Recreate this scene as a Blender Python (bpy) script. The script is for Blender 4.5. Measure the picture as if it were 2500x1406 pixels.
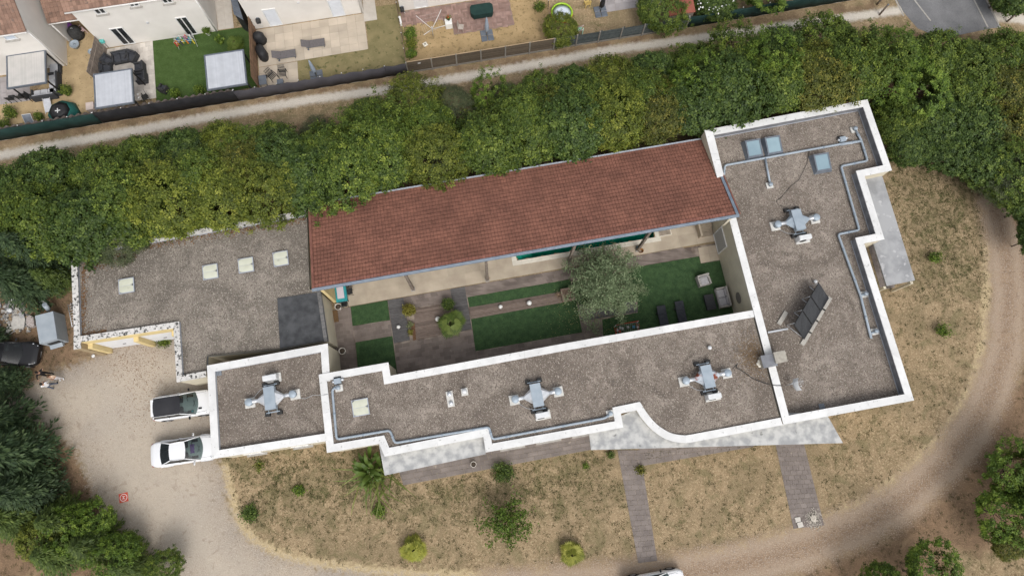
import bpy, bmesh, math, random
import numpy as np
from mathutils import Vector, Matrix
R_ = random.Random(7)
for o in list(bpy.data.objects): bpy.data.objects.remove(o)
SC = bpy.context.scene
COL = SC.collection
rad = math.radians

# ------------------------------------------------------------------ camera
CX, CY, FPX, CAMH = 1250.0, 703.0, 1650.0, 50.0
NADIR = (1220.0, 1100.0)                      # where plumb lines converge in the photograph
_d = np.array([NADIR[0]-CX, -(NADIR[1]-CY), -FPX]); _up = -_d/np.linalg.norm(_d)
_n = np.array([0, 1.0, 0])-_up*_up[1]; _n /= np.linalg.norm(_n); _e = np.cross(_n, _up)
CAMR = np.array([_e, _n, _up])
cam = bpy.data.cameras.new('camera'); camo = bpy.data.objects.new('camera', cam); COL.objects.link(camo)
cam.sensor_fit = 'HORIZONTAL'; cam.sensor_width = 36; cam.lens = 36*FPX/2500
cam.clip_start = 1; cam.clip_end = 2000
camo.matrix_world = Matrix.Translation((0, 0, CAMH)) @ Matrix([list(r) for r in CAMR]).to_4x4()
SC.camera = camo

# ------------------------------------------------------------------ overcast sky and veiled sun
SUN_EL, SUN_AZ = 52, 158                      # compass style: 0 = +Y, 90 = +X
w = bpy.data.worlds.new('World'); SC.world = w; w.use_nodes = True
nt = w.node_tree; nt.nodes.clear()
sky = nt.nodes.new('ShaderNodeTexSky'); sky.sky_type = 'NISHITA'; sky.sun_disc = False
sky.sun_elevation = rad(SUN_EL); sky.sun_rotation = rad(SUN_AZ); sky.dust_density = 4; sky.air_density = 1.0; sky.ozone_density = 1
hs = nt.nodes.new('ShaderNodeHueSaturation'); hs.inputs['Saturation'].default_value = .22
bg = nt.nodes.new('ShaderNodeBackground'); bg.inputs[1].default_value = .15
wo = nt.nodes.new('ShaderNodeOutputWorld')
nt.links.new(sky.outputs[0], hs.inputs['Color']); nt.links.new(hs.outputs[0], bg.inputs[0]); nt.links.new(bg.outputs[0], wo.inputs[0])
sl = bpy.data.lights.new('sun', 'SUN'); sl.energy = .95; sl.angle = rad(34); sl.color = (1, .955, .89)
so = bpy.data.objects.new('sun', sl); COL.objects.link(so)
so.rotation_euler = (rad(90-SUN_EL), 0, rad(180-SUN_AZ)); so.location = (20, -40, 80)
SC.view_settings.view_transform = 'Standard'; SC.view_settings.look = 'None'
SC.view_settings.exposure = 0.32; SC.view_settings.gamma = 1; SC.view_settings.use_curve_mapping = False

# ------------------------------------------------------------------ pixels to places
def W(px, py, z=0.0):
    r = CAMR @ np.array([px-CX, -(py-CY), -FPX]); t = (z-CAMH)/r[2]
    return Vector((r[0]*t, r[1]*t, z))
def WP(pts, z=0.0): return [W(p[0], p[1], z) for p in pts]
def wallhit(px, py, A, B):
    """pixel on an upright wall through ground points A, B -> (metres along AB, height)"""
    r = Vector(CAMR @ np.array([px-CX, -(py-CY), -FPX])); d = (B-A); L = math.hypot(d.x, d.y); u = Vector((d.x/L, d.y/L, 0)); n = Vector((-u.y, u.x, 0))
    o = Vector((0, 0, CAMH)); t = (A-o).dot(n)/r.dot(n); p = o+r*t
    return (p-A).dot(u), p.z
BA = rad(10.4)                                # bearing of the villa's long side
BU = Vector((math.cos(BA), math.sin(BA), 0)); BV = Vector((-math.sin(BA), math.cos(BA), 0))

# ------------------------------------------------------------------ materials
MATS = {}
def mat(name, c1, c2=None, scale=3.0, rough=.8, var=.25, bump=0.0, bscale=None, rnd=0.0, metal=0.0, spots=None, detail=5.0, lo=.35, hi=.65, grain=0.0, gscale=40, coord='pos', stretch=None, spec=.3, spec_attr=None):
    """noise-mottled procedural material; rnd = per-object brightness spread; spots = (colour, scale, threshold)"""
    if name in MATS: return MATS[name]
    m = bpy.data.materials.new(name); m.use_nodes = True; MATS[name] = m
    t = m.node_tree; N = t.nodes; L = t.links; b = N['Principled BSDF']
    b.inputs['Roughness'].default_value = rough; b.inputs['Metallic'].default_value = metal; b.inputs['Specular IOR Level'].default_value = spec
    if coord == 'pos': vec = N.new('ShaderNodeNewGeometry').outputs['Position']
    else: vec = N.new('ShaderNodeTexCoord').outputs['Object']
    if stretch:
        mp = N.new('ShaderNodeMapping'); mp.inputs['Scale'].default_value = stretch; mp.inputs['Rotation'].default_value = (0, 0, -BA if coord == 'pos' else 0); L.new(vec, mp.inputs[0]); vec = mp.outputs[0]
    no = N.new('ShaderNodeTexNoise'); no.inputs['Scale'].default_value = scale; no.inputs['Detail'].default_value = detail; L.new(vec, no.inputs['Vector'])
    mr = N.new('ShaderNodeMapRange'); mr.inputs[1].default_value = lo; mr.inputs[2].default_value = hi; L.new(no.outputs[0], mr.inputs[0])
    mx = N.new('ShaderNodeMix'); mx.data_type = 'RGBA'; L.new(mr.outputs[0], mx.inputs[0])
    if c2 is None: c2 = tuple(min(1, c*(1+var)) for c in c1); c1 = tuple(c*(1-var) for c in c1)
    mx.inputs[6].default_value = (*c1, 1); mx.inputs[7].default_value = (*c2, 1); out = mx.outputs[2]
    if grain:
        vo = N.new('ShaderNodeTexVoronoi'); vo.inputs['Scale'].default_value = gscale; L.new(vec, vo.inputs['Vector'])
        sp = N.new('ShaderNodeSeparateColor'); L.new(vo.outputs['Color'], sp.inputs[0])
        g = N.new('ShaderNodeMapRange'); g.inputs[3].default_value = 1-grain; g.inputs[4].default_value = 1+grain; L.new(sp.outputs[0], g.inputs[0])
        ml = N.new('ShaderNodeMix'); ml.data_type = 'RGBA'; ml.blend_type = 'MULTIPLY'; ml.inputs[0].default_value = 1; L.new(out, ml.inputs[6]); L.new(g.outputs[0], ml.inputs[7]); out = ml.outputs[2]
    if spots:
        for sc, ss, th in spots:
            n2 = N.new('ShaderNodeTexNoise'); n2.inputs['Scale'].default_value = ss; n2.inputs['Detail'].default_value = 4; L.new(vec, n2.inputs['Vector'])
            m2 = N.new('ShaderNodeMapRange'); m2.inputs[1].default_value = th; m2.inputs[2].default_value = th+.09; L.new(n2.outputs[0], m2.inputs[0])
            x2 = N.new('ShaderNodeMix'); x2.data_type = 'RGBA'; L.new(m2.outputs[0], x2.inputs[0]); L.new(out, x2.inputs[6]); x2.inputs[7].default_value = (*sc, 1); out = x2.outputs[2]
    if rnd:
        oi = N.new('ShaderNodeObjectInfo'); m3 = N.new('ShaderNodeMapRange'); m3.inputs[3].default_value = 1-rnd; m3.inputs[4].default_value = 1+rnd; L.new(oi.outputs['Random'], m3.inputs[0])
        ml = N.new('ShaderNodeMix'); ml.data_type = 'RGBA'; ml.blend_type = 'MULTIPLY'; ml.inputs[0].default_value = 1; L.new(out, ml.inputs[6]); L.new(m3.outputs[0], ml.inputs[7]); out = ml.outputs[2]
    L.new(out, b.inputs['Base Color'])
    if bump:
        bn = N.new('ShaderNodeTexNoise'); bn.inputs['Scale'].default_value = bscale or scale*6; bn.inputs['Detail'].default_value = 4; L.new(vec, bn.inputs['Vector'])
        bp = N.new('ShaderNodeBump'); bp.inputs['Strength'].default_value = bump; bp.inputs['Distance'].default_value = .05; L.new(bn.outputs[0], bp.inputs['Height']); L.new(bp.outputs[0], b.inputs['Normal'])
    return m

def leafmat(name, c_dark, c_mid, c_light, rough=.55, tree=.10):
    """leaves: colour from a per-leaf random attribute and a per-tree shift; a little light passes through"""
    if name in MATS: return MATS[name]
    m = bpy.data.materials.new(name); m.use_nodes = True; MATS[name] = m
    t = m.node_tree; N = t.nodes; L = t.links; b = N['Principled BSDF']; b.inputs['Roughness'].default_value = rough; b.inputs['Specular IOR Level'].default_value = .35
    a = N.new('ShaderNodeAttribute'); a.attribute_name = 'leaf'
    cr = N.new('ShaderNodeValToRGB'); cr.color_ramp.elements[0].color = (*c_dark, 1); cr.color_ramp.elements[1].color = (*c_light, 1); e = cr.color_ramp.elements.new(.5); e.color = (*c_mid, 1)
    L.new(a.outputs['Fac'], cr.inputs[0])
    oi = N.new('ShaderNodeObjectInfo'); mr = N.new('ShaderNodeMapRange'); mr.inputs[3].default_value = 1-tree; mr.inputs[4].default_value = 1+tree; L.new(oi.outputs['Random'], mr.inputs[0])
    ml = N.new('ShaderNodeMix'); ml.data_type = 'RGBA'; ml.blend_type = 'MULTIPLY'; ml.inputs[0].default_value = 1; L.new(cr.outputs[0], ml.inputs[6]); L.new(mr.outputs[0], ml.inputs[7])
    L.new(ml.outputs[2], b.inputs['Base Color'])
    tr = N.new('ShaderNodeBsdfTranslucent'); L.new(ml.outputs[2], tr.inputs[0]); ms = N.new('ShaderNodeMixShader'); ms.inputs[0].default_value = .3
    L.new(b.outputs[0], ms.inputs[1]); L.new(tr.outputs[0], ms.inputs[2]); L.new(ms.outputs[0], N['Material Output'].inputs[0])
    return m

def glassmat(name, tint, rough=.04, mixf=.55):
    if name in MATS: return MATS[name]
    m = bpy.data.materials.new(name); m.use_nodes = True; MATS[name] = m
    t = m.node_tree; N = t.nodes; L = t.links; N.remove(N['Principled BSDF'])
    tr = N.new('ShaderNodeBsdfTransparent'); tr.inputs[0].default_value = (*tint, 1); g = N.new('ShaderNodeBsdfGlossy'); g.inputs['Roughness'].default_value = rough
    fr = N.new('ShaderNodeFresnel'); fr.inputs[0].default_value = 1.5
    mr = N.new('ShaderNodeMath'); mr.operation = 'ADD'; mr.inputs[1].default_value = mixf; L.new(fr.outputs[0], mr.inputs[0])
    ms = N.new('ShaderNodeMixShader'); L.new(mr.outputs[0], ms.inputs[0]); L.new(tr.outputs[0], ms.inputs[1]); L.new(g.outputs[0], ms.inputs[2]); L.new(ms.outputs[0], N['Material Output'].inputs[0])
    return m

# ------------------------------------------------------------------ objects
def thing(name, label, cat, loc=(0, 0, 0), rz=0.0, group=None):
    o = bpy.data.objects.new(name, None); COL.objects.link(o); o.empty_display_size = .3
    o.location = loc; o.rotation_euler = (0, 0, rz); o['label'] = label; o['category'] = cat
    if group: o['group'] = group
    return o
def tag(o, label=None, cat=None, group=None, kind=None):
    if label: o['label'] = label
    if cat: o['category'] = cat
    if group: o['group'] = group
    if kind: o['kind'] = kind
    return o
def link(name, me, parent=None, loc=None, rot=None, scale=None):
    o = bpy.data.objects.new(name, me); COL.objects.link(o)
    if parent is not None: o.parent = parent
    if loc is not None: o.location = loc
    if rot is not None: o.rotation_euler = rot
    if scale is not None: o.scale = scale
    return o
def inv(par):
    """world -> local matrix of a thing (or part of a thing: parts sit at identity)"""
    while par is not None and par.parent is not None: par = par.parent
    if par is None: return Matrix.Identity(4)
    return (Matrix.Translation(par.location) @ par.rotation_euler.to_matrix().to_4x4()).inverted()
_uc = {}
def ucube(m):
    if m.name not in _uc:
        me = bpy.data.meshes.new('unit_'+m.name); v = [(x, y, z) for z in (-.5, .5) for y in (-.5, .5) for x in (-.5, .5)]
        me.from_pydata(v, [], [(0, 2, 3, 1), (4, 5, 7, 6), (0, 1, 5, 4), (2, 6, 7, 3), (0, 4, 6, 2), (1, 3, 7, 5)]); me.materials.append(m); _uc[m.name] = me
    return _uc[m.name]
def bpiece(name, c, s, m, par=None, rz=0.0, rx=0.0, ry=0.0):
    return link(name, ucube(m), par, c, (rx, ry, rz), s)

class MB:
    def __init__(s): s.v = []; s.f = []; s.m = []; s.sm = []
    def add(s, vs, fs, mi=0, smooth=False):
        k = len(s.v); s.v += [tuple(v) for v in vs]
        for f in fs: s.f.append(tuple(i+k for i in f)); s.m.append(mi); s.sm.append(smooth)
        return s
    def box(s, c, d, rz=0.0, rx=0.0, ry=0.0, mi=0, bev=0.0):
        M = Matrix.Translation(c) @ (Matrix.Rotation(rz, 4, 'Z') @ Matrix.Rotation(ry, 4, 'Y') @ Matrix.Rotation(rx, 4, 'X'))
        x, y, z = d[0]/2, d[1]/2, d[2]/2
        if bev <= 0:
            vs = [M @ Vector((a*x, b*y, e*z)) for e in (-1, 1) for b in (-1, 1) for a in (-1, 1)]
            return s.add(vs, [(0, 2, 3, 1), (4, 5, 7, 6), (0, 1, 5, 4), (2, 6, 7, 3), (0, 4, 6, 2), (1, 3, 7, 5)], mi)
        b = min(bev, x*.9, y*.9, z*.9); ring = lambda ix, iy, zz: [M @ Vector((px, py, zz)) for px, py in ((ix-b, -iy), (ix, -iy+b), (ix, iy-b), (ix-b, iy), (-ix+b, iy), (-ix, iy-b), (-ix, -iy+b), (-ix+b, -iy))]
        rs = [ring(x-b, y-b, -z), ring(x, y, -z+b), ring(x, y, z-b), ring(x-b, y-b, z)]
        vs = sum(rs, []); fs = [tuple(range(7, -1, -1)), tuple(range(24, 32))]
        for k in range(3):
            for i in range(8): j = (i+1) % 8; fs.append((k*8+i, k*8+j, k*8+8+j, k*8+8+i))
        return s.add(vs, fs, mi)
    def prism(s, poly, z0, z1, mi=0, cap=True):
        n = len(poly); vs = [(p[0], p[1], z0) for p in poly]+[(p[0], p[1], z1) for p in poly]
        fs = [(i, (i+1) % n, n+(i+1) % n, n+i) for i in range(n)]
        if cap: fs += [tuple(range(n, 2*n)), tuple(range(n-1, -1, -1))]
        return s.add(vs, fs, mi)
    def hexa(s, b, t, mi=0):
        return s.add(list(b)+list(t), [(3, 2, 1, 0), (4, 5, 6, 7), (0, 1, 5, 4), (1, 2, 6, 5), (2, 3, 7, 6), (3, 0, 4, 7)], mi)
    def tube(s, pts, r, n=8, mi=0, caps=True, smooth=True):
        pts = [Vector(p) for p in pts]; rs = r if isinstance(r, (list, tuple)) else [r]*len(pts); vs = []; ref = None
        for i, p in enumerate(pts):
            d = (pts[min(i+1, len(pts)-1)]-pts[max(i-1, 0)]); d = d.normalized() if d.length > 1e-9 else Vector((0, 0, 1))
            if ref is None: ref = d.orthogonal().normalized()
            ref = (ref-d*ref.dot(d)); ref = ref.normalized() if ref.length > 1e-6 else d.orthogonal().normalized(); q = d.cross(ref)
            # widen at bends so that the tube keeps its thickness
            k = 1.0
            if 0 < i < len(pts)-1:
                a = (pts[i]-pts[i-1]).normalized(); c = max(.35, math.sqrt(max(0, (1+a.dot((pts[i+1]-pts[i]).normalized()))/2))); k = min(1.4, 1/c)
            for j in range(n): t = 2*math.pi*j/n; vs.append(p+(ref*math.cos(t)+q*math.sin(t))*rs[i]*(k if n > 4 else 1))
        fs = []
        for i in range(len(pts)-1):
            for j in range(n): fs.append((i*n+j, i*n+(j+1) % n, (i+1)*n+(j+1) % n, (i+1)*n+j))
        s.add(vs, fs, mi, smooth); k = len(s.v)-len(vs)
        if caps:
            s.f += [tuple(k+j for j in range(n-1, -1, -1)), tuple(k+(len(pts)-1)*n+j for j in range(n))]; s.m += [mi, mi]; s.sm += [False, False]
        return s
    def lathe(s, prof, c=(0, 0, 0), n=16, mi=0, smooth=True, cap=True):
        vs = [(c[0]+r*math.cos(2*math.pi*j/n), c[1]+r*math.sin(2*math.pi*j/n), c[2]+z) for r, z in prof for j in range(n)]; fs = []
        for i in range(len(prof)-1):
            for j in range(n): fs.append((i*n+j, i*n+(j+1) % n, (i+1)*n+(j+1) % n, (i+1)*n+j))
        s.add(vs, fs, mi, smooth)
        k = len(s.v)-len(vs)
        if not cap: return s
        if prof[-1][0] > 1e-4: s.f.append(tuple(k+(len(prof)-1)*n+j for j in range(n))); s.m.append(mi); s.sm.append(False)
        if prof[0][0] > 1e-4: s.f.append(tuple(k+j for j in range(n-1, -1, -1))); s.m.append(mi); s.sm.append(False)
        return s
    def ball(s, c, r, mi=0, n=14, sq=(1, 1, 1)):
        prof = [(max(1e-5, math.sin(math.pi*i/8)), -math.cos(math.pi*i/8)) for i in range(9)]; k = len(s.v)
        s.lathe(prof, (0, 0, 0), n, mi)
        for i in range(k, len(s.v)): v = s.v[i]; s.v[i] = (c[0]+v[0]*r*sq[0], c[1]+v[1]*r*sq[1], c[2]+v[2]*r*sq[2])
        return s
    def build(s, name, m, par=None, world=False, loc=None):
        me = bpy.data.meshes.new(name); vs = s.v
        if world and par is not None: M = inv(par); vs = [M @ Vector(v) for v in vs]
        if loc is not None: vs = [(v[0]-loc[0], v[1]-loc[1], v[2]-loc[2]) for v in vs]
        me.from_pydata([tuple(v) for v in vs], [], s.f)
        for x in (m if isinstance(m, (list, tuple)) else [m]): me.materials.append(x)
        me.polygons.foreach_set('material_index', s.m); me.polygons.foreach_set('use_smooth', s.sm); me.update()
        o = link(name, me, par)
        if loc is not None: o.location = loc
        return o

def rawmesh(name, V, F, m, attr=None):
    """V (n,3) float, F (k,4) int quads, numpy"""
    me = bpy.data.meshes.new(name); n = len(V); k = len(F)
    me.vertices.add(n); me.vertices.foreach_set('co', np.asarray(V, np.float32).ravel()); c = F.shape[1]
    me.loops.add(k*c); me.loops.foreach_set('vertex_index', np.asarray(F, np.int32).ravel())
    me.polygons.add(k); me.polygons.foreach_set('loop_start', np.arange(k, dtype=np.int32)*c); me.polygons.foreach_set('loop_total', np.full(k, c, np.int32))
    me.update(calc_edges=True); me.materials.append(m)
    if attr is not None:
        for an, (dom, val) in attr.items():
            a = me.attributes.new(an, 'FLOAT', dom); a.data.foreach_set('value', np.asarray(val, np.float32))
    return me

def inset(poly, d):
    """offset a closed polygon inwards (poly counter-clockwise) by d (number or list per edge)"""
    n = len(poly); ds = d if isinstance(d, (list, tuple)) else [d]*n; out = []
    for i in range(n):
        p0, p1, p2 = poly[i-1], poly[i], poly[(i+1) % n]
        a = Vector((p1[0]-p0[0], p1[1]-p0[1])).normalized(); b = Vector((p2[0]-p1[0], p2[1]-p1[1])).normalized()
        na = Vector((-a.y, a.x)); nb = Vector((-b.y, b.x)); da, db = ds[i-1], ds[i]; q = Vector((p1[0], p1[1]))
        cr = a.x*b.y-a.y*b.x
        if abs(cr) < .02 or (abs(cr) < .2 and abs(da-db) > .1): out.append(q+(na+nb).normalized()*max(da, db)); continue
        A0 = q+na*da; B0 = q+nb*db; t = ((B0.x-A0.x)*b.y-(B0.y-A0.y)*b.x)/cr; out.append(A0+a*t)
    return out
def ccw(poly):
    a = sum(poly[i-1][0]*poly[i][1]-poly[i][0]*poly[i-1][1] for i in range(len(poly)))
    return list(poly) if a > 0 else list(reversed(poly))
def lerp(a, b, t): return a+(b-a)*t

def grid_pieces(par, q, nu, nv, name, m, gap=.008, h=.02, bond=0.0, tilt=0.0, jit=0.0, limit=300, order=None, world=True, sub=1, drop=0.0, stuffname=None, gapv=None):
    """fill a world-space quad q (4 corners) with nu x nv separate slabs lying on it; past the limit the rest are one joined part"""
    q = [Vector(p) for p in q]; nrm = (q[1]-q[0]).cross(q[3]-q[0]).normalized()
    if nrm.z < 0: nrm = -nrm
    Lu = ((q[1]-q[0]).length+(q[2]-q[3]).length)/2; Lv = ((q[3]-q[0]).length+(q[2]-q[1]).length)/2; gu = gap/Lu; gv = (gap if gapv is None else gapv)/Lv
    P = lambda u, v: lerp(lerp(q[0], q[1], u), lerp(q[3], q[2], u), v)
    cells = []
    for j in range(nv):
        off = (bond*(j % 2))/nu; us = [0]+[x for x in (i/nu+off for i in range(0, nu+1)) if 1e-6 < x < 1-1e-6]+[1]
        for a, b in zip(us[:-1], us[1:]): cells.append((a, b, j/nv, (j+1)/nv))
    if order: cells.sort(key=order)
    M = inv(par) if world else Matrix.Identity(4); rest = MB(); nn = 0
    for a, b, c, d in cells:
        if drop and R_.random() < drop: continue
        a0, b0, c0, d0 = a+gu/2, b-gu/2, c+gv/2, d-gv/2
        k = R_.uniform(-jit, jit); t0 = h+k+tilt; t1 = h+k
        lo = [P(a0, c0), P(b0, c0), P(b0, d0), P(a0, d0)]; hi = [lo[0]+nrm*t0, lo[1]+nrm*(t0+R_.uniform(-jit, jit)*.5), lo[2]+nrm*t1, lo[3]+nrm*t1]
        lo = [M @ x for x in lo]; hi = [M @ x for x in hi]
        if nn < limit:
            mb = MB(); c_ = sum(lo, Vector())/4; mb.hexa([x-c_ for x in lo], [x-c_ for x in hi]); o = mb.build(name, m, par); o.location = c_
        else: rest.hexa(lo, hi)
        nn += 1
    if rest.f:
        o = rest.build(stuffname or (name+'_field'), m, par); o['kind'] = 'stuff'
def sheet(name, poly, z, m, kind='structure', th=.0, par=None):
    """flat sheet from world points at height z (with skirt down to z-th)"""
    p = ccw([(a[0], a[1]) for a in poly]); mb = MB(); n = len(p)
    mb.add([(x, y, z) for x, y in p], [tuple(range(n))])
    if th: mb.add([(x, y, z-th) for x, y in p]+[(x, y, z) for x, y in p], [(i, (i+1) % n, n+(i+1) % n, n+i) for i in range(n)])
    o = mb.build(name, m, par, world=par is not None)
    if par is None and kind: o['kind'] = kind
    return o
# ================================================================== TERRAIN
def terrain_mat():
    m = bpy.data.materials.new('terrain'); m.use_nodes = True; t = m.node_tree; N = t.nodes; L = t.links; b = N['Principled BSDF']; b.inputs['Roughness'].default_value = .95; b.inputs['Specular IOR Level'].default_value = .1
    pos = N.new('ShaderNodeNewGeometry').outputs['Position']
    def noise(s, d=5, dist=0.0):
        n = N.new('ShaderNodeTexNoise'); n.inputs['Scale'].default_value = s; n.inputs['Detail'].default_value = d; n.inputs['Distortion'].default_value = dist; L.new(pos, n.inputs['Vector']); return n.outputs[0]
    def vor(s):
        v = N.new('ShaderNodeTexVoronoi'); v.inputs['Scale'].default_value = s; L.new(pos, v.inputs['Vector']); sp = N.new('ShaderNodeSeparateColor'); L.new(v.outputs['Color'], sp.inputs[0]); return sp.outputs[0]
    def mr(x, a, c, o0=0.0, o1=1.0, smooth=False):
        n = N.new('ShaderNodeMapRange'); n.inputs[1].default_value = a; n.inputs[2].default_value = c; n.inputs[3].default_value = o0; n.inputs[4].default_value = o1
        if smooth: n.interpolation_type = 'SMOOTHSTEP'
        L.new(x, n.inputs[0]); return n.outputs[0]
    def math2(op, x, y):
        n = N.new('ShaderNodeMath'); n.operation = op
        for i, q in enumerate((x, y)):
            if isinstance(q, (int, float)): n.inputs[i].default_value = q
            else: L.new(q, n.inputs[i])
        return n.outputs[0]
    def mix(f, a, c, bl='MIX'):
        n = N.new('ShaderNodeMix'); n.data_type = 'RGBA'; n.blend_type = bl
        if isinstance(f, (int, float)): n.inputs[0].default_value = f
        else: L.new(f, n.inputs[0])
        for i, q in ((6, a), (7, c)):
            if isinstance(q, tuple): n.inputs[i].default_value = (*q, 1)
            else: L.new(q, n.inputs[i])
        return n.outputs[2]
    def att(n):
        a = N.new('ShaderNodeAttribute'); a.attribute_name = n; return a.outputs['Fac']
    n_big = noise(.22, 4); n_mid = noise(.9, 5, .6); n_sm = noise(3.2, 5); n_fine = noise(11, 4); n_vf = noise(30, 3)
    # dry lawn: straw, bare soil, dull green tufts
    g = mix(mr(n_mid, .36, .64), (.335, .248, .152), (.268, .197, .118))
    g = mix(mr(noise(6.5, 5, .4), .50, .66), g, (.435, .335, .21)); g = mix(mr(noise(.35, 5, 1.2), .48, .60), g, mix(.5, g, (.205, .160, .095))); g = mix(mr(noise(.6, 6, 1.0), .54, .66), g, mix(.55, g, (.155, .140, .070)))
    gr = math2('ADD', math2('MULTIPLY', att('green'), .10), math2('ADD', math2('MULTIPLY', n_mid, .34), math2('ADD', math2('MULTIPLY', noise(9.0, 4, .8), .46), math2('MULTIPLY', noise(2.0, 3, .5), .28))))
    g = mix(mr(gr, .575, .68), g, (.145, .125, .062)); g = mix(mr(gr, .66, .77), g, (.062, .072, .026))
    g = mix(mr(n_vf, .53, .66), g, mix(.6, g, (.10, .075, .04))); g = mix(mr(noise(17, 3), .58, .70), g, mix(.5, g, (.46, .37, .24)))
    # bare brown earth and needle litter under the trees
    d = mix(mr(n_mid, .35, .65), (.235, .155, .098), (.165, .112, .072)); d = mix(mr(n_fine, .52, .68), d, (.28, .19, .115))
    e = math2('ADD', att('dirt'), math2('MULTIPLY', math2('SUBTRACT', n_mid, .5), 2.6)); g = mix(mr(e, -.6, .7, smooth=True), g, d)
    # straw-coloured trodden rim
    s = mix(mr(n_fine, .4, .65), (.50, .40, .245), (.40, .31, .18)); e = math2('ADD', att('sand'), math2('MULTIPLY', math2('SUBTRACT', n_sm, .5), 1.3)); g = mix(mr(e, -.15, .35, smooth=True), g, s)
    # pale limestone grit of the drive
    k = mix(mr(n_mid, .3, .7), (.435, .365, .29), (.36, .305, .245)); k = mix(mr(n_big, .42, .62), k, (.335, .29, .245)); k = mix(mr(n_sm, .56, .72), k, (.29, .24, .19)); k = mix(mr(vor(30), .84, 1), k, (.52, .46, .39)); k = mix(mr(vor(27), .90, 1), k, (.20, .16, .125))
    k = mix(mr(math2('ADD', att('drive'), math2('MULTIPLY', n_mid, 2.0)), 1.6, 3.4), k, mix(.5, k, (.50, .44, .365))); k = mix(mr(noise(1.6, 6, 1.4), .60, .72), k, mix(.45, k, (.22, .165, .12))); e = math2('ADD', att('drive'), math2('ADD', math2('MULTIPLY', math2('SUBTRACT', n_sm, .5), 1.8), math2('MULTIPLY', math2('SUBTRACT', n_fine, .5), 1.0))); g = mix(mr(e, -.35, .5, smooth=True), g, k)
    # wheel track: grey-brown grit with darker strip
    q = mix(mr(n_mid, .35, .65), (.31, .225, .155), (.245, .172, .118)); q = mix(mr(n_sm, .5, .7), q, (.205, .14, .096)); q = mix(mr(n_fine, .55, .7), q, (.42, .34, .26)); q = mix(mr(vor(24), .86, 1), q, (.36, .32, .28))
    q = mix(mr(math2('ADD', att('rut'), math2('ADD', math2('MULTIPLY', math2('SUBTRACT', n_mid, .5), 1.6), math2('MULTIPLY', math2('SUBTRACT', n_fine, .5), 1.4))), -.5, .5, smooth=True), q, mix(.55, q, (.42, .335, .255)))
    e = math2('ADD', att('track'), math2('ADD', math2('MULTIPLY', math2('SUBTRACT', n_mid, .5), 1.3), math2('MULTIPLY', math2('SUBTRACT', n_fine, .5), 1.4))); g = mix(mr(e, -.6, .6, smooth=True), g, q)
    # white footpath
    h = mix(mr(n_fine, .35, .65), (.66, .61, .54), (.55, .50, .43)); e = math2('ADD', att('path'), math2('ADD', math2('MULTIPLY', math2('SUBTRACT', n_sm, .5), .5), math2('MULTIPLY', math2('SUBTRACT', n_fine, .5), .4))); g = mix(mr(e, -.22, .28, smooth=True), g, h)
    L.new(g, b.inputs['Base Color'])
    bp = N.new('ShaderNodeBump'); bp.inputs['Strength'].default_value = .6; bp.inputs['Distance'].default_value = .05; L.new(math2('ADD', n_fine, math2('MULTIPLY', n_vf, .6)), bp.inputs['Height']); L.new(bp.outputs[0], b.inputs['Normal'])
    return m
def sd_line(X, Y, pts):
    d = np.full(X.shape, 1e9)
    for a, b in zip(pts[:-1], pts[1:]):
        vx, vy = b[0]-a[0], b[1]-a[1]; t = np.clip(((X-a[0])*vx+(Y-a[1])*vy)/(vx*vx+vy*vy+1e-9), 0, 1); d = np.minimum(d, np.hypot(X-a[0]-t*vx, Y-a[1]-t*vy))
    return d
def sd_poly(X, Y, pts):
    d = sd_line(X, Y, pts+[pts[0]]); ins = np.zeros(X.shape, bool)
    for i in range(len(pts)):
        a, b = pts[i-1], pts[i]
        if a[1] == b[1]: continue
        c = ((a[1] > Y) != (b[1] > Y)) & (X < (b[0]-a[0])*(Y-a[1])/(b[1]-a[1])+a[0]); ins ^= c
    return np.where(ins, d, -d)
GX0, GX1, GY0, GY1, GS = -50.0, 54.0, -16.0, 46.0, .2
xs = np.arange(GX0, GX1+1e-6, GS); ys = np.arange(GY0, GY1+1e-6, GS); X, Y = np.meshgrid(xs, ys)
DRIVE = WP([(-20, 1000), (40, 955), (110, 915), (215, 878), (300, 838), (440, 812), (520, 880), (528, 1115), (548, 1150), (560, 1230), (590, 1300), (660, 1350), (770, 1380), (920, 1398), (1130, 1412), (1260, 1420), (1260, 1500), (500, 1500), (380, 1372), (290, 1300), (240, 1240), (215, 1180), (185, 1105), (120, 1050), (30, 1015)])
TRACK = WP([(1200, 1445), (1450, 1430), (1650, 1405), (1800, 1380), (1950, 1342), (2090, 1290), (2210, 1220), (2310, 1130), (2385, 1035), (2425, 950), (2455, 850), (2465, 720), (2455, 600), (2430, 500)])
RIM = WP([(548, 1140), (562, 1200), (582, 1270), (625, 1325), (700, 1358), (800, 1380), (960, 1398), (1250, 1410), (1480, 1400), (1680, 1368), (1850, 1330), (1990, 1285), (2120, 1222), (2230, 1140), (2320, 1040), (2375, 940), (2400, 840), (2412, 700), (2412, 600)])
PATH = WP([(-60, 392), (0, 380), (150, 352), (300, 325), (500, 288), (750, 245), (1000, 212), (1250, 168), (1500, 122), (1750, 88), (1950, 60), (2150, 33), (2200, 26)])
PATH2 = WP([(2425, 40), (2470, 44), (2560, 58)])
d_drive = sd_poly(X, Y, DRIVE); d_track = 1.5-sd_line(X, Y, TRACK)
d_rut = np.maximum(.36-np.abs(sd_line(X, Y, TRACK)-.85), -2)
d_rim = .42-sd_line(X, Y, RIM)
d_path = np.maximum(.40-sd_line(X, Y, PATH), .5-sd_line(X, Y, PATH2))
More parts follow.
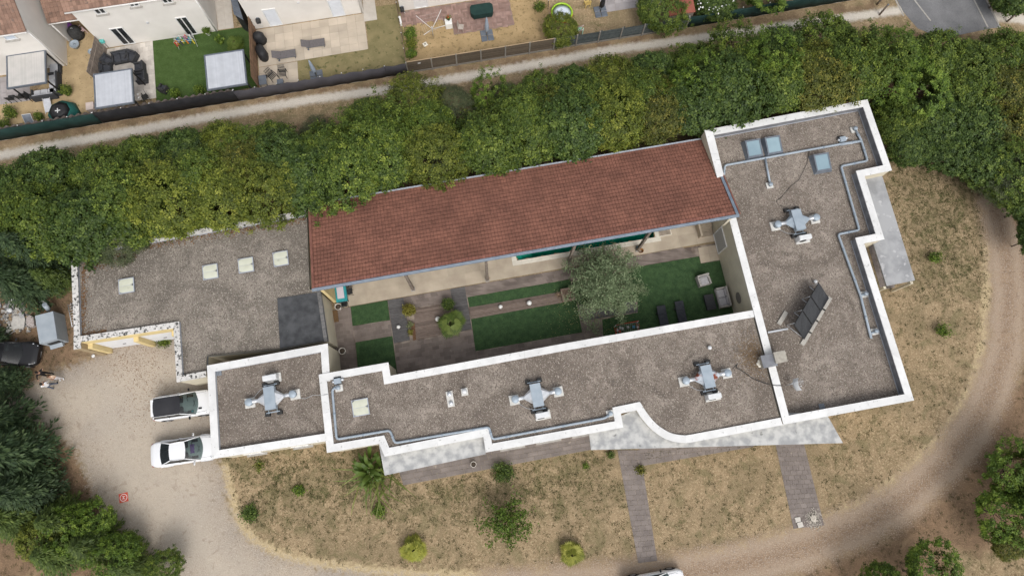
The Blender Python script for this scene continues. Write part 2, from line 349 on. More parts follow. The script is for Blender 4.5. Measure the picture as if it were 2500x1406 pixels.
DIRT = [WP([(-60, 640), (180, 640), (200, 860), (270, 850), (150, 900), (40, 950), (-60, 990)]), WP([(60, 1050), (190, 1100), (230, 1180), (260, 1260), (330, 1340), (430, 1420), (-60, 1420), (-60, 1030)]), WP([(2150, 1330), (2260, 1230), (2380, 1090), (2460, 950), (2560, 850), (2560, 1330), (2380, 1350)]), WP([(1950, 1400), (2090, 1330), (2300, 1290), (2330, 1460), (1900, 1460)]), WP([(2360, 420), (2500, 470), (2560, 560), (2560, 860), (2440, 720), (2420, 520)])]
d_dirt = np.maximum.reduce([sd_poly(X, Y, p) for p in DIRT])
BELT = WP([(-60, 420), (300, 370), (700, 300), (1130, 215), (1700, 110), (2130, 60), (2560, 90), (2560, 500), (2350, 400), (2130, 300), (1700, 330), (750, 520), (200, 640), (-60, 700)])
d_dirt = np.maximum(d_dirt, sd_poly(X, Y, BELT)-.5)
VERGE = sd_line(X, Y, WP([(0, 350), (500, 262), (1000, 190), (1500, 105), (2150, 12)]))
d_dirt = np.maximum(d_dirt, .15-VERGE*.9)
GREENP = WP([(560, 1110), (900, 1090), (1000, 1180), (1440, 1110), (1500, 1180), (1300, 1260), (900, 1240), (620, 1270)])
green = np.clip(.35+sd_poly(X, Y, GREENP)*.2, 0, .8)+np.clip(.45+sd_poly(X, Y, WP([(2170, 390), (2380, 420), (2400, 700), (2260, 700)]))*.2, 0, .8)
nvx, nvy = len(xs), len(ys); V = np.stack([X.ravel(), Y.ravel(), np.zeros(X.size)], 1)
ii, jj = np.meshgrid(np.arange(nvx-1), np.arange(nvy-1)); a0 = (jj*nvx+ii).ravel(); F = np.stack([a0, a0+1, a0+nvx+1, a0+nvx], 1)
cen = lambda A: A.ravel()[F].mean(1)
POOL_S0, POOL_S1 = W(1262, 636), W(1600, 579)                     # south rim of the basin
pu = (POOL_S1-POOL_S0); POOL_L = pu.length; pu.normalize(); pv = Vector((-pu.y, pu.x, 0)); POOL_W = 3.4
POOL = [POOL_S0, POOL_S1, POOL_S1+pv*POOL_W, POOL_S0+pv*POOL_W]
hole = cen(sd_poly(X, Y, [(p.x, p.y) for p in POOL])) > -.02
cls = np.zeros(len(F), int); cls[cen(d_drive) > 0] = 1; cls[(cen(d_track) > 0) & (cls == 0)] = 2; cls[cen(d_path) > 0] = 3
TERR = terrain_mat(); clipa = lambda A: np.clip(A, -3, 3).ravel()
ATT = dict(drive=clipa(d_drive), track=clipa(d_track), rut=clipa(d_rut), sand=clipa(d_rim), path=clipa(d_path), dirt=clipa(d_dirt), green=green.ravel())
for k, nm in enumerate(('ground', 'gravel_driveway', 'dirt_track', 'footpath')):
    f = F[(cls == k) & ~hole]; us, idx = np.unique(f.ravel(), return_inverse=True); f2 = idx.reshape(-1, 4)
    v2 = V[us]; at = {n: ('POINT', a[us]) for n, a in ATT.items()}
    if k == 0:   # carry the ground on to the horizon
        B = 900.0; n0 = len(v2); c4 = [(GX0, GY0), (GX1, GY0), (GX1, GY1), (GX0, GY1)]; o4 = [(-B, -B), (B, -B), (B, B), (-B, B)]
        v2 = np.vstack([v2, [(x, y, 0) for x, y in c4+o4]]); f2 = np.vstack([f2, [(n0+4+i, n0+4+(i+1) % 4, n0+(i+1) % 4, n0+i) for i in range(4)]])
        at = {n: ('POINT', np.concatenate([a, np.full(8, .4 if n == 'green' else -3)])) for n, (_, a) in at.items()}
    o = link(nm, rawmesh(nm, v2, f2, TERR, at)); o['kind'] = 'structure'

# asphalt road in the top right corner
ASPH = mat('asphalt', (.15, .15, .155), (.20, .20, .205), scale=.6, rough=.9, grain=.12, gscale=18, bump=.2, bscale=60)
CONC = mat('kerb_concrete', (.42, .40, .37), (.33, .31, .28), scale=4, rough=.9)
rd = WP([(2168, -40), (2205, 30), (2240, 70), (2300, 95), (2420, 70), (2440, 68), (2385, -40)], 0)
sheet('asphalt_road', rd, .008, ASPH)
for a, b_ in (((2208, -30), (2272, 52)), ((2362, -30), (2412, 68)), ((2166, -40), (2206, 40)), ((2388, -40), (2442, 68))):
    p, q = W(*a), W(*b_); d = (q-p); mb = MB(); mb.box(((p+q)/2+Vector((0, 0, .011))), (d.length, .12, .012), rz=math.atan2(d.y, d.x)); o = mb.build('road_edging', CONC); o['kind'] = 'structure'

# ================================================================== VEGETATION
NPR = np.random.default_rng(11)
def leaves(cent, size, up=.5, aspect=.55, var=None, nrm=None, rng=NPR):
    """quads (rhombi) at cent; returns V, F, leaf attribute"""
    n = len(cent); d = rng.normal(size=(n, 3)); d[:, 2] = np.abs(d[:, 2])+up
    if nrm is not None: d = d*.6+nrm*1.0
    d /= np.linalg.norm(d, axis=1, keepdims=True); a = rng.normal(size=(n, 3)); a -= d*(a*d).sum(1, keepdims=True); a /= np.linalg.norm(a, axis=1, keepdims=True); b = np.cross(d, a)
    s = size*rng.uniform(.65, 1.3, (n, 1)); l = a*s*.5; wd = b*s*.5*aspect; fold = d*s*.10
    V = np.stack([cent-l, cent+wd-fold, cent+l, cent-wd-fold], 1).reshape(-1, 3); F = np.arange(4*n).reshape(n, 4)
    return V, F, (rng.random(n) if var is None else var)
def lumpy(dirs, rng, k=9, amp=.22):
    ax = rng.normal(size=(k, 3)); ax /= np.linalg.norm(ax, axis=1, keepdims=True); h = rng.uniform(-.6, 1, k)
    return 1+amp*sum(h[i]*np.exp(-(1-dirs@ax[i])*5) for i in range(k))
def crown_mesh(name, m, seed, rx, ry, rz, nclump=300, per=40, cr=.34, lsize=.17, bottom=-.55, aspect=.6, amp=.3, inner=.45):
    rng = np.random.default_rng(seed); d = rng.normal(size=(nclump*2, 3)); d /= np.linalg.norm(d, axis=1, keepdims=True); d = d[d[:, 2] > bottom][:nclump]
    rr = lumpy(d, rng, 13, amp)*(inner+(1-inner)*rng.random((len(d))))**.45; rr *= np.where(rng.random(len(d)) < .06, rng.uniform(1.05, 1.22, len(d)), 1); sh = np.array([rx, ry, rz]); c = d*rr[:, None]*sh
    cv = np.clip(rng.normal(.45, .2, len(c)), 0, 1)
    p = np.repeat(c, per, 0); off = rng.normal(size=p.shape)*cr*np.array([1, 1, .6]); p = p+off
    out = np.repeat(d, per, 0); v = np.clip(np.repeat(cv, per)+rng.normal(0, .16, len(p)), 0, 1)
    Vv, Ff, va = leaves(p, lsize, .4, aspect, v, out, rng)
    return rawmesh(name, Vv, Ff, m, {'leaf': ('FACE', va)})
def conifer_mesh(name, m, seed, h=9.0, rb=2.6, levels=22, per=9):
    rng = np.random.default_rng(seed); P = []; D = []; A = []
    for i in range(levels):
        t = i/(levels-1); z = .9+t*(h-1.0); r = rb*(1-t)**.8+.12
        for k in range(per):
            az = 2*math.pi*(k/per)+i*1.1+rng.normal(0, .18); L_ = r*rng.uniform(.75, 1.12); n = max(5, int(L_*26)); br = rng.random()*.35
            for q in range(n):
                s = (q+rng.random())/n; side = rng.normal(0, .16*L_*(1-s*.55)+.03); rad_ = s*L_; x = math.cos(az)*rad_-math.sin(az)*side; y = math.sin(az)*rad_+math.cos(az)*side
                P.append((x, y, z-.32*rad_*.8+.12*s*s*L_+rng.normal(0, .05))); a2 = az+(.75 if side > 0 else -.75)*min(1, abs(side)*3); D.append((math.cos(a2), math.sin(a2), -.25)); A.append(min(1, max(0, .15+br+.4*s*rng.random()+rng.normal(0, .1))))
    P = np.array(P); D = np.array(D); D /= np.linalg.norm(D, axis=1, keepdims=True); n = len(P); up = np.array([0, 0, 1.0])+rng.normal(0, .35, (n, 3)); b = np.cross(up, D); b /= np.linalg.norm(b, axis=1, keepdims=True)
    s = rng.uniform(.24, .42, (n, 1)); Vv = np.stack([P-D*s*.4, P+b*s*.18, P+D*s*.6, P-b*s*.18], 1).reshape(-1, 3)
    return rawmesh(name, Vv, np.arange(4*n).reshape(n, 4), m, {'leaf': ('FACE', A)})
BARK = mat('bark', (.10, .075, .055), (.17, .13, .10), scale=9, rough=.95, bump=.5, bscale=40)
def trunk_mesh(name, seed, h, r, spread, limbs=6):
    rng = random.Random(seed); mb = MB(); top = Vector((rng.uniform(-.15, .15), rng.uniform(-.15, .15), h)); mb.tube([(0, 0, -.05), (0, 0, .15), Vector((0, 0, h*.4))+top*.05, top], [r*1.35, r, r*.8, r*.3], 8)
    for k in range(limbs):
        a = k*2*math.pi/limbs+rng.uniform(-.4, .4); z0 = h*rng.uniform(.25, .6); l = spread*rng.uniform(.55, .9); e = Vector((math.cos(a)*l, math.sin(a)*l, z0+l*rng.uniform(.5, 1.0))); mid = Vector((math.cos(a)*l*.45, math.sin(a)*l*.45, z0+l*.25))
        mb.tube([(0, 0, z0), mid, e], [r*.5, r*.32, r*.1], 6)
    me = mb.build(name, BARK).data; o = bpy.data.objects[-1] if False else None
    for ob in [x for x in COL.objects if x.data == me]: bpy.data.objects.remove(ob)
    return me
LM_mid = leafmat('hedge_leaf', (0.0380, 0.0690, 0.0114), (0.0985, 0.1503, 0.0230), (0.2587, 0.3159, 0.0503))
LM_yel = leafmat('hedge_leaf_yellow', (0.0514, 0.0740, 0.0105), (0.1288, 0.1628, 0.0221), (0.3078, 0.3266, 0.0503))
LM_dark = leafmat('hedge_leaf_dark', (0.0292, 0.0567, 0.0126), (0.0738, 0.1234, 0.0251), (0.1888, 0.2542, 0.0528))
LM_brn = leafmat('hedge_leaf_rust', (0.0493, 0.0641, 0.0126), (0.1210, 0.1380, 0.0242), (0.2868, 0.2542, 0.0478))
LM_blue = leafmat('grey_green_leaf', (0.0396, 0.0561, 0.0252), (0.0990, 0.1220, 0.0546), (0.2125, 0.2315, 0.1155))
LM_lush = leafmat('bright_leaf', (0.0396, 0.0756, 0.0105), (0.1056, 0.1769, 0.0210), (0.2353, 0.3157, 0.0462))
LM_con = leafmat('conifer_needle', (0.0216, 0.0414, 0.0189), (0.0540, 0.0920, 0.0378), (0.1311, 0.1851, 0.0716))
LM_con2 = leafmat('feathery_conifer_needle', (0.0336, 0.0575, 0.0126), (0.0840, 0.1288, 0.0252), (0.2001, 0.2513, 0.0578))
LM_oliv = leafmat('olive_leaf', (0.0924, 0.1372, 0.0660), (0.2100, 0.2772, 0.1452), (0.3569, 0.4200, 0.2442), tree=.02)
CR = {}
for k, (m, seeds) in {'mid': (LM_mid, (1, 2, 3)), 'yel': (LM_yel, (4, 5)), 'dark': (LM_dark, (6, 7)), 'brn': (LM_brn, (8,)), 'blue': (LM_blue, (9,)), 'lush': (LM_lush, (10, 11))}.items():
    CR[k] = [crown_mesh('crown_'+k+str(s), m, s, 2.6, 2.6, 2.1, nclump=760 if k != 'lush' else 420, per=30 if k != 'blue' else 44, cr=.15, lsize={'mid': .185, 'yel': .165, 'dark': .21, 'brn': .175, 'blue': .12, 'lush': .20}[k], aspect={'blue': .4, 'dark': .7}.get(k, .6), amp=.38 if k != 'lush' else .95, inner=.5) for s in seeds]
CR['con'] = [conifer_mesh('crown_con'+str(s), LM_con, s) for s in (21, 22)]
CR['fea'] = [conifer_mesh('crown_fea'+str(s), LM_con2, s, 6.5, 2.5, 18, 10) for s in (23, 24)]
TRK = [trunk_mesh('trunk_a', 1, 4.2, .13, 2.0), trunk_mesh('trunk_b', 2, 4.2, .11, 1.9, 7)]
TRKC = trunk_mesh('trunk_conifer', 5, 8.0, .16, .8, 3)
def tree(name, label, px, py, zref, kind, s=1.0, sz=1.0, group=None, zc=None):
    """px,py = crown centre as seen in the picture, standing zref above ground there"""
    p = W(px, py, zref); t = thing(name, label, 'tree', (p.x, p.y, 0), R_.uniform(0, 6.28), group); con = kind in ('con', 'fea')
    if con:
        link('trunk', TRKC, t, scale=(s, s, sz*.72)); link('crown', R_.choice(CR[kind]), t, scale=(s, s, sz))
    else:
        zc = zc if zc is not None else zref; link('trunk', R_.choice(TRK), t, scale=(s, s, zc/3.6))
        link('crown', R_.choice(CR[kind]), t, loc=(0, 0, zc), rot=(R_.uniform(-.15, .15), R_.uniform(-.15, .15), R_.uniform(0, 6.28)), scale=(s, s, sz))
    return t
# hedge belt between the footpath and the villa, west to east: far row along the path, near row along the roofs
HG = 'trees of the hedge belt behind the villa'
def words(kind): return {'mid': 'mid green', 'yel': 'yellow green', 'dark': 'dark green', 'brn': 'rust tinged', 'blue': 'grey green', 'lush': 'bright green', 'con': 'dark conifer', 'fea': 'feathery green conifer'}[kind]
north = [(10, 468, 'dark', .95, 'cut by the left picture edge beside the footpath'), (60, 500, 'mid', .9, 'second in from the left picture edge'), (120, 430, 'dark', .95, 'just right of the picture edge, along the footpath'), (240, 410, 'mid', .95, 'beside the footpath below the black fence mesh'), (350, 385, 'mid', .9, 'beside the path, below the first grey louvred canopy'), (450, 365, 'dark', .9, 'beside the path, below the black garden chair'), (555, 350, 'yel', .9, 'beside the path, below the second grey louvred canopy'),
 (660, 345, 'mid', .9, 'beside the path, below the two slatted garden chairs'), (770, 325, 'blue', .62, 'small and thin, beside the path below the folded parasol'), (890, 290, 'mid', .95, 'beside the path, below the end of the grey fabric fence'), (1000, 262, 'yel', .95, 'beside the path, below the start of the wooden fence'), (1110, 245, 'blue', .7, 'low, beside the path under the rotary clothes dryer'),
 (1190, 238, 'lush', .62, 'small, beside the path below the white garden table'), (1235, 222, 'blue', .5, 'tiny and dark, beside the path below the grey parasol'), (1310, 215, 'mid', .8, 'beside the path, below the paddling pool'), (1400, 195, 'dark', .85, 'beside the path, below the childs slide'), (1490, 178, 'yel', 1.0, 'leaning far over the path, below the grey panel fence'),
 (1600, 160, 'dark', .85, 'beside the path, below the garden shrubbery'), (1700, 148, 'mid', 1.0, 'beside the path, below the small red shed'), (1800, 130, 'mid', .95, 'beside the path, below the white flowering bush'), (1905, 112, 'dark', 1.0, 'beside the path, half way along the dark green fence mesh'), (2020, 92, 'mid', 1.0, 'beside the path, below the last length of green fence'), (2115, 120, 'yel', .85, 'beside the leaning wooden bollard')]
south = [(95, 525, 'mid', 1.05, 'behind the dark conifers left of the garage'), (205, 540, 'dark', 1.05, 'over the back left corner of the garage roof'), (315, 505, 'mid', 1.05, 'over the back edge of the garage roof, above the single skylight'), (420, 480, 'yel', 1.1, 'behind the garage roof, at the middle of its back edge'), (535, 460, 'yel', 1.05, 'behind the garage, above the first of three skylights'),
 (640, 440, 'yel', 1.0, 'behind the garage, above the middle of three skylights'), (740, 425, 'dark', 1.0, 'at the back corner where garage and tiled roof meet'), (845, 400, 'mid', 1.0, 'over the left end of the tiled roof'), (950, 370, 'mid', 1.05, 'over the back edge of the tiled roof, left third'), (1050, 360, 'yel', .95, 'drooping over the tiled roof below the blue grey bush'),
 (1108, 355, 'blue', .7, 'narrow, squeezed into the hedge above the tiled roof'), (1190, 330, 'mid', 1.05, 'over the back edge of the tiled roof, near its middle'), (1290, 310, 'mid', 1.0, 'behind the middle of the tiled roof'), (1395, 290, 'dark', 1.05, 'behind the tiled roof, right of its middle'), (1500, 275, 'yel', 1.05, 'behind the right half of the tiled roof'),
 (1600, 262, 'brn', .9, 'behind the right end of the tiled roof'), (1690, 255, 'dark', 1.0, 'at the back left corner of the right hand flat roof'), (1790, 225, 'dark', 1.05, 'behind the two paired glass skylights'), (1895, 205, 'mid', 1.05, 'behind the right flat roof, above its middle'), (2000, 190, 'brn', 1.05, 'over the back right parapet of the flat roof'), (2090, 180, 'mid', 1.0, 'behind the back right corner of the flat roof')]
for rowi, row in enumerate((north, south)):
    for x, y, k, s, wh in row:
        zc = (2.9 if rowi == 0 else 3.9)*(.55+.45*s)
        dy = (9 if x < 700 else 10 if x < 1650 else -2) if rowi else (14 if x < 1250 else 30)
        tree('hedge_tree', words(k)+' hedge tree '+wh, x+R_.uniform(-6, 6), y+dy, zc, k, s*(.86 if rowi == 0 else .9), s*R_.uniform(.78, .9), HG)
mid = [(290, 455, 'mid', .8, 'mid belt, above the single garage skylight'), (480, 420, 'mid', .85, 'mid belt, above the first of three skylights'), (600, 395, 'brn', .75, 'mid belt, above the middle of three skylights'), (690, 385, 'dark', .8, 'mid belt, above the third of three skylights'), (800, 355, 'mid', .75, 'mid belt, left of the tiled roof centre'),
 (930, 320, 'mid', .8, 'mid belt, above the left third of the tiled roof'), (1040, 300, 'mid', .75, 'mid belt, left of the narrow grey green tree'), (1260, 268, 'mid', .8, 'mid belt, above the tiled roof centre'), (1350, 250, 'yel', .7, 'mid belt, above the tiled roof right of centre'), (1450, 235, 'mid', .8, 'mid belt, above the right half of the tiled roof'), (1560, 215, 'mid', .8, 'mid belt, above the right end of the tiled roof'), (1660, 200, 'lush', .7, 'mid belt, left of the flat roofed wing'), (1760, 182, 'dark', .8, 'mid belt, above the paired glass skylights'), (1860, 165, 'lush', .75, 'mid belt, above the flat roof middle'), (1960, 150, 'yel', .75, 'mid belt, above the single glass skylight'), (2060, 140, 'mid', .8, 'mid belt, near its right end')]
for x, y, k, s, wh in mid: tree('hedge_tree', words(k)+' hedge tree '+wh, x, y+(10 if x < 1250 else 20), 3.9, k, s*.95, s*1.0, HG)
tree('hedge_tree', 'low grey green hedge tree spilling over the back left of the garage roof', 300, 566, 3.6, 'blue', .72, .5, HG); tree('hedge_tree', 'small mid green hedge tree over the far back corner of the garage roof', 225, 590, 3.6, 'mid', .6, .5, HG)
# lower thicket to the right of the villa
east = [(2190, 130, 'lush', .85, 'left of the asphalt road end'), (2270, 120, 'mid', .9, 'at the end of the asphalt road'), (2360, 135, 'mid', .95, 'just right of the asphalt road end'), (2450, 130, 'mid', 1.0, 'by the upper right picture edge'), (2170, 215, 'lush', .85, 'beside the back right corner of the flat roof'), (2255, 205, 'lush', .9, 'in the middle of the right thicket'), (2345, 215, 'mid', .95, 'half way up the right thicket'), (2440, 225, 'brn', 1.0, 'beside the right picture edge, above the dry lawn'),
 (2200, 300, 'mid', .8, 'beside the long parapet of the flat roof'), (2285, 295, 'dark', .85, 'above the back of the side lawn'), (2370, 305, 'dark', .95, 'above the right end of the side lawn'), (2460, 320, 'brn', 1.0, 'by the right edge, above the dirt track'), (2225, 350, 'dark', .6, 'low, at the front of the thicket by the lawn'), (2310, 360, 'dark', .65, 'low, at the front of the thicket over the lawn edge'), (2400, 385, 'dark', .8, 'at the front of the thicket by the bare earth'), (2475, 425, 'blue', .85, 'drooping over the track at the right edge'), (2512, 495, 'dark', .65, 'last of the thicket down the right edge'), (2445, 440, 'mid', .6, 'at the thicket corner above the bare earth'), (2500, 430, 'mid', .9, 'behind the drooping one at the right edge'), (2530, 570, 'dark', .5, 'cut by the right edge below the thicket')]
for x, y, k, s, wh in east: tree('thicket_tree', words(k)+' thicket tree '+wh, x, y+(24 if y < 150 else 8), 2.5, k, s*.92, s*.85, 'trees of the thicket right of the villa')
# conifers and shrubs on the left edge
left = [(30, 600, 'con', 1.15, 1.0, 'tallest dark spruce left of the garage'), (110, 620, 'con', .9, .75, 'dark spruce beside the garage wall'), (60, 690, 'con', .95, .7, 'dark spruce over the rubble heap'), (-40, 520, 'con', 1.1, .8, 'dark spruce cut by the left picture edge'), (150, 675, 'fea', .55, .6, 'small feathery conifer beside the garage wall'),
 (-10, 830, 'con', .62, .5, 'low dark conifer left of the rubble'), (38, 925, 'con', .62, .5, 'dark conifer hiding the rear of the black car'), (30, 1035, 'con', 1.1, .8, 'broad spruce at the left edge of the drive'), (85, 1110, 'con', 1.15, .85, 'broad spruce reaching furthest over the gravel drive'), (20, 1160, 'con', 1.1, .8, 'dark spruce behind the widest one on the left edge'), (110, 1200, 'con', .9, .65, 'dark spruce left of the landing mat'),
 (170, 1270, 'fea', .8, .62, 'feathery conifer below the landing mat'), (60, 1260, 'fea', .95, .7, 'feathery conifer in the lower left corner'), (250, 1330, 'fea', .85, .6, 'feathery conifer at the bottom of the drive'), (160, 1350, 'fea', .9, .6, 'feathery conifer at the bottom left edge'), (330, 1385, 'fea', .7, .5, 'last feathery conifer at the bottom edge')]
for x, y, k, s, sz, wh in left: tree('conifer', wh, x-(48 if y > 780 else 12) if k == 'con' else x-40, y, 2.2, k, s*.86, sz)
for x, y, k, s, wh in [(215, 1290, 'lush', .55, 'leafy shrub at the edge of the drive below the landing mat'), (300, 1345, 'lush', .5, 'leafy shrub among the bottom left conifers'), (100, 1310, 'yel', .5, 'yellowish shrub among the lower left conifers'), (395, 1400, 'mid', .4, 'small shrub cut by the bottom edge beside the drive')]:
    tree('shrub_tree', wh, x, y, 1.6, k, s, s*1.0)
# three trees at the lower right
for x, y, k, s, wh in [(2468, 1150, 'lush', .72, 'bright leafy tree at the right edge, nearest the track bend'), (2460, 1250, 'lush', .78, 'leafy tree at the right edge below the track bend'), (2545, 1205, 'mid', .9, 'leafy tree cut by the right picture edge'), (2450, 1325, 'brn', .4, 'small rusty shrub below the right edge trees'), (2150, 1418, 'lush', .62, 'bright leafy tree cut by the bottom edge, left of a pair'), (2255, 1405, 'lush', .78, 'bright leafy tree cut by the bottom edge, right of a pair')]:
    tree('broadleaf_tree', wh, x+8, y+4, 3.0*(.5+.5*s), k, s*.84, s*.9)
# ================================================================== VILLA
def gravelmat(name, a, b, pale, dark):
    m = bpy.data.materials.new(name); m.use_nodes = True; MATS[name] = m; t = m.node_tree; N = t.nodes; L = t.links; bs = N['Principled BSDF']; bs.inputs['Roughness'].default_value = .95; bs.inputs['Specular IOR Level'].default_value = .15
    pos = N.new('ShaderNodeNewGeometry').outputs['Position']
    def noise(s, d=4, dist=0.0):
        n = N.new('ShaderNodeTexNoise'); n.inputs['Scale'].default_value = s; n.inputs['Detail'].default_value = d; n.inputs['Distortion'].default_value = dist; L.new(pos, n.inputs['Vector']); return n.outputs[0]
    def mr(x, p, q):
        n = N.new('ShaderNodeMapRange'); n.inputs[1].default_value = p; n.inputs[2].default_value = q; L.new(x, n.inputs[0]); return n.outputs[0]
    def mix(f, c, d):
        n = N.new('ShaderNodeMix'); n.data_type = 'RGBA'; L.new(f, n.inputs[0])
        for i, x in ((6, c), (7, d)):
            if isinstance(x, tuple): n.inputs[i].default_value = (*x, 1)
            else: L.new(x, n.inputs[i])
        return n.outputs[2]
    vo = N.new('ShaderNodeTexVoronoi'); vo.inputs['Scale'].default_value = 20; L.new(pos, vo.inputs['Vector']); sp = N.new('ShaderNodeSeparateColor'); L.new(vo.outputs['Color'], sp.inputs[0])
    c = mix(mr(noise(.35, 5, 1.0), .38, .64), a, b); c = mix(mr(noise(1.1, 6, .8), .50, .72), c, tuple(x*1.32 for x in b)); c = mix(mr(noise(.55, 6, 1.5), .56, .72), c, tuple(x*.72 for x in a))
    c = mix(mr(noise(.18, 4, 2.0), .50, .64), c, tuple(x*.86 for x in a)); c = mix(mr(sp.outputs[0], .80, .95), c, pale); c = mix(mr(sp.outputs[1], .72, .9), c, dark); L.new(c, bs.inputs['Base Color'])
    bp = N.new('ShaderNodeBump'); bp.inputs['Strength'].default_value = .8; bp.inputs['Distance'].default_value = .05; L.new(vo.outputs['Distance'], bp.inputs['Height']); bp.invert = True; L.new(bp.outputs[0], bs.inputs['Normal'])
    return m
GRAV = gravelmat('roof_gravel', (.205, .172, .145), (.272, .234, .20), (.40, .355, .305), (.13, .107, .09))
GRAV2 = gravelmat('garage_roof_gravel', (.20, .176, .150), (.27, .238, .204), (.40, .36, .31), (.125, .106, .09))
COPE = mat('white_coping', (.71, .71, .705), (.63, .63, .625), scale=1.6, rough=.65, detail=8, spots=[((.43, .43, .42), 5, .63), ((.24, .24, .23), 13, .75)], rnd=.05)
COPEG = mat('lichen_coping', (.62, .60, .58), (.50, .49, .47), scale=3, rough=.85, spots=[((.045, .045, .042), 6.5, .53)], rnd=.04)
FLASH = mat('zinc_flashing', (.17, .175, .195), (.24, .25, .27), scale=2.0, rough=.55, metal=.25)
ZINCL = mat('zinc_edge', (.45, .48, .54), (.38, .41, .46), scale=3, rough=.5, metal=.3)
REND = mat('cream_render', (.60, .55, .43), (.54, .49, .385), scale=1.2, rough=.9, bump=.15, bscale=50)
YELL = mat('yellow_render', (.68, .55, .28), (.60, .48, .25), scale=1.5, rough=.9, bump=.1, bscale=50)
CANO = mat('stained_concrete', (.50, .50, .49), (.32, .325, .33), scale=2.0, rough=.9, detail=12, lo=.40, hi=.62, spots=[((.20, .20, .195), 2.4, .64)])
DRAIN = mat('grey_plastic', (.33, .38, .43), (.28, .33, .38), scale=5, rough=.45)
def upright(mb, poly, z0, z1, mi=0):
    n = len(poly); mb.add([(p[0], p[1], z0) for p in poly]+[(p[0], p[1], z1) for p in poly], [(i, (i+1) % n, n+(i+1) % n, n+i) for i in range(n)], mi)
def block(par, outline_px, ztop, zgrav, cope=None, width=.5, copem=COPE, wallm=REND, gravm=GRAV, flashm=FLASH, lens=3.0, ztops=None, skip=()):
    """flat-roofed block: walls, inner upstand, gravel bed and mitred coping slabs. outline = outer coping edge in the picture"""
    P = [(p.x, p.y) for p in (W(x, y, ztop) for x, y in outline_px)]; n = len(P); Q = ccw(P); flip = Q != P
    if flip: raise RuntimeError('outline must be ccw')
    cope = [i for i in range(n) if i not in skip]; wd = [width if i in cope else .02 for i in range(n)]
    wall = inset(P, .06); inner = inset(P, wd); inn2 = inset(P, [w_-.03 if w_ > .1 else .02 for w_ in wd])
    mb = MB(); upright(mb, wall, 0, ztop-.07); mb.build('wall', wallm, par, world=True)
    ib = inset(P, [w_-.05 if w_ > .1 else .02 for w_ in wd]); mb = MB(); upright(mb, list(reversed(ib)), zgrav-.05, ztop-.065); mb.build('parapet_upstand', flashm, par, world=True)
    mb = MB(); mb.add([(x, y, zgrav) for x, y in ib], [tuple(range(n))]); mb.build('gravel_roof', gravm, par, world=True)
    # thin light trim along the foot of the upstand
    f2 = inset(P, [w_-.02 if w_ > .1 else .03 for w_ in wd]); mb = MB()
    for i in cope:
        j = (i+1) % n; a, b, c, d = ib[i], ib[j], f2[j], f2[i]; mb.hexa([(*q, zgrav) for q in (a, b, c, d)], [(*q, zgrav+.06) for q in (a, b, c, d)])
    mb.build('trim_strip', ZINCL, par, world=True)
    for i in cope:
        j = (i+1) % n; a, b = Vector(P[i]), Vector(P[j]); c, d = Vector(inner[j]), Vector(inner[i]); L_ = (b-a).length; k = max(1, round(L_/lens))
        for q in range(k):
            t0 = q/k+(.002/L_ if q else 0); t1 = (q+1)/k-(.006/L_ if q < k-1 else 0); pts = [lerp(a, b, t0), lerp(a, b, t1), lerp(d, c, t1), lerp(d, c, t0)]; h0 = ztop-.07; hz = ztop+R_.uniform(-.006, .006)
            mb = MB(); mb.hexa([(p.x, p.y, h0) for p in pts], [(pts[0].x, pts[0].y, hz-.012), (pts[1].x, pts[1].y, hz-.012), (pts[2].x, pts[2].y, hz), (pts[3].x, pts[3].y, hz)]); mb.build('coping', copem, par, world=True)
    return P, inner
ZE, ZS, ZW_, ZG = 3.9, 3.86, 3.78, 3.3
o0 = W(1300, 960, 0); villa = thing('villa', 'long flat roofed villa with gravel roofs edged by white parapet copings', 'house', (o0.x, o0.y, 0))
# outlines run counter-clockwise in the world (right-hand side first)
E_OUT = [(2232, 977), (2110, 594), (2160, 584), (2111, 430), (2178, 416), (2118, 243), (1720, 318), (1751, 434), (1780, 533), (1913, 1036)]
E_P, E_I = block(villa, list(E_OUT), ZE, 3.15, width=.52, skip=(6, 7))
# the back left length of parapet is built higher, against the tiled roof
rp = WP([(1720, 318), (1751, 434), (1768, 431), (1741, 322)], 4.65); mb = MB(); c4 = sum(rp, Vector())/4; rin = [c4+(p-c4)*.97 for p in rp]; mb.prism(ccw([(p.x, p.y) for p in rin]), 0, 4.58); mb.build('raised_parapet', REND, villa, world=True)
for k in range(2): q4 = [lerp(rp[0], rp[1], k/2), lerp(rp[0], rp[1], (k+.995)/2), lerp(rp[3], rp[2], (k+.995)/2), lerp(rp[3], rp[2], k/2)]; mb = MB(); mb.prism(ccw([(p.x, p.y) for p in q4]), 4.58, 4.65); mb.build('coping', COPE, villa, world=True)
S_OUT = [(1911, 1037), (1838, 757), (1389, 836), (953, 917), (948, 884), (778, 914), (798, 1105), (926, 1083), (939, 1114), (1180, 1066), (1186, 1104), (1522, 1043), (1516, 1009), (1554, 1001), (1562, 1014), (1571, 1026), (1582, 1039), (1593, 1050), (1608, 1061), (1625, 1071), (1642, 1077), (1660, 1080), (1676, 1081), (1690, 1079)]
S_P, S_I = block(villa, S_OUT, ZS, 3.72, width=.5, skip=(0,), lens=3.2)
W_OUT = [(782, 930), (806, 930), (800, 838), (505, 892), (517, 1120), (797, 1076), (790, 1000)]
W_P, W_I = block(villa, [(797, 1076), (806, 930), (800, 838), (505, 892), (517, 1120)], ZW_, 3.45, width=.5, skip=(0,), lens=2.6, flashm=mat('pale_upstand', (.60, .60, .60), (.50, .50, .50), scale=2))
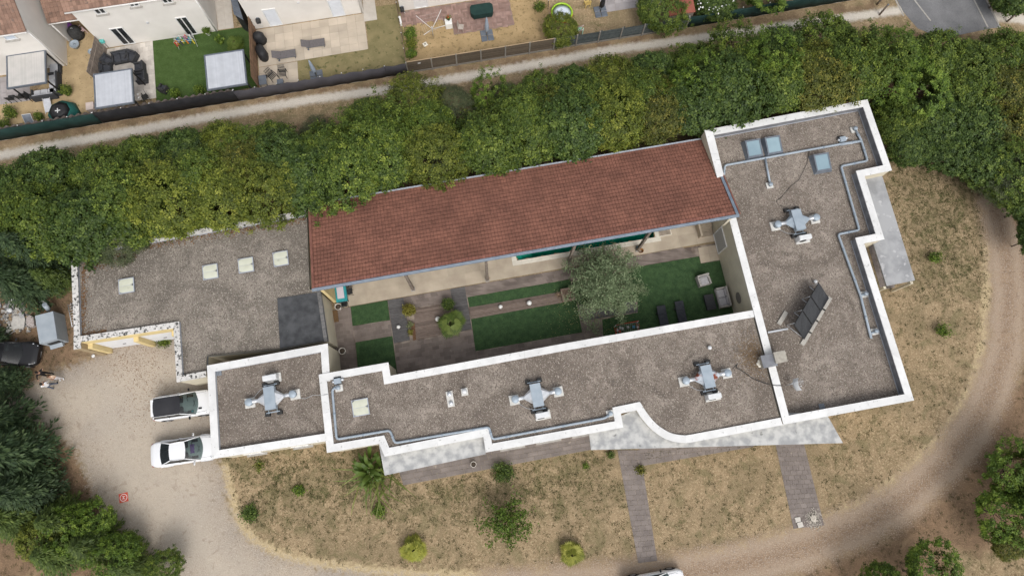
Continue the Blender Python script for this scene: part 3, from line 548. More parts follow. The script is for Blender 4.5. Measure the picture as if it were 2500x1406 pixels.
# canopies of stained concrete
CANG = mat('grey_canopy_concrete', (.36, .365, .375), (.25, .255, .265), scale=.9, rough=.9, detail=9, lo=.42, hi=.62, spots=[((.46, .46, .47), 1.8, .60)])
def canopy(poly_px, z, th=.16, label=None, par=villa, m=CANO):
    p = [(q.x, q.y) for q in WP(poly_px, z)]; mb = MB(); mb.prism(ccw(p), z-th, z); o = mb.build('canopy', m, par, world=True)
    if label: o['label'] = label
    return o
canopy([(922, 1070), (939, 1160), (1186, 1108), (1180, 1055)], 3.35, .2)
canopy([(1437, 1050), (1443, 1098), (2058, 1081), (2018, 1010), (1560, 995)], 3.3, .2, 'pointed triangular stained concrete canopy')
canopy([(2108, 430), (2152, 424), (2234, 684), (2165, 698), (2132, 594), (2100, 594)], 2.75, .14, 'grey weathered side canopy slab', m=CANG)
# posts carrying the side canopy and its beam
for px, py in ((2226, 690), (2160, 702)):
    q = W(px, py, 2.6); mb = MB(); mb.box((q.x, q.y, 1.3), (.18, .18, 2.6), rz=BA); mb.build('canopy_post', REND, villa, world=True)
a, b_ = W(2117, 604, 2.5), W(2158, 702, 2.5)
# doors and windows on the visible faces
FRAMEW = mat('white_frame', (.72, .72, .71), (.68, .68, .67), scale=4, rough=.5)
PANE = mat('window_pane', (.05, .06, .07), (.09, .10, .11), scale=1.5, rough=.08, spec=.6)
SHUT = mat('grey_shutter', (.42, .42, .40), (.38, .38, .37), scale=2, rough=.6, stretch=(.2, .2, 14))
def opening(par, A, B, s0, s1, z0, z1, name, frame=FRAMEW, pane=PANE, mull=1, sill=True, out=.0, slats=0, recess=.03):
    """door or window on an upright wall A->B (outside on the right-hand side of A->B)"""
    d = (B-A); u = Vector((d.x, d.y, 0)).normalized(); nrm = Vector((u.y, -u.x, 0)); rz = math.atan2(u.y, u.x)
    P = lambda s, z, o: A+u*s+nrm*o+Vector((0, 0, z))
    w_ = s1-s0; h = z1-z0; fr = MB(); t = .07
    for c, sz in ((P((s0+s1)/2, z1-t/2, out+.02), (w_, .09, t)), (P((s0+s1)/2, z0+t/2, out+.02), (w_, .09, t)), (P(s0+t/2, (z0+z1)/2, out+.02), (t, .09, h-2*t)), (P(s1-t/2, (z0+z1)/2, out+.02), (t, .09, h-2*t))): fr.box(c, sz, rz=rz)
    for k in range(1, mull): fr.box(P(s0+w_*k/mull, (z0+z1)/2, out+.02), (t, .085, h-2*t), rz=rz)
    f = fr.build(name, frame, par, world=True)
    pw = (w_-2*t)/mull
    for k in range(mull):
        mb = MB()
        if slats:
            for q in range(slats): mb.box(P(s0+t+pw*(k+.5), z0+t+(h-2*t)*(q+.5)/slats, out+.012), (pw-.02, .03, (h-2*t)/slats*.9), rz=rz)
            mb.build('shutter', pane, f, world=True)
        else:
            mb.box(P(s0+t+pw*(k+.5), (z0+z1)/2, out+.004), (pw-.01, .02, h-2*t), rz=rz); mb.build('pane', pane, f, world=True)
    if sill: mb = MB(); mb.box(P((s0+s1)/2, z0-.04, out+.08), (w_+.2, .22, .06), rz=rz); mb.build('sill', CONC, f, world=True)
    return f
v3 = lambda p: Vector((p[0], p[1], 0))
EW = inset(E_P, .06)
# courtyard side of the right wing (wall between outline points 8 and 9), seen as A->B with outside to the west
A_, B_ = v3(EW[8]), v3(EW[9])
s_a, z_a = wallhit(1743, 575, A_, B_); s_b, z_b = wallhit(1777, 610, A_, B_)
opening(villa, A_, B_, s_a-.1, s_a+1.55, .1, 2.1, 'shuttered_window', pane=SHUT, slats=14, sill=False)
# small round ornament on that wall
s_o, z_o = wallhit(1804, 727, A_, B_); uu = (B_-A_).normalized(); nn = Vector((uu.y, -uu.x, 0)); c_ = A_+uu*s_o+nn*.03; mb = MB()
orn = thing('wall_disc', 'dark round woven disc hung on the courtyard wall', 'wall decoration', (c_.x, c_.y, z_o), math.atan2(uu.y, uu.x))
mb.lathe([(.42, 0), (.42, .03), (.36, .045), (.33, .03), (.25, .04), (.2, .03), (.05, .045)], n=24); M = Matrix.Rotation(rad(90), 4, 'X'); mb.v = [tuple(M @ Vector(v)) for v in mb.v]; mb.build('disc', mat('dark_wicker', (.12, .11, .10), (.22, .20, .18), scale=20, rough=.8), orn)
# west block's courtyard door (wall outline points 1->2, outside to the east)
WW = inset(W_P, .06); A_, B_ = v3(WW[0]), v3(WW[2]); s_a, z_a = wallhit(836, 888, A_, B_)
L_ab = (B_-A_).length; opening(villa, A_, B_, L_ab-3.1, L_ab-1.3, .1, 2.2, 'courtyard_door', pane=SHUT, slats=12, sill=False)
# south front windows (hidden under the canopies from above, kept for other views)
SW = inset(S_P, .06)
for i, lst in ((9, ((1.0, 2.6), (3.6, 5.2), (6.2, 7.8))), (7, ((1.2, 3.0), (3.8, 5.4)))):
    pass
A_, B_ = v3(SW[10]), v3(SW[11])
for s0 in (1.0, 3.6, 6.2): opening(villa, A_, B_, s0, s0+1.6, .9, 2.2, 'window', mull=2)
A_, B_ = v3(WW[4]), v3(WW[0])
for s0 in (1.4, 4.6): opening(villa, A_, B_, s0, s0+1.2, 1.2, 2.1, 'window', mull=2)

# ================================================================== GARAGE
g0 = W(450, 750, 0); gar = thing('garage', 'low garage annex with wide gravel roof, black spotted coping and white doors', 'garage', (g0.x, g0.y, 0))
G_OUT = [(503, 920), (505, 870), (690, 852), (801, 832), (783, 711), (757, 705), (750, 512), (172, 613), (181, 837), (423, 801), (431, 933)]
P_ = [(p.x, p.y) for p in WP(G_OUT, ZG)]
block(gar, G_OUT, ZG, 3.02, width=.42, copem=COPEG, wallm=REND, gravm=GRAV2, skip=(0, 1, 2, 3, 4, 5), lens=2.4)
# wing wall that runs on past the garage front at the left
q0, q1 = W(173, 640, ZG), W(181, 852, ZG); u_ = (q1-q0).normalized(); q1i = q1-u_*.95; wv = Vector((-u_.y, u_.x, 0))
mb = MB(); mb.hexa([(p.x, p.y, 0) for p in (q1i, q1, q1+wv*.42, q1i+wv*.42)], [(p.x, p.y, ZG-.07) for p in (q1i, q1, q1+wv*.42, q1i+wv*.42)]); mb.build('wing_wall', mat('wood_boarding', (.40, .31, .19), (.30, .23, .14), scale=3, rough=.85, stretch=(8, 8, .6)), gar, world=True)
mb = MB(); e_ = .03; pts = [q1i, q1+u_*e_-wv*e_, q1+u_*e_+wv*(.42+e_), q1i+wv*.42]; mb.hexa([(p.x, p.y, ZG-.068) for p in pts], [(p.x, p.y, ZG+.012) for p in pts]); mb.build('coping', COPEG, gar, world=True)
# fascia, pillars and two sectional doors under the front coping
GD = mat('garage_door_white', (.74, .75, .77), (.68, .69, .71), scale=2, rough=.5); A_ = Vector((*P_[8], 0)); B_ = Vector((*P_[9], 0)); u_ = (B_-A_).normalized(); nn = Vector((u_.y, -u_.x, 0)); L_ = (B_-A_).length; rz = math.atan2(u_.y, u_.x)
mb = MB(); mb.box(A_+u_*(L_/2+.2)-nn*.03+Vector((0, 0, 2.85)), (L_-.5, .14, .72), rz=rz); mb.build('fascia', YELL, gar, world=True)
for s in (.62, L_*.56, L_-.32):
    mb = MB(); mb.box(A_+u_*s+nn*.14+Vector((0, 0, 1.25)), (.34, .44, 2.5), rz=rz); mb.build('pillar', YELL, gar, world=True)
for s0, s1 in ((.82, L_*.56-.2), (L_*.56+.2, L_-.5)):
    d = bpy.data.objects.new('garage_door', None)
    mb = MB(); mb.box(A_+u_*(s0+s1)/2-nn*.035+Vector((0, 0, 1.24)), (s1-s0, .04, 2.44), rz=rz); door = mb.build('garage_door', GD, gar, world=True)
    for k in range(5): mb = MB(); mb.box(A_+u_*(s0+s1)/2-nn*.002+Vector((0, 0, .26+k*.49)), (s1-s0-.02, .03, .47), rz=rz); mb.build('panel', GD, door, world=True)
    mb = MB(); mb.box(A_+u_*(s0+s1)/2+nn*.03+Vector((0, 0, 1.0)), (.22, .04, .05), rz=rz); mb.build('handle', mat('black_metal', (.03, .03, .03), (.05, .05, .05), rough=.4), door, world=True)
# satellite dish on the wing wall end
q = W(247, 871, 0); mb = MB(); dish = thing('satellite_dish', 'small white dish on the end of the garage wing wall', 'satellite dish', (q.x, q.y, 0)); mb.lathe([(.01, .0), (.07, .01), (.12, .04), (.13, .045), (.07, .02), (.01, .02)], (.15, -.1, 1.2), 18); mb.build('reflector', FRAMEW, dish)
mb = MB(); mb.tube([(-.15, .25, .95), (.0, .05, .95), (.13, -.08, 1.2)], .025, 6); mb.build('arm', DRAIN, dish); mb = MB(); mb.tube([(-.15, .25, .0), (-.15, .25, 1.0)], .03, 6); mb.build('mast', DRAIN, dish)
# black felted corner and its rough edge kerb
FELT = mat('roofing_felt', (.042, .044, .048), (.078, .081, .086), scale=1.6, rough=.85, spots=[((.36, .35, .33), 16, .70)], bump=.15, bscale=30)
fq = WP([(677, 728), (776, 713), (795, 834), (684, 856)], 3.06); 
grid_pieces(gar, [fq[3], fq[2], fq[1], fq[0]], 1, 4, 'felt_strip', FELT, gap=.004, h=.015, tilt=.008)
fk = WP([(775, 713), (784, 711), (801, 832), (793, 836)], 3.06); mb = MB(); mb.hexa(fk[::-1], [p+Vector((0, 0, .2)) for p in fk[::-1]]); mb.build('felt_kerb', mat('felt_kerb', (.10, .10, .10), (.17, .165, .16), scale=6, rough=.9, spots=[((.45, .43, .4), 14, .66)]), gar, world=True)
# rust-brown leaf litter gathered against the back and left parapets
LITT = leafmat('fallen_leaf', (.14, .065, .03), (.22, .11, .05), (.28, .18, .09), rough=.9)
pts = []; rng = np.random.default_rng(5)
for a, b_, n, sp in (((200, 660), (196, 825), 320, .22), ((200, 645), (330, 605), 350, .4), ((330, 600), (745, 528), 700, .26), ((200, 826), (260, 815), 250, .2)):
    A_, B_ = W(*a, 3.05), W(*b_, 3.05); d = (B_-A_).normalized(); nn = Vector((-d.y, d.x, 0))
    for k in range(n):
        t = rng.random(); g = abs(rng.normal(0, sp)); q = lerp(A_, B_, t)+nn*(-g if a[1] != 660 else g)*(1 if a != (200, 826) else -1); pts.append((q.x, q.y, 3.05+rng.random()*.02))
Vv, Ff, va = leaves(np.array(pts), .11, 2.5, .6, None, None, rng); o = link('fallen_leaves', rawmesh('fallen_leaves', Vv, Ff, LITT, {'leaf': ('FACE', va)})); tag(o, 'rust brown fallen leaves along the back of the garage roof', 'leaves', kind='stuff')

# ================================================================== TILED SHELTER OVER THE POOL TERRACE
ZR0, ZR1 = 5.5, 3.62
sw, se = W(761, 705, ZR0), W(1804, 523, ZR0); ru = (se-sw).normalized(); rv = Vector((-ru.y, ru.x, 0)); RD = 6.75
nw, ne = sw+rv*RD+Vector((0, 0, ZR1-ZR0)), se+rv*RD+Vector((0, 0, ZR1-ZR0)); RL = (se-sw).length
sh = thing('pool_shelter', 'open shelter over the pool terrace with a long red tiled lean-to roof', 'shelter', (sw.x, sw.y, 0))
TILE = mat('red_roof_tile', (.150, .066, .047), (.205, .090, .063), scale=.5, rough=.85, detail=7, rnd=.10, spots=[((.48, .40, .34), 9.5, .735)], grain=.15, gscale=3.6, bump=.1, bscale=40)
TILEC = mat('red_roof_tile_clean', (.245, .105, .078), (.195, .085, .064), scale=2, rough=.8, rnd=.12, grain=.1, gscale=4)
DECKB = mat('dark_roof_boarding', (.05, .032, .025), (.07, .045, .035), scale=3, rough=.9)
up = Vector((0, 0, 1)); mb = MB(); mb.hexa([p-up*.20 for p in (sw, se, ne, nw)], [p-up*.055 for p in (sw, se, ne, nw)]); tr = mb.build('tiled_roof', DECKB, sh, world=True)
TROWS, TCOLS = 22, 128
q_ = [p-up*.05 for p in (nw, ne, se, sw)]                       # first corner pair = low northern edge; tiles lap downwards to the north
qs = lambda t: [lerp(q_[0], q_[3], t), lerp(q_[1], q_[2], t)]
lo_, hi_ = qs(0), qs((TROWS-1)/TROWS)
a, b_ = qs((TROWS-1)/TROWS), qs(1)
grid_pieces(tr, [a[0], a[1], b_[1], b_[0]], TCOLS, 1, 'roof_tile', TILEC, gap=.018, gapv=.05, h=.02, tilt=.05, jit=.006, limit=TCOLS)
a, b_ = qs((TROWS-2)/TROWS), qs((TROWS-1)/TROWS)
grid_pieces(tr, [a[0], a[1], b_[1], b_[0]], TCOLS, 1, 'roof_tile', TILE, gap=.018, gapv=.05, h=.02, tilt=.05, jit=.006, limit=TCOLS)
a, b_ = qs(0), qs((TROWS-2)/TROWS)
grid_pieces(tr, [a[0], a[1], b_[1], b_[0]], TCOLS, TROWS-2, 'roof_tile', TILE, gap=.018, gapv=.05, h=.02, tilt=.05, jit=.006, limit=40, order=lambda c: -c[2], stuffname='roof_tile_field')
# zinc ridge flashing and gutter along the high edge, verges both sides, low edge trim
ZB = mat('blue_zinc', (.17, .215, .27), (.23, .275, .33), scale=2.5, rough=.45, metal=.2)
def along(p, q, off, w_, h, m, name, par, n=None):
    d = q-p; c = (p+q)/2+off; mb = MB(); L_ = d.length; rz = math.atan2(d.y, d.x); ry = -math.atan2(d.z, math.hypot(d.x, d.y)); mb.box(c, (L_, w_, h), rz=rz, ry=ry); return mb.build(name, m, par, world=True)
along(sw, se, -rv*.04+up*.012, .09, .03, ZB, 'ridge_flashing', sh); along(sw, se, -rv*.14-up*.06, .09, .10, ZB, 'gutter', sh); along(sw, se, -rv*.105+up*.0, .012, .06, ZINCL, 'gutter_lip', sh)
along(sw, nw, ru*.10+up*.03, .16, .05, TILEC, 'verge_tile', sh); along(se, ne, ru*.06+up*.05, .10, .06, TILEC, 'verge_tile', sh)
for k in range(13):
    p = lerp(se, ne, (k+.5)/21); mb = MB(); mb.box(p-ru*.11+up*(.045+.012*(k % 2)), (.2, .36, .012), rz=math.atan2(ru.y, ru.x), rx=math.atan2(ZR1-ZR0, RD)); mb.build('verge_flashing', ZB, sh, world=True)
along(nw, ne, rv*.06, .12, .05, ZINCL, 'eaves_gutter', sh)
# gable walls, back wall, posts and beams
def wallq(A, B, z0a, z0b, th, m, name, par):
    d = (B-A); n_ = Vector((-d.y, d.x, 0)).normalized()*th; A0, B0 = Vector((A.x, A.y, 0)), Vector((B.x, B.y, 0)); mb = MB()
    mb.hexa([A0, B0, B0+n_, A0+n_], [A0+up*z0a, B0+up*z0b, B0+n_+up*z0b, A0+n_+up*z0a]); return mb.build(name, m, par, world=True)
wallq(sw+ru*.55+rv*.05, nw+ru*.55, ZR0-.25, ZR1-.22, .22, YELL, 'gable_wall', sh)
wallq(nw+ru*.2-rv*.1, ne-rv*.1, ZR1-.25, ZR1-.25, -.2, REND, 'back_wall', sh)
mb = MB(); mb.hexa([se-ru*.42+rv*.02-up*(ZR0-3.1), se-ru*.2+rv*.02-up*(ZR0-3.1), ne-ru*.2-up*(ZR1-3.1), ne-ru*.42-up*(ZR1-3.1)], [se-ru*.42+rv*.02-up*.22, se-ru*.2+rv*.02-up*.22, ne-ru*.2-up*.22, ne-ru*.42-up*.22]); mb.build('gable_wall', REND, sh, world=True)
BEAM = mat('weathered_beam', (.16, .13, .105), (.24, .20, .165), scale=4, rough=.85, bump=.3, bscale=30)
along(sw, se, rv*.28-up*.34, .16, .26, BEAM, 'ridge_beam', sh)
for px, py in ((1009, 707), (1190, 684), (1388, 640), (1556, 611)):
    b_ = W(px, py); s = (b_-Vector((sw.x, sw.y, 0))).dot(rv); z = ZR0-.25+(ZR1-ZR0)/RD*max(0, s)
    mb = MB(); mb.box((b_.x, b_.y, z/2), (.19, .19, z), rz=BA); pst = mb.build('post', BEAM, sh, world=True); mb = MB(); mb.box((b_.x, b_.y, .06), (.3, .3, .12), rz=BA); mb.build('post_foot', CONC, pst, world=True)
# low wood partition at the west end beside the table
pq = W(790, 690, 0); 
# ================================================================== COURTYARD GROUND
PALE = mat('pale_terrace_slab', (.50, .43, .335), (.40, .335, .26), scale=.9, rough=.85, detail=7, rnd=.06, spots=[((.22, .17, .13), 2.2, .68)], bump=.1, bscale=30)
PJOINT = mat('pale_joint', (.44, .38, .30), (.36, .31, .25), scale=2, rough=.9)
BROWN = mat('brown_paving_slab', (.16, .13, .114), (.225, .187, .165), scale=1.0, rough=.85, detail=7, rnd=.18, spots=[((.30, .25, .21), 2.4, .655)], bump=.12, bscale=30)
BJOINT = mat('paving_joint', (.32, .265, .22), (.13, .10, .085), scale=1.1, rough=.9, lo=.42, hi=.6)
TURF = mat('artificial_turf', (.031, .066, .026), (.052, .100, .038), scale=2.5, rough=.95, grain=.25, gscale=26, bump=.5, bscale=60)
TURF2 = mat('garden_turf', (.045, .082, .018), (.062, .105, .028), scale=2.0, rough=.95, grain=.2, gscale=26, bump=.5, bscale=60)
DECKD = mat('dark_decking', (.088, .084, .084), (.13, .125, .125), scale=3, rough=.8, rnd=.15, stretch=(1, 6, 1))
DECKW = mat('brown_decking', (.145, .108, .088), (.21, .165, .14), scale=3, rough=.8, rnd=.2, stretch=(1, 6, 1))
def quad(px, z=0.0): return WP(px, z)
cy = sheet('courtyard_paving', [W(770, 765), W(1667, 606), W(1760, 592), W(1900, 1000), W(800, 1000)], .004, BJOINT)
# pale terrace with the pool
tbase = [W(800, 757), W(1667, 603), W(1760, 590), W(1790, 470), W(770, 640)]
te0, te1 = W(818, 754), W(1667, 603); tu = (te1-te0).normalized(); tv = Vector((-tu.y, tu.x, 0))
ter = MB(); 
def rect(o, u, v, l, w_): return [o, o+u*l, o+u*l+v*w_, o+v*w_]
TL = (te1-te0).length+2.6; TWD = 6.7
# slab field split round the pool (four strips)
ps = (POOL_S0-te0).dot(tu); pt = (POOL_S0-te0).dot(tv); kx = .38
tp = sheet('terrace_base', rect(te0, tu, tv, ps-kx, TWD), .010, PJOINT)
tp2 = sheet('terrace_base', rect(te0+tu*(ps+POOL_L+kx), tu, tv, TL-ps-POOL_L-kx, TWD), .010, PJOINT)
tp3 = sheet('terrace_base', rect(te0+tu*(ps-kx), tu, tv, POOL_L+2*kx, pt-kx), .010, PJOINT)
tp4 = sheet('terrace_base', rect(te0+tu*(ps-kx)+tv*(pt+POOL_W+kx), tu, tv, POOL_L+2*kx, max(.2, TWD-pt-POOL_W-kx)), .010, PJOINT)
lift = lambda L_, z: [Vector((p.x, p.y, z)) for p in L_]
def strip(par, o, l, w_, su, sv, m=PALE, name='slab', z=.011, u=tu, v=tv, **k): grid_pieces(par, lift(rect(o, u, v, l, w_), z), max(1, round(l/su)), max(1, round(w_/sv)), name, m, **k)
strip(tp, te0, ps-kx, TWD, 1.25, .95, gap=.006, h=.012, limit=90); strip(tp2, te0+tu*(ps+POOL_L+kx), TL-ps-POOL_L-kx, TWD, 1.25, .95, gap=.006, h=.012)
strip(tp3, te0+tu*(ps-kx), POOL_L+2*kx, pt-kx, 1.25, .95, gap=.006, h=.012); strip(tp4, te0+tu*(ps-kx)+tv*(pt+POOL_W+kx), POOL_L+2*kx, max(.2, TWD-pt-POOL_W-kx), 1.25, .95, gap=.006, h=.012)
# pool: basin, white coping, steps, water
pool = thing('swimming_pool', 'turquoise swimming pool with white rim under the edge of the tiled roof', 'swimming pool', tuple(POOL_S0))
PW = mat('pool_coping', (.70, .66, .57), (.62, .58, .50), scale=3, rough=.7, rnd=.04); LIN = mat('pool_liner', (.10, .55, .48), (.08, .48, .43), scale=1.5, rough=.5); pp = [(p.x, p.y) for p in POOL]
mb = MB(); mb.add([(x, y, -1.35) for x, y in pp], [(0, 1, 2, 3)]); n = 4; mb.add([(x, y, -1.35) for x, y in pp]+[(x, y, .01) for x, y in pp], [(n+i, n+(i+1) % n, (i+1) % n, i) for i in range(n)]); mb.build('basin', LIN, pool, world=True)
for o, l, w_, nu, nv in ((POOL_S0-tu*kx-tv*kx, POOL_L+2*kx, kx, 16, 1), (POOL_S0-tu*kx+tv*POOL_W, POOL_L+2*kx, kx, 16, 1), (POOL_S0-tu*kx, kx, POOL_W, 1, 6), (POOL_S1, kx, POOL_W, 1, 6)):
    q = lift(rect(o, pu, pv, l, w_), -.06); grid_pieces(pool, q, nu, nv, 'coping', PW, gap=.006, h=.095)
for k in range(3):
    mb = MB(); q = rect(POOL_S0+pu*(.02+.42*k)+pv*.02, pu, pv, .42, 2.2); mb.prism([(p.x, p.y) for p in q], -1.3, -.28-.28*k); mb.build('step', mat('pool_step', (.50, .66, .60), (.45, .60, .55), scale=3, rough=.5), pool, world=True)
WAT = glassmat('pool_water', (.16, .80, .70), .03, .0); mb = MB(); mb.add([(x, y, -.14) for x, y in inset(pp, .005)], [(0, 1, 2, 3)]); mb.build('water', WAT, pool, world=True)
# slatted cover box at the right end of the pool
q = W(1622, 566); sbx = thing('cover_box', 'slatted wooden lid of the cover box at the right end of the pool', 'pool cover', tuple(q), BA)
for k in range(7): bpiece('slat', (-.4+.13*k, .5, .10), (.115, 1.6, .04), mat('grey_slat', (.30, .25, .20), (.38, .32, .26), scale=5, rough=.8, rnd=.1), sbx)
mb = MB(); mb.box((0, .5, .055), (1.0, 1.7, .05)); mb.build('frame', PW, sbx)
# brown paving sections
def section(px, nu, nv, name='paving_section', m=BROWN, bond=.5, z=.006, gap=.012, h=.012, lim=120, par=None, slab='slab', **k):
    q = quad(px, z); s = sheet(name, q, z, BJOINT) if par is None else par
    grid_pieces(s, lift(q, z+.001), nu, nv, slab, m, gap=gap, h=h, bond=bond, jit=.002, limit=lim, **k); return s
def edge(p, q, t): return (p[0]+(q[0]-p[0])*t, p[1]+(q[1]-p[1])*t)
section([(797, 900), (873, 900), (856, 749), (797, 758)], 4, 16)
section([(861, 797), (952, 782), (958, 819), (868, 835)], 6, 4)
section([(964, 842), (1158, 806), (1168, 905), (972, 940)], 11, 10)
section([(856, 748), (1392, 655), (1389, 681), (1000, 750)], 30, 3, z=.005)
section([(1392, 655), (1665, 604), (1704, 625), (1557, 650)], 14, 3, z=.005)
section([(985, 727), (1099, 707), (1106, 736), (1000, 753)], 7, 3, z=.007)
section([(1418, 786), (1468, 778), (1475, 822), (1424, 834)], 3, 5)
section([(1425, 826), (1476, 818), (1490, 900), (1436, 905)], 3, 6)
section([(1165, 858), (1425, 811), (1436, 870), (1172, 905)], 16, 5)
section([(1704, 605), (1752, 597), (1758, 634), (1711, 643)], 2, 2, m=PALE, bond=0, z=.022)
# artificial turf
def turf(px, label=None):
    q = quad(px); o = sheet('turf_panel', [(p.x, p.y) for p in q], .034, TURF, None, th=.03); o['kind'] = 'structure'; return o
turf([(856, 749), (946, 733), (952, 781), (861, 796)]); turf([(868, 836), (958, 820), (970, 915), (877, 930)]); turf([(1141, 726), (1392, 682), (1396, 708), (1146, 750)]); turf([(1150, 779), (1407, 733), (1421, 811), (1161, 857)])
turf([(1396, 690), (1555, 652), (1557, 735), (1412, 744)]); turf([(1555, 652), (1706, 626), (1711, 644), (1757, 636), (1800, 800), (1800, 840), (1478, 890), (1470, 780), (1557, 763)])
# decks
def deck(px, n, m, name='deck'):
    q = quad(px); s = sheet(name, q, .010, mat('deck_gap', (.02, .018, .016), (.03, .028, .025), scale=4)); grid_pieces(s, lift(q, .012), 1, n, 'plank', m, gap=.012, h=.045, jit=.002); return s
deck([(947, 733), (985, 727), (1001, 830), (962, 838)], 21, DECKD); deck([(1099, 706), (1135, 700), (1152, 804), (1117, 811)], 21, DECKD)
deck([(1010, 754), (1102, 739), (1116, 810), (1016, 829)], 15, DECKW); deck([(1146, 751), (1402, 707), (1407, 733), (1150, 778)], 6, DECKW); deck([(1411, 745), (1550, 735), (1557, 761), (1418, 785)], 8, DECKD)
# planting bed beside the left deck
q = quad([(1002, 790), (1014, 788), (1022, 828), (1009, 831)]); sheet('planting_bed', [(p.x, p.y) for p in q], .03, mat('bark_mulch', (.13, .07, .04), (.19, .11, .06), scale=14, rough=.95, bump=.6, bscale=30), 'structure', th=.03)
# walkways on the lawn and the paved apron along the south front
GREYP = mat('grey_walk_slab', (.175, .150, .138), (.23, .197, .18), scale=1.2, rough=.9, rnd=.10, detail=6, spots=[((.36, .31, .26), 2.5, .67)], bump=.1, bscale=30)
WJ = mat('sandy_joint', (.40, .335, .25), (.30, .25, .19), scale=2.5, rough=.95)
def walk(px, nu, nv, name, m=GREYP, bond=.5, lim=150):
    q = quad(px); s = sheet(name, [(p.x, p.y) for p in q], .006, WJ); grid_pieces(s, lift(q, .007), nu, nv, 'slab', m, gap=.018, h=.022, bond=bond, jit=.003, limit=lim); return s
walk([(1558, 1374), (1605, 1368), (1562, 1098), (1507, 1098)], 3, 22, 'garden_path'); walk([(1937, 1290), (2012, 1282), (1962, 1080), (1892, 1080)], 5, 18, 'garden_path')
walk([(985, 1184), (1450, 1096), (1444, 1040), (960, 1110)], 22, 6, 'apron_paving'); walk([(1562, 1138), (1840, 1090), (1840, 1060), (1560, 1075)], 14, 4, 'apron_paving')
walk([(2118, 596), (2150, 590), (2185, 702), (2150, 708)], 3, 8, 'apron_paving')
# pale grit heap at the end of one walkway and two loose slabs
q = W(1986, 1265); mb = MB(); GR = mat('pale_grit', (.58, .53, .46), (.46, .42, .36), scale=9, rough=.95, bump=.5, bscale=40); rr = random.Random(3)
mb.lathe([(.36, .004), (.28, .02), (.18, .045), (.08, .06), (.001, .065)], (0, 0, 0), 22); mb.v = [(x*(1+rr.uniform(-.12, .12)), y*(1+rr.uniform(-.12, .12))*1.2, z*rr.uniform(.8, 1.2)) for x, y, z in mb.v]; [mb.box((rr.gauss(0, .24), rr.gauss(0, .28), .02), (.05, .04, .035), rz=rr.uniform(0, 3)) for _ in range(600)]; o = mb.build('grit_heap', GR); o.location = (q.x, q.y, .01); tag(o, 'small heap of pale grit at the end of a garden path', 'heap')
for i, (px, py, rz) in enumerate(((1947, 1268, .1), (1952, 1280, .25))):
    q = W(px, py); o = bpiece('loose_slab', (q.x, q.y, .06+.05*i), (.38, .34, .06), mat('loose_slab', (.50, .47, .43), (.58, .55, .5), scale=5), None, rz); tag(o, ('lower' if i else 'upper')+' of two loose pale slabs at the end of the right garden path', 'slab')
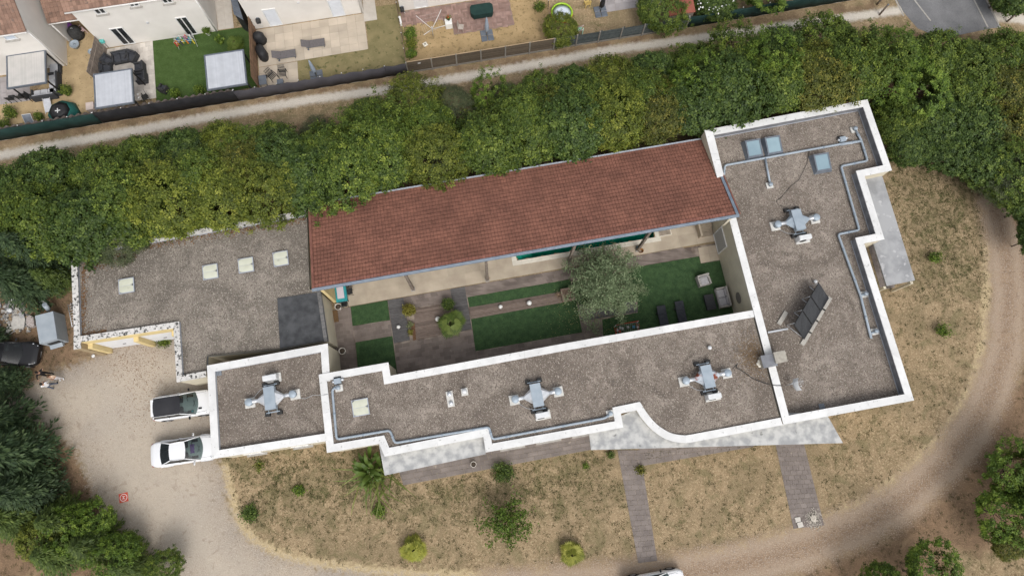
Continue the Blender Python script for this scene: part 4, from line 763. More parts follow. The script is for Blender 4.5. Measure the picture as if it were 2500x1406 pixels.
# ================================================================== ON THE ROOFS
ALU = mat('galvanised_duct', (.70, .72, .75), (.58, .60, .63), scale=5, rough=.38, metal=.55); BLUEG = mat('blue_grey_sheet', (.30, .355, .41), (.36, .415, .47), scale=2, rough=.5, metal=.2)
RUB = mat('black_rubber', (.025, .025, .025), (.045, .045, .045), scale=6, rough=.8); SLABW = mat('pale_pad', (.66, .65, .62), (.54, .53, .50), scale=4, rough=.9); ACW = mat('appliance_white', (.66, .67, .68), (.60, .61, .62), scale=3, rough=.5)
RUSTM = mat('duct_with_rust', (.52, .56, .61), (.44, .48, .53), scale=3, rough=.5, metal=.3, spots=[((.24, .07, .04), 1.6, .53)])
CABLE = mat('cable_black', (.02, .02, .02), (.03, .03, .03), rough=.6); GCAB = mat('cable_grey', (.35, .36, .37), (.42, .43, .44), rough=.6)
def vent_unit(px, py, z, flip, label, cone=ALU, sc=1.0):
    p = W(px, py, z+.4); t = thing('ventilation_unit', label, 'ventilation unit', (p.x, p.y, z), BA, 'roof ventilation units'); s = -1 if flip else 1
    mb = MB(); mb.box((0, 0, .50), (.68, 1.5, .46), bev=.02); h = mb.build('fan_housing', BLUEG, t)
    mb = MB(); mb.box((0, 0, .745), (.72, 1.54, .02)); mb.build('lid', BLUEG, h)
    for d in (-1, 1):
        mb = MB(); a = [(.34*d, -.52, .30), (.34*d, .52, .30), (.34*d, .52, .66), (.34*d, -.52, .66)]; n = 8; ring = [(.86*d, .13*math.cos(2*math.pi*(k+.5)/n), .46+.13*math.sin(2*math.pi*(k+.5)/n)) for k in range(n)]
        sq = [(.34*d, .52, .42), (.34*d, .30, .68), (.34*d, -.30, .68), (.34*d, -.52, .42), (.34*d, -.52, .36), (.34*d, -.30, .28), (.34*d, .30, .28), (.34*d, .52, .36)]
        mb.add(sq+ring, [(k, (k+1) % n, n+(k+1) % n, n+k) if d > 0 else (n+k, n+(k+1) % n, (k+1) % n, k) for k in range(n)]); mb.build('transition', cone, t)
        mb = MB(); mb.tube([(.84*d, 0, .46), (1.22*d, 0, .46), (1.42*d, 0, .43)], .13, 14); k = mb.build('duct', ALU, t)
        mb = MB(); mb.tube([(1.02*d, 0, .46), (1.06*d, 0, .46)], .14, 14); mb.build('duct_collar', ALU, k)
        mb = MB(); mb.box((1.52*d, 0, .06), (.66, .66, .12)); mb.build('base_pad', SLABW, t)
        mb = MB(); mb.lathe([(.20, .12), (.20, .42), (.26, .44), (.26, .56), (.22, .60), (.001, .62)], (1.46*d, 0, 0), 18); mb.build('cowl', BLUEG, t)
    for e in (-1, 1):
        for d in (-1, 1): mb = MB(); mb.box((.40*d, 1.0*e, .14), (.34, .28, .28), bev=.03); mb.build('rubber_foot', RUB, t)
        mb = MB(); mb.box((0, .92*e, .28), (.9, .06, .05)); mb.box((.28, .88*e, .30), (.04, .2, .05)); mb.box((-.28, .88*e, .30), (.04, .2, .05)); mb.build('rail', BLUEG, t)
    y = -1.36*s; mb = MB(); mb.box((.18, y+.02, .05), (1.05, .6, .10)); mb.build('base_pad', SLABW, t)
    mb = MB(); mb.box((.12, y, .45), (.92, .36, .66), bev=.03); ac = mb.build('condenser', ACW, t); mb = MB(); mb.lathe([(.24, 0), (.24, .03), (.2, .04), (.05, .03)], (0, 0, 0), 20); M = Matrix.Translation((.0, y-.18*s, .45)) @ Matrix.Rotation(rad(90*s), 4, 'X'); mb.v = [tuple(M @ Vector(v)) for v in mb.v]; mb.build('fan_grille', RUB, ac)
    mb = MB(); mb.tube([(-.3, -.9*s, .3), (-.8, -.7*s, .1), (-1.2, -.35*s, .06), (-1.4, -.25*s, .1)], .018, 5); mb.build('cable', GCAB, t)
    return t
vent_unit(662, 972, 3.45, True, 'silver ventilation unit on the left roof, its white condenser at the back')
vent_unit(1310, 965, 3.72, False, 'silver ventilation unit in the middle of the long roof')
vent_unit(1725, 920, 3.72, False, 'ventilation unit with rust patches, right end of the long roof', RUSTM)
vent_unit(1945, 540, 3.15, False, 'ventilation unit on the right hand roof, its sheet metal all blue grey', BLUEG)
def pipe_run(name, label, px, z, r=.085, parts=(), caps=()):
    P = WP(px, z); o0 = P[0]; t = thing(name, label, 'pipe', (o0.x, o0.y, z)); mb = MB(); sm = []
    for i, p in enumerate(P):     # soften the bends
        if 0 < i < len(P)-1:
            a = (P[i-1]-p).normalized(); b = (P[i+1]-p).normalized(); k = min(.16, (P[i-1]-p).length*.4, (P[i+1]-p).length*.4); sm += [p+a*k, p+a*k*.3+b*k*.3, p+b*k]
        else: sm.append(p)
    mb.tube(sm, r, 12); mb.build('pipe', DRAIN, t, world=True)
    for a, b in zip(P[:-1], P[1:]):
        L_ = (b-a).length; d = (b-a).normalized(); n = int(L_/1.9)
        for k in range(max(1, n)):
            c = lerp(a, b, (k+.5)/max(1, n)); mb = MB(); mb.tube([c-d*.06, c+d*.06], r*1.18, 12); mb.build('collar', mat('pipe_collar', (.27, .32, .38), (.24, .29, .35), rough=.5), t, world=True)
            mb = MB(); mb.box((c.x, c.y, z-.11), (.16, .10, .10), rz=math.atan2(d.y, d.x)); mb.build('saddle', RUB, t, world=True)
    for q in parts: mb = MB(); mb.tube(WP(q, z), r*.95, 10); mb.build('branch', DRAIN, t, world=True)
    for (x, y) in caps:
        q = W(x, y, z); mb = MB(); mb.box((q.x, q.y, z-.1), (.5, .45, .1), rz=BA); mb.build('base_pad', SLABW, t, world=True); mb = MB(); mb.lathe([(.11, -.08), (.11, .12), (.15, .14), (.15, .22), (.001, .24)], tuple(q), 14); mb.build('cap', DRAIN, t, world=True)
    return t
pipe_run('vent_pipe', 'grey pipe crossing the right roof past the glass skylights', [(1766, 440), (1769, 404), (1868, 386), (1960, 369), (2060, 351), (2103, 344)], 3.32, parts=[[(1868, 386), (1880, 448)]], caps=[(1880, 452)])
pipe_run('vent_pipe', 'long zigzag grey pipe along the right parapet of the right roof', [(2088, 316), (2103, 344), (2118, 393), (2053, 406), (2098, 562), (2046, 572), (2101, 722), (2127, 826)], 3.32, parts=[[(2103, 345), (2052, 354)], [(2101, 722), (2112, 718)], [(2124, 815), (2136, 810)]], caps=[(2086, 316), (2112, 718), (2137, 809)])
pipe_run('vent_pipe', 'long zigzag grey pipe along the front parapet of the long roof', [(824, 944), (811, 950), (822, 1072), (952, 1050), (964, 1081), (1194, 1042), (1202, 1072), (1478, 1020), (1490, 1010)], 3.86, r=.08, caps=[(827, 947), (1490, 1009)])
def fanbox(px, py, z, label):
    p = W(px, py, z); t = thing('duct_fan_box', label, 'fan', (p.x, p.y, z), BA); mb = MB(); mb.box((0, 0, .22), (.46, .36, .32), bev=.02); mb.build('housing', BLUEG, t); mb = MB(); mb.tube([(.2, .05, .22), (.42, .05, .22)], .09, 10); mb.tube([(-.2, .0, .22), (-.36, 0, .22)], .08, 10); mb.build('spigot', ALU, t); mb = MB(); mb.box((0, .26, .12), (.5, .1, .06)); mb.build('bracket', RUB, t)
fanbox(826, 931, 3.72, 'small grey fan box at the back left corner of the long roof'); fanbox(2053, 344, 3.15, 'small grey fan box on the cross pipe of the right roof')
# square translucent skylight lids
LID = mat('translucent_lid', (.58, .59, .49), (.50, .51, .41), scale=1.4, rough=.5, detail=7, spots=[((.36, .37, .30), 3, .66)], spec=.5)
def lid(px, py, z, s, label, rz=BA):
    p = W(px, py, z+.2); t = thing('skylight_lid', label, 'skylight', (p.x, p.y, z), rz, 'pale square skylight lids'); mb = MB(); mb.box((0, 0, .08), (s, s, .17)); mb.build('upstand', FLASH, t); mb = MB(); mb.box((0, 0, .185), (s+.06, s+.06, .03), bev=.012); k = mb.build('frame', ZINCL, t)
    mb = MB()
    for sy in (-1, 1):
        mb = MB(); n = 6; c = s/2-.03; mb.add([(x*c, sy*(c*(.02+.98*y)), .2+.015*(1-x*x)*(1-(2*y-1)**2)) for y in [i/n for i in range(n+1)] for x in [-1+2*i/n for i in range(n+1)]], [(j*(n+1)+i, j*(n+1)+i+1, (j+1)*(n+1)+i+1, (j+1)*(n+1)+i) if sy > 0 else (j*(n+1)+i, (j+1)*(n+1)+i, (j+1)*(n+1)+i+1, j*(n+1)+i+1) for j in range(n) for i in range(n)], 0, True); mb.build('pane', LID, k)
lid(308, 697, 3.02, 1.02, 'pale skylight lid standing alone at the left of the garage roof'); lid(513, 663, 3.02, 1.02, 'leftmost of three pale skylight lids in a row on the garage roof'); lid(600, 647, 3.02, 1.02, 'middle of three pale skylight lids in a row on the garage roof'); lid(685, 631, 3.02, 1.02, 'rightmost of three pale skylight lids, nearest the tiled roof'); lid(880, 994, 3.72, 1.06, 'pale skylight lid at the left end of the long roof')
# tilted glass roof windows
GLZ = mat('sky_blue_glazing', (.20, .29, .34), (.25, .35, .40), scale=.7, rough=.06, spec=.8); SKF = mat('slate_frame', (.13, .15, .18), (.17, .19, .22), scale=3, rough=.45, metal=.3)
def velux(px, py, label, tl=.22):
    p = W(px, py, 3.5); t = thing('roof_window', label, 'skylight', (p.x, p.y, 3.15), BA, 'blue glass roof windows'); w_, l = 1.18, 1.30
    mb = MB(); mb.add([(-w_/2-.14, -l/2-.1, 0), (w_/2+.08, -l/2-.1, 0), (w_/2+.08, l/2+.1, 0), (-w_/2-.14, l/2+.1, 0), (-w_/2, -l/2, .22), (w_/2, -l/2, .22), (w_/2, l/2, .44), (-w_/2, l/2, .44)], [(0, 1, 5, 4), (1, 2, 6, 5), (2, 3, 7, 6), (3, 0, 4, 7), (4, 5, 6, 7)]); mb.build('upstand', SKF, t)
    rx = math.atan2(.22, l); fr = MB()
    for c, s in (((0, -l/2+.05, .245), (w_, .1, .08)), ((0, l/2-.05, .455), (w_, .1, .08))): fr.box(c, s, rx=rx)
    for d in (-1, 1): fr.box((d*(w_/2-.05), 0, .35), (.1, l-.12, .08), rx=rx)
    f = fr.build('frame', SKF, t); mb = MB(); mb.box((0, 0, .352), (w_-.2, l-.2, .02), rx=rx); mb.build('pane', GLZ, f)
velux(1841, 362, 'left of two paired blue glass roof windows'); velux(1889, 354, 'right of two paired blue glass roof windows'); velux(2008, 396, 'blue glass roof window standing alone below the cross pipe')
# solar panels on a tilted rack
SOL = mat('solar_glass', (.018, .019, .022), (.028, .029, .033), scale=1.2, rough=.12, spec=.6, stretch=(3, 1, 1)); BLK = mat('black_frame', (.015, .015, .016), (.025, .025, .026), rough=.5)
hi0, hi1, lo0, lo1 = W(1998, 689, 4.3), W(1937, 793, 4.3), W(2023, 727, 3.35), W(1962, 829, 3.35)
sol = thing('solar_panels', 'rack of three tilted black solar panels on the right hand roof', 'solar panels', (lo0.x, lo0.y, 3.15))
for k in range(3):
    t0, t1 = k/3+.006, (k+1)/3-.006; q = [lerp(lo0, lo1, t0), lerp(lo0, lo1, t1), lerp(hi0, hi1, t1), lerp(hi0, hi1, t0)]; nr = (q[1]-q[0]).cross(q[3]-q[0]).normalized(); nr = nr if nr.z > 0 else -nr
    mb = MB(); mb.hexa(q, [p+nr*.05 for p in q]); f = mb.build('panel', BLK, sol, world=True); c = sum(q, Vector())/4; q2 = [c+(p-c)*.95+nr*.051 for p in q]; mb = MB(); mb.hexa(q2, [p+nr*.004 for p in q2]); mb.build('pane', SOL, f, world=True)
for t0 in (.04, .34, .66, .96):
    h, l = lerp(hi0, hi1, t0), lerp(lo0, lo1, t0); ft = h+(h-l)*.08; mb = MB(); mb.tube([h, (ft.x, ft.y, 3.2)], .025, 5); mb.tube([(ft.x, ft.y, 3.2), (l.x, l.y, 3.2)], .025, 5); mb.build('strut', ALU, sol, world=True)
d = (lo1-lo0).normalized(); nrm = (lo0-hi0); nrm.z = 0; nrm.normalize(); PLK = mat('concrete_ballast', (.34, .32, .29), (.42, .40, .36), scale=5, rough=.95)
for k in range(4):
    c = lerp(lo0, lo1, (k+.5)/4*1.1-.03)+nrm*.12; mb = MB(); mb.box((c.x, c.y, 3.21), (1.12, .3, .12), rz=math.atan2(d.y, d.x)); mb.build('ballast_block', PLK, sol, world=True)
c = lerp(hi0, hi1, .9)-nrm*.6; mb = MB(); mb.box((c.x, c.y, 3.21), (1.1, .3, .12), rz=math.atan2(d.y, d.x)); mb.build('ballast_block', PLK, sol, world=True)
p0, p1 = W(1876, 811, 3.3), W(1925, 802, 3.3); mb = MB(); mb.box((0, 0, 0), ((p1-p0).length, .12, .08)); o = mb.build('cable_tray', ALU); o.location = (p0+p1)/2-up*.09; o.rotation_euler = (0, 0, math.atan2((p1-p0).y, (p1-p0).x)); tag(o, 'short grey cable tray between the parapet and the solar panels', 'cable tray')
# chimney stack across the inner parapet, stones beside it
p = W(1884, 878, 4.0); ch = thing('chimney', 'square concrete chimney stack straddling the inner parapet', 'chimney', (p.x, p.y, 3.2), BA)
CHM = mat('chimney_concrete', (.40, .37, .32), (.30, .28, .245), scale=4, rough=.95, spots=[((.52, .50, .46), 6, .66)]); mb = MB(); mb.box((-.3, -.05, .55), (.95, .8, 1.1)); mb.build('stack', CHM, ch); mb = MB(); mb.box((.42, .06, .62), (.78, .72, 1.24)); mb.build('stack', CHM, ch); mb = MB(); mb.box((.44, .06, 1.28), (.84, .78, .07), bev=.02); mb.build('cap', CHM, ch); mb = MB(); mb.box((-.34, -.05, 1.13), (1.0, .86, .05)); mb.build('flashing', FLASH, ch)
rr = random.Random(4)
for k in range(6):
    q = W(1856+rr.uniform(-6, 8), 884+rr.uniform(-4, 16), 3.75); mb = MB(); mb.ball((0, 0, .05), .12, sq=(rr.uniform(.7, 1.3), rr.uniform(.7, 1.2), .6), n=7); o = mb.build('loose_stone', PW); o.location = (q.x, q.y, 3.72); tag(o, 'pale loose stone at the foot of the chimney, '+('biggest of the pile', 'furthest left', 'nearest the parapet', 'lowest in the picture', 'flattest of the pile', 'behind the others')[k], 'stone', 'stones by the chimney')
# aerial and dish beside the inner parapet
p = W(1920, 940, 3.3); an = thing('aerial', 'rooftop aerial with small curved dish beside the inner parapet', 'aerial', (p.x, p.y, 3.15), BA)
mb = MB(); mb.tube([(0, 0, 0), (0, 0, 1.2)], .025, 6); mb.build('mast', ALU, an); mb = MB(); mb.tube([(-.1, .05, 1.2), (.8, .05, 1.2)], .012, 4)
for k in range(7): mb.tube([(.1+k*.1, -.22+k*.012, 1.2), (.1+k*.1, .32-k*.012, 1.2)], .008, 4)
mb.build('yagi', ALU, an); mb = MB(); n = 12; mb.add([(.25+.16*(x*x+z*z)*.9+.0, -.1+.42*x, .7+.42*z) for z in [-1+2*i/8 for i in range(9)] for x in [-1+2*i/8 for i in range(9)]], [(j*9+i, j*9+i+1, j*9+i+10, j*9+i+9) for j in range(8) for i in range(8)], 0, True); ds = mb.build('dish', ACW, an); mb = MB(); mb.tube([(.25, -.1, .5), (.7, -.25, .72)], .012, 4); mb.tube([(.68, -.25, .72), (.76, -.27, .74)], .035, 8); mb.build('feed_arm', ALU, ds)
def rooftop_vent(px, py, z, label, r=.12, h=.3, pad=None, m=ACW):
    p = W(px, py, z+.15); t = thing('roof_vent', label, 'vent', (p.x, p.y, z), BA)
    if pad: mb = MB(); mb.box((0, 0, .04), (*pad, .08)); mb.build('base_pad', SLABW, t)
    mb = MB(); mb.lathe([(r*.8, 0), (r*.8, h*.6), (r*1.2, h*.65), (r*1.1, h*.9), (.001, h)], (0, 0, 0), 16); mb.build('cowl', m, t); return t
rooftop_vent(1732, 849, 3.72, 'small round white vent on the gravel near the courtyard parapet'); rooftop_vent(1990, 688, 3.15, 'small round white vent just above the solar panels', .11)
rooftop_vent(1134, 956, 3.72, 'single tall white vent pipe on its own pad on the long roof', .15, .55, (.45, .5)); t = rooftop_vent(1097, 962, 3.72, 'pair of chrome vents on one narrow pad on the long roof', .13, .25, None, ALU)
mb = MB(); mb.box((0, -.32, .04), (.46, 1.05, .08)); mb.build('base_pad', SLABW, t); mb = MB(); mb.lathe([(.1, 0), (.1, .15), (.15, .17), (.14, .22), (.001, .25)], (.02, -.62, 0), 16); mb.build('cowl', ALU, t)
def drain(px, py, z, label): p = W(px, py, z); t = thing('roof_drain', label, 'drain', (p.x, p.y, z), BA); mb = MB(); [mb.box((-.15+.1*k, 0, .05), (.025, .36, .05)) for k in range(4)]; mb.build('grate', DRAIN, t); mb = MB(); mb.box((0, 0, .015), (.4, .4, .03)); mb.build('plate', FLASH, t)
drain(2006, 992, 3.15, 'small roof drain grate by the front parapet of the right roof'); drain(534, 910, 3.45, 'small roof drain grate in the back corner of the left roof')
def cable(px, z, label, r=.02, m=CABLE, zs=None):
    P = [W(x, y, z if zs is None else zs[i]) for i, (x, y) in enumerate(px)]; mb = MB(); mb.tube(P, r, 5); o = mb.build('cable', m, None, loc=tuple(P[0])); tag(o, label, 'cable')
cable([(1788, 900), (1800, 888), (1797, 897), (1812, 905), (1840, 925), (1870, 936), (1895, 941), (1912, 941)], 3.78, 'black cable sagging from a ventilation unit over the inner parapet', .025, zs=[4.1, 4.2, 3.9, 3.8, 3.8, 3.82, 3.93, 3.95])
cable([(1975, 370), (1970, 400), (1950, 440), (1930, 455), (1905, 485), (1895, 490), (1900, 500), (1915, 505)], 3.18, 'thin black cable trailing down the right roof from the cross pipe', .014)
cable([(715, 968), (745, 973), (765, 964), (786, 965), (800, 962)], 3.5, 'cable running from the left ventilation unit over the parapet', .016, GCAB, zs=[3.5, 3.5, 3.6, 3.87, 3.9])

# ================================================================== IN THE COURTYARD
WICK = mat('grey_wicker', (.33, .31, .29), (.42, .40, .375), scale=22, rough=.85); CUSH = mat('grey_cushion', (.36, .35, .36), (.42, .41, .42), scale=4, rough=.95); BWICK = mat('black_wicker', (.03, .031, .034), (.055, .056, .06), scale=22, rough=.8); BCUSH = mat('black_cushion', (.040, .043, .052), (.06, .063, .072), scale=4, rough=.95)
def sofa(px, py, rz, label, w_=.9, seats=1, fm=WICK, cm=CUSH, name='garden_armchair', cat='armchair', z=.034, back=True, arms=(1, 1), d=.82, group=None, hb=.72):
    p = W(px, py, .4); t = thing(name, label, cat, (p.x, p.y, z), rz, group)
    mb = MB(); mb.box((0, 0, .17), (w_, d, .30), bev=.02); mb.build('seat_base', fm, t)
    if back: mb = MB(); mb.box((0, d/2-.07, .30+(hb-.3)/2), (w_, .14, hb-.3), bev=.03); mb.build('backrest', fm, t)
    for s, on in ((-1, arms[0]), (1, arms[1])):
        if on: mb = MB(); mb.box((s*(w_/2-.065), -.07 if back else 0, .44), (.13, d-.14 if back else d, .26), bev=.03); mb.build('armrest', fm, t)
    iw = w_-.13*(arms[0]+arms[1]); x0 = -w_/2+.13*arms[0]
    for k in range(seats):
        c = x0+iw*(k+.5)/seats; mb = MB(); mb.box((c, -.06, .38), (iw/seats-.02, d-.2, .13), bev=.05); mb.build('seat_cushion', cm, t)
        if back: mb = MB(); mb.box((c, d/2-.2, .55), (iw/seats-.03, .13, .34), rx=-.15, bev=.05); mb.build('back_cushion', cm, t)
    return t
sofa(1718, 684, BA+.1, 'grey wicker armchair on the turf by the courtyard wall', .95); sofa(1765, 726, BA-rad(90), 'two seat grey wicker sofa against the courtyard wall', 1.55, 2, name='garden_sofa', cat='sofa')
p = W(1733, 738, .3); t = thing('coffee_table', 'low black coffee table in front of the grey sofa', 'table', (p.x, p.y, .034), BA+rad(90)); mb = MB(); mb.box((0, 0, .36), (1.2, .72, .05), bev=.01); mb.build('tabletop', BWICK, t); mb = MB(); mb.box((0, 0, .18), (1.1, .62, .30)); mb.build('base', BWICK, t)
def lounger(px, py, rz, label, m=BCUSH, l=1.95, rise=0.0, group=None, frame=BWICK, z=.034, arch=False):
    p = W(px, py, .3); t = thing('sun_lounger', label, 'sun lounger', (p.x, p.y, z), rz, group); w_ = .66
    a = math.radians(rise); hx = l*.36
    mb = MB(); mb.box((0, -.18*l, .30), (w_, l*.64, .06), bev=.02); mb.build('bed', m, t)
    c = Vector((0, .14*l, .30)); mb = MB(); mb.box(c+Vector((0, math.cos(a)*hx/2, math.sin(a)*hx/2)), (w_, hx, .06), rx=a, bev=.02); mb.build('backrest', m, t)
    for sx in (-1, 1):
        mb = MB(); mb.box((sx*(w_/2-.02), -.1*l, .26), (.05, l*.8, .05)); mb.build('rail', frame, t)
        for y in (-.44, .22): mb = MB(); mb.box((sx*(w_/2-.03), y*l, .12), (.05, .05, .24)); mb.build('leg', frame, t)
    for sx in (-1, 1): mb = MB(); mb.tube([(sx*(w_/2+.02), .24*l, .08), (sx*(w_/2+.06), .24*l, .08)], .08, 10); mb.build('wheel', frame, t)
    return t
lounger(1619, 777, BA-.02, 'left of two dark grey sun loungers on the courtyard turf', rise=6); lounger(1663, 766, BA-.02, 'right of two dark grey sun loungers on the courtyard turf', rise=6)
# red and white goal with balls
REDM = mat('red_tube', (.40, .05, .03), (.45, .07, .04), rough=.5); WHM = mat('white_tube', (.75, .75, .75), (.7, .7, .7), rough=.5)
p = W(1527, 797, 0); t = thing('goal', 'small red and white football goal near the front courtyard wall', 'goal', (p.x, p.y, .034), BA); gw = .85
for s in (-1, 1):
    mb = MB(); mb.tube([(s*gw, .1, 0), (s*gw, .1, .85)], .03, 8); mb.build('post', WHM, t); mb = MB(); mb.tube([(s*gw, .1, .03), (s*gw, -.65, .03)], .025, 8); mb.tube([(s*gw, -.65, .03), (s*gw, -.1, .8)], .02, 6); mb.build('side_rail', REDM, t)
mb = MB(); mb.tube([(-gw, .1, .85), (gw, .1, .85)], .03, 8); mb.build('crossbar', REDM, t); mb = MB(); mb.tube([(-gw, -.65, .03), (gw, -.65, .03)], .025, 8); mb.build('rear_bar', REDM, t)
mb = MB()
for k in range(12): x = -gw+2*gw*(k+.5)/12; mb.tube([(x, .1, .85), (x, -.25, .6), (x, -.65, .05)], .004, 3)
for k in range(6): q = (k+.5)/6; mb.tube([(-gw, .1-.75*q, .85*(1-q)), (gw, .1-.75*q, .85*(1-q))], .004, 3)
o = mb.build('net', WHM, t); BLUB = mat('blue_ball', (.05, .25, .45), (.06, .3, .5), rough=.4)
for k, (x, y, c, l) in enumerate(((1507, 806, 'w', 'white ball furthest left in the goal'), (1514, 800, 'w', 'white ball behind the front one at the left of the goal'), (1520, 802, 'w', 'dirty white ball left of centre in the goal'), (1533, 799, 'w', 'white ball in the middle of the goal'), (1547, 798, 'b', 'blue ball at the right of the goal'), (1557, 799, 'w', 'white ball furthest right in the goal'), (1513, 809, 'r', 'red ball half hidden by the white parapet'))):
    q = W(x, y, .14); mb = MB(); mb.ball((0, 0, .11), .11); o = mb.build('ball', {'w': mat('ball_white', (.55, .55, .55), (.08, .08, .08), scale=9, rough=.5, lo=.56, hi=.6, coord='obj'), 'b': BLUB, 'r': REDM}[c]); o.location = (q.x, q.y, .034); tag(o, l, 'ball', 'balls in the goal')
GLOBE = mat('white_globe', (.78, .78, .76), (.72, .72, .70), scale=3, rough=.4)
for x, y, l, r in ((1222, 749, 'white globe lamp on the long narrow deck, left of two', .16), (1292, 740, 'white globe lamp on the long narrow deck, right of two', .19), (1069, 779, 'largest white globe lamp, beside the fan palm', .2), (973, 798, 'small white globe lamp on the left dark deck', .15)):
    p = W(x, y, .2); t = thing('globe_lamp', l, 'lamp', (p.x, p.y, .055), 0, 'white globe lamps'); mb = MB(); mb.ball((0, 0, r+.03), r, n=20); mb.build('globe', GLOBE, t); mb = MB(); mb.lathe([(.09, 0), (.09, .05), (.06, .06)], (0, 0, 0), 14); mb.build('base', RUB, t)
POTW = mat('pale_pot', (.62, .58, .53), (.54, .50, .45), scale=4, rough=.7); SOIL = mat('potting_soil', (.06, .045, .035), (.09, .07, .05), scale=10, rough=1, bump=.5)
def pot(px, py, label, r=.26, h=.6, z=.02, m=POTW, zref=None):
    p = W(px, py, z+h*.8 if zref is None else zref); t = thing('plant_pot', label, 'pot', (p.x, p.y, z)); mb = MB(); mb.lathe([(r*.62, 0), (r*.95, h*.9), (r*1.08, h*.92), (r*1.08, h), (r*.88, h), (r*.84, h-.08)], (0, 0, 0), 20, cap=False); mb.build('pot', m, t); mb = MB(); mb.lathe([(r*.86, h-.075), (r*.4, h-.06), (.001, h-.055)], (0, 0, 0), 16); mb.build('soil', SOIL, t); return t
pot(826, 749, 'tall pale pot at the pillar end of the tiled shelter', .24, .65); pot(836, 857, 'tall pale pot beside the left courtyard door', .24, .65); pot(1156, 1133, 'empty pale pot on the paved apron in front of the villa', .2, .35)
# square planter at the end of the narrow deck
p = W(1386, 719, .3); t = thing('planter', 'square wooden planter with dead stems at the end of the long deck', 'planter', (p.x, p.y, .055), BA); s = .42
for c, d in (((0, s, .2), (.95, .12, .4)), ((0, -s, .2), (.95, .12, .4)), ((s, 0, .2), (.12, .72, .4)), ((-s, 0, .2), (.12, .72, .4))): bpiece('side', c, d, mat('planter_wood', (.22, .16, .125), (.28, .21, .17), scale=5, rough=.8, rnd=.1), t)
mb = MB(); mb.box((0, 0, .15), (.74, .74, .3)); mb.build('soil', mat('gravel_mulch', (.12, .085, .06), (.22, .16, .12), scale=14, rough=1, bump=.6), t)
def twig_bush(name, label, px, py, z, r, h, n, m, seed, leafm=None, nl=0, ls=.08, par_cat='plant'):
    p = W(px, py, z+h*.6); t = thing(name, label, par_cat, (p.x, p.y, z)); rr = random.Random(seed); mb = MB(); tips = []
    for k in range(n):
        a = rr.uniform(0, 6.28); l = rr.uniform(.5, 1); e = Vector((math.cos(a)*r*l, math.sin(a)*r*l, h*rr.uniform(.5, 1))); m1 = Vector((e.x*.35, e.y*.35, e.z*.6)); mb.tube([(0, 0, 0), m1, e], [.014, .010, .004], 4); tips += [m1, (m1+e)/2, e]
    mb.build('stems', m, t)
    if leafm:
        rng = np.random.default_rng(seed); c = np.array([tuple(x) for x in tips]); P_ = c[rng.integers(0, len(c), nl)]+rng.normal(0, .09*r/.4, (nl, 3)); P_[:, 2] = np.maximum(.03, P_[:, 2]); Vv, Ff, va = leaves(P_, ls, .5, .6, None, None, rng); link('foliage', rawmesh(name+'_foliage', Vv, Ff, leafm, {'leaf': ('FACE', va)}), t)
    return t
DRY = mat('dry_stem', (.30, .21, .14), (.38, .28, .19), scale=8, rough=.9)
twig_bush('dead_plant', 'dead brown plant beside the square planter', 1366, 721, .05, .42, .35, 60, DRY, 2); twig_bush('dead_plant', 'dry brown plant at the foot of the second shelter post', 1191, 679, .02, .25, .4, 30, DRY, 3)
twig_bush('shrub', 'rounded yellow green shrub at the head of the planting bed', 998, 757, .03, .42, .8, 60, BARK, 4, leafmat('gold_leaf', (.10, .09, .01), (.24, .22, .035), (.38, .35, .08), tree=.02), 2600, .10); twig_bush('shrub', 'small pale leaved plant in the planting bed', 1001, 793, .03, .2, .3, 24, BARK, 5, leafmat('pale_leaf', (.14, .16, .06), (.24, .27, .12), (.34, .36, .2), tree=.02), 500, .09); twig_bush('shrub', 'small yellow plant at the foot of the planting bed', 1003, 811, .03, .2, .3, 24, BARK, 6, MATS['gold_leaf'], 500, .09)
twig_bush('shrub', 'round dark green shrub behind the fan palm', 1093, 743, .03, .42, .8, 60, BARK, 7, LM_dark, 2400, .10)
def fan_palm(name, label, px, py, z, th, R, nl, leafm, seed, zref=None, cat='palm', blades=18):
    p = W(px, py, z+th+.1 if zref is None else zref); t = thing(name, label, cat, (p.x, p.y, z)); rng = np.random.default_rng(seed); mb = MB(); mb.tube([(0, 0, -.02), (0, 0, th*.5), (.02, 0, th)], [.14, .12, .10], 10); mb.build('trunk', mat('palm_trunk', (.16, .11, .075), (.24, .18, .12), scale=14, rough=.95, bump=.6), t)
    V_ = []; A_ = []; st = MB()
    for k in range(nl):
        az = k*2.399+rng.normal(0, .15); el = rng.uniform(-.15, 1.2) if k > nl*.35 else rng.uniform(.75, 1.5); pl = R*rng.uniform(.28, .62); d = np.array([math.cos(az)*math.cos(el), math.sin(az)*math.cos(el), math.sin(el)]); hub = np.array([0, 0, th])+d*pl; st.tube([(0, 0, th), tuple(hub)], [.02, .012], 4)
        u = np.array([math.cos(az), math.sin(az), rng.uniform(-.55, .35)]); u /= np.linalg.norm(u); s = np.array([-math.sin(az), math.cos(az), 0]); lv = rng.random()
        for b in range(blades):
            g = (b/(blades-1)-.5)*4.0; bd = u*math.cos(g)+s*math.sin(g); L_ = R*.52*(1-.12*abs(g))*rng.uniform(.88, 1.08); nrm = np.cross(bd, np.cross(u, s)); nrm /= np.linalg.norm(nrm)+1e-9; w_ = .042*R/.9
            m_ = hub+bd*L_*.55+np.array([0, 0, -.02]); e = hub+bd*L_+np.array([0, 0, -.12*L_]); V_ += [hub, m_+nrm*w_, e, m_-nrm*w_]; A_.append(min(1, max(0, lv*.7+rng.normal(.15, .12))))
    st.build('petioles', mat('petiole', (.16, .17, .06), (.2, .21, .08), rough=.7), t); V_ = np.array(V_); link('fronds', rawmesh(name+'_fronds', V_, np.arange(len(V_)).reshape(-1, 4), leafm, {'leaf': ('FACE', A_)}), t); return t
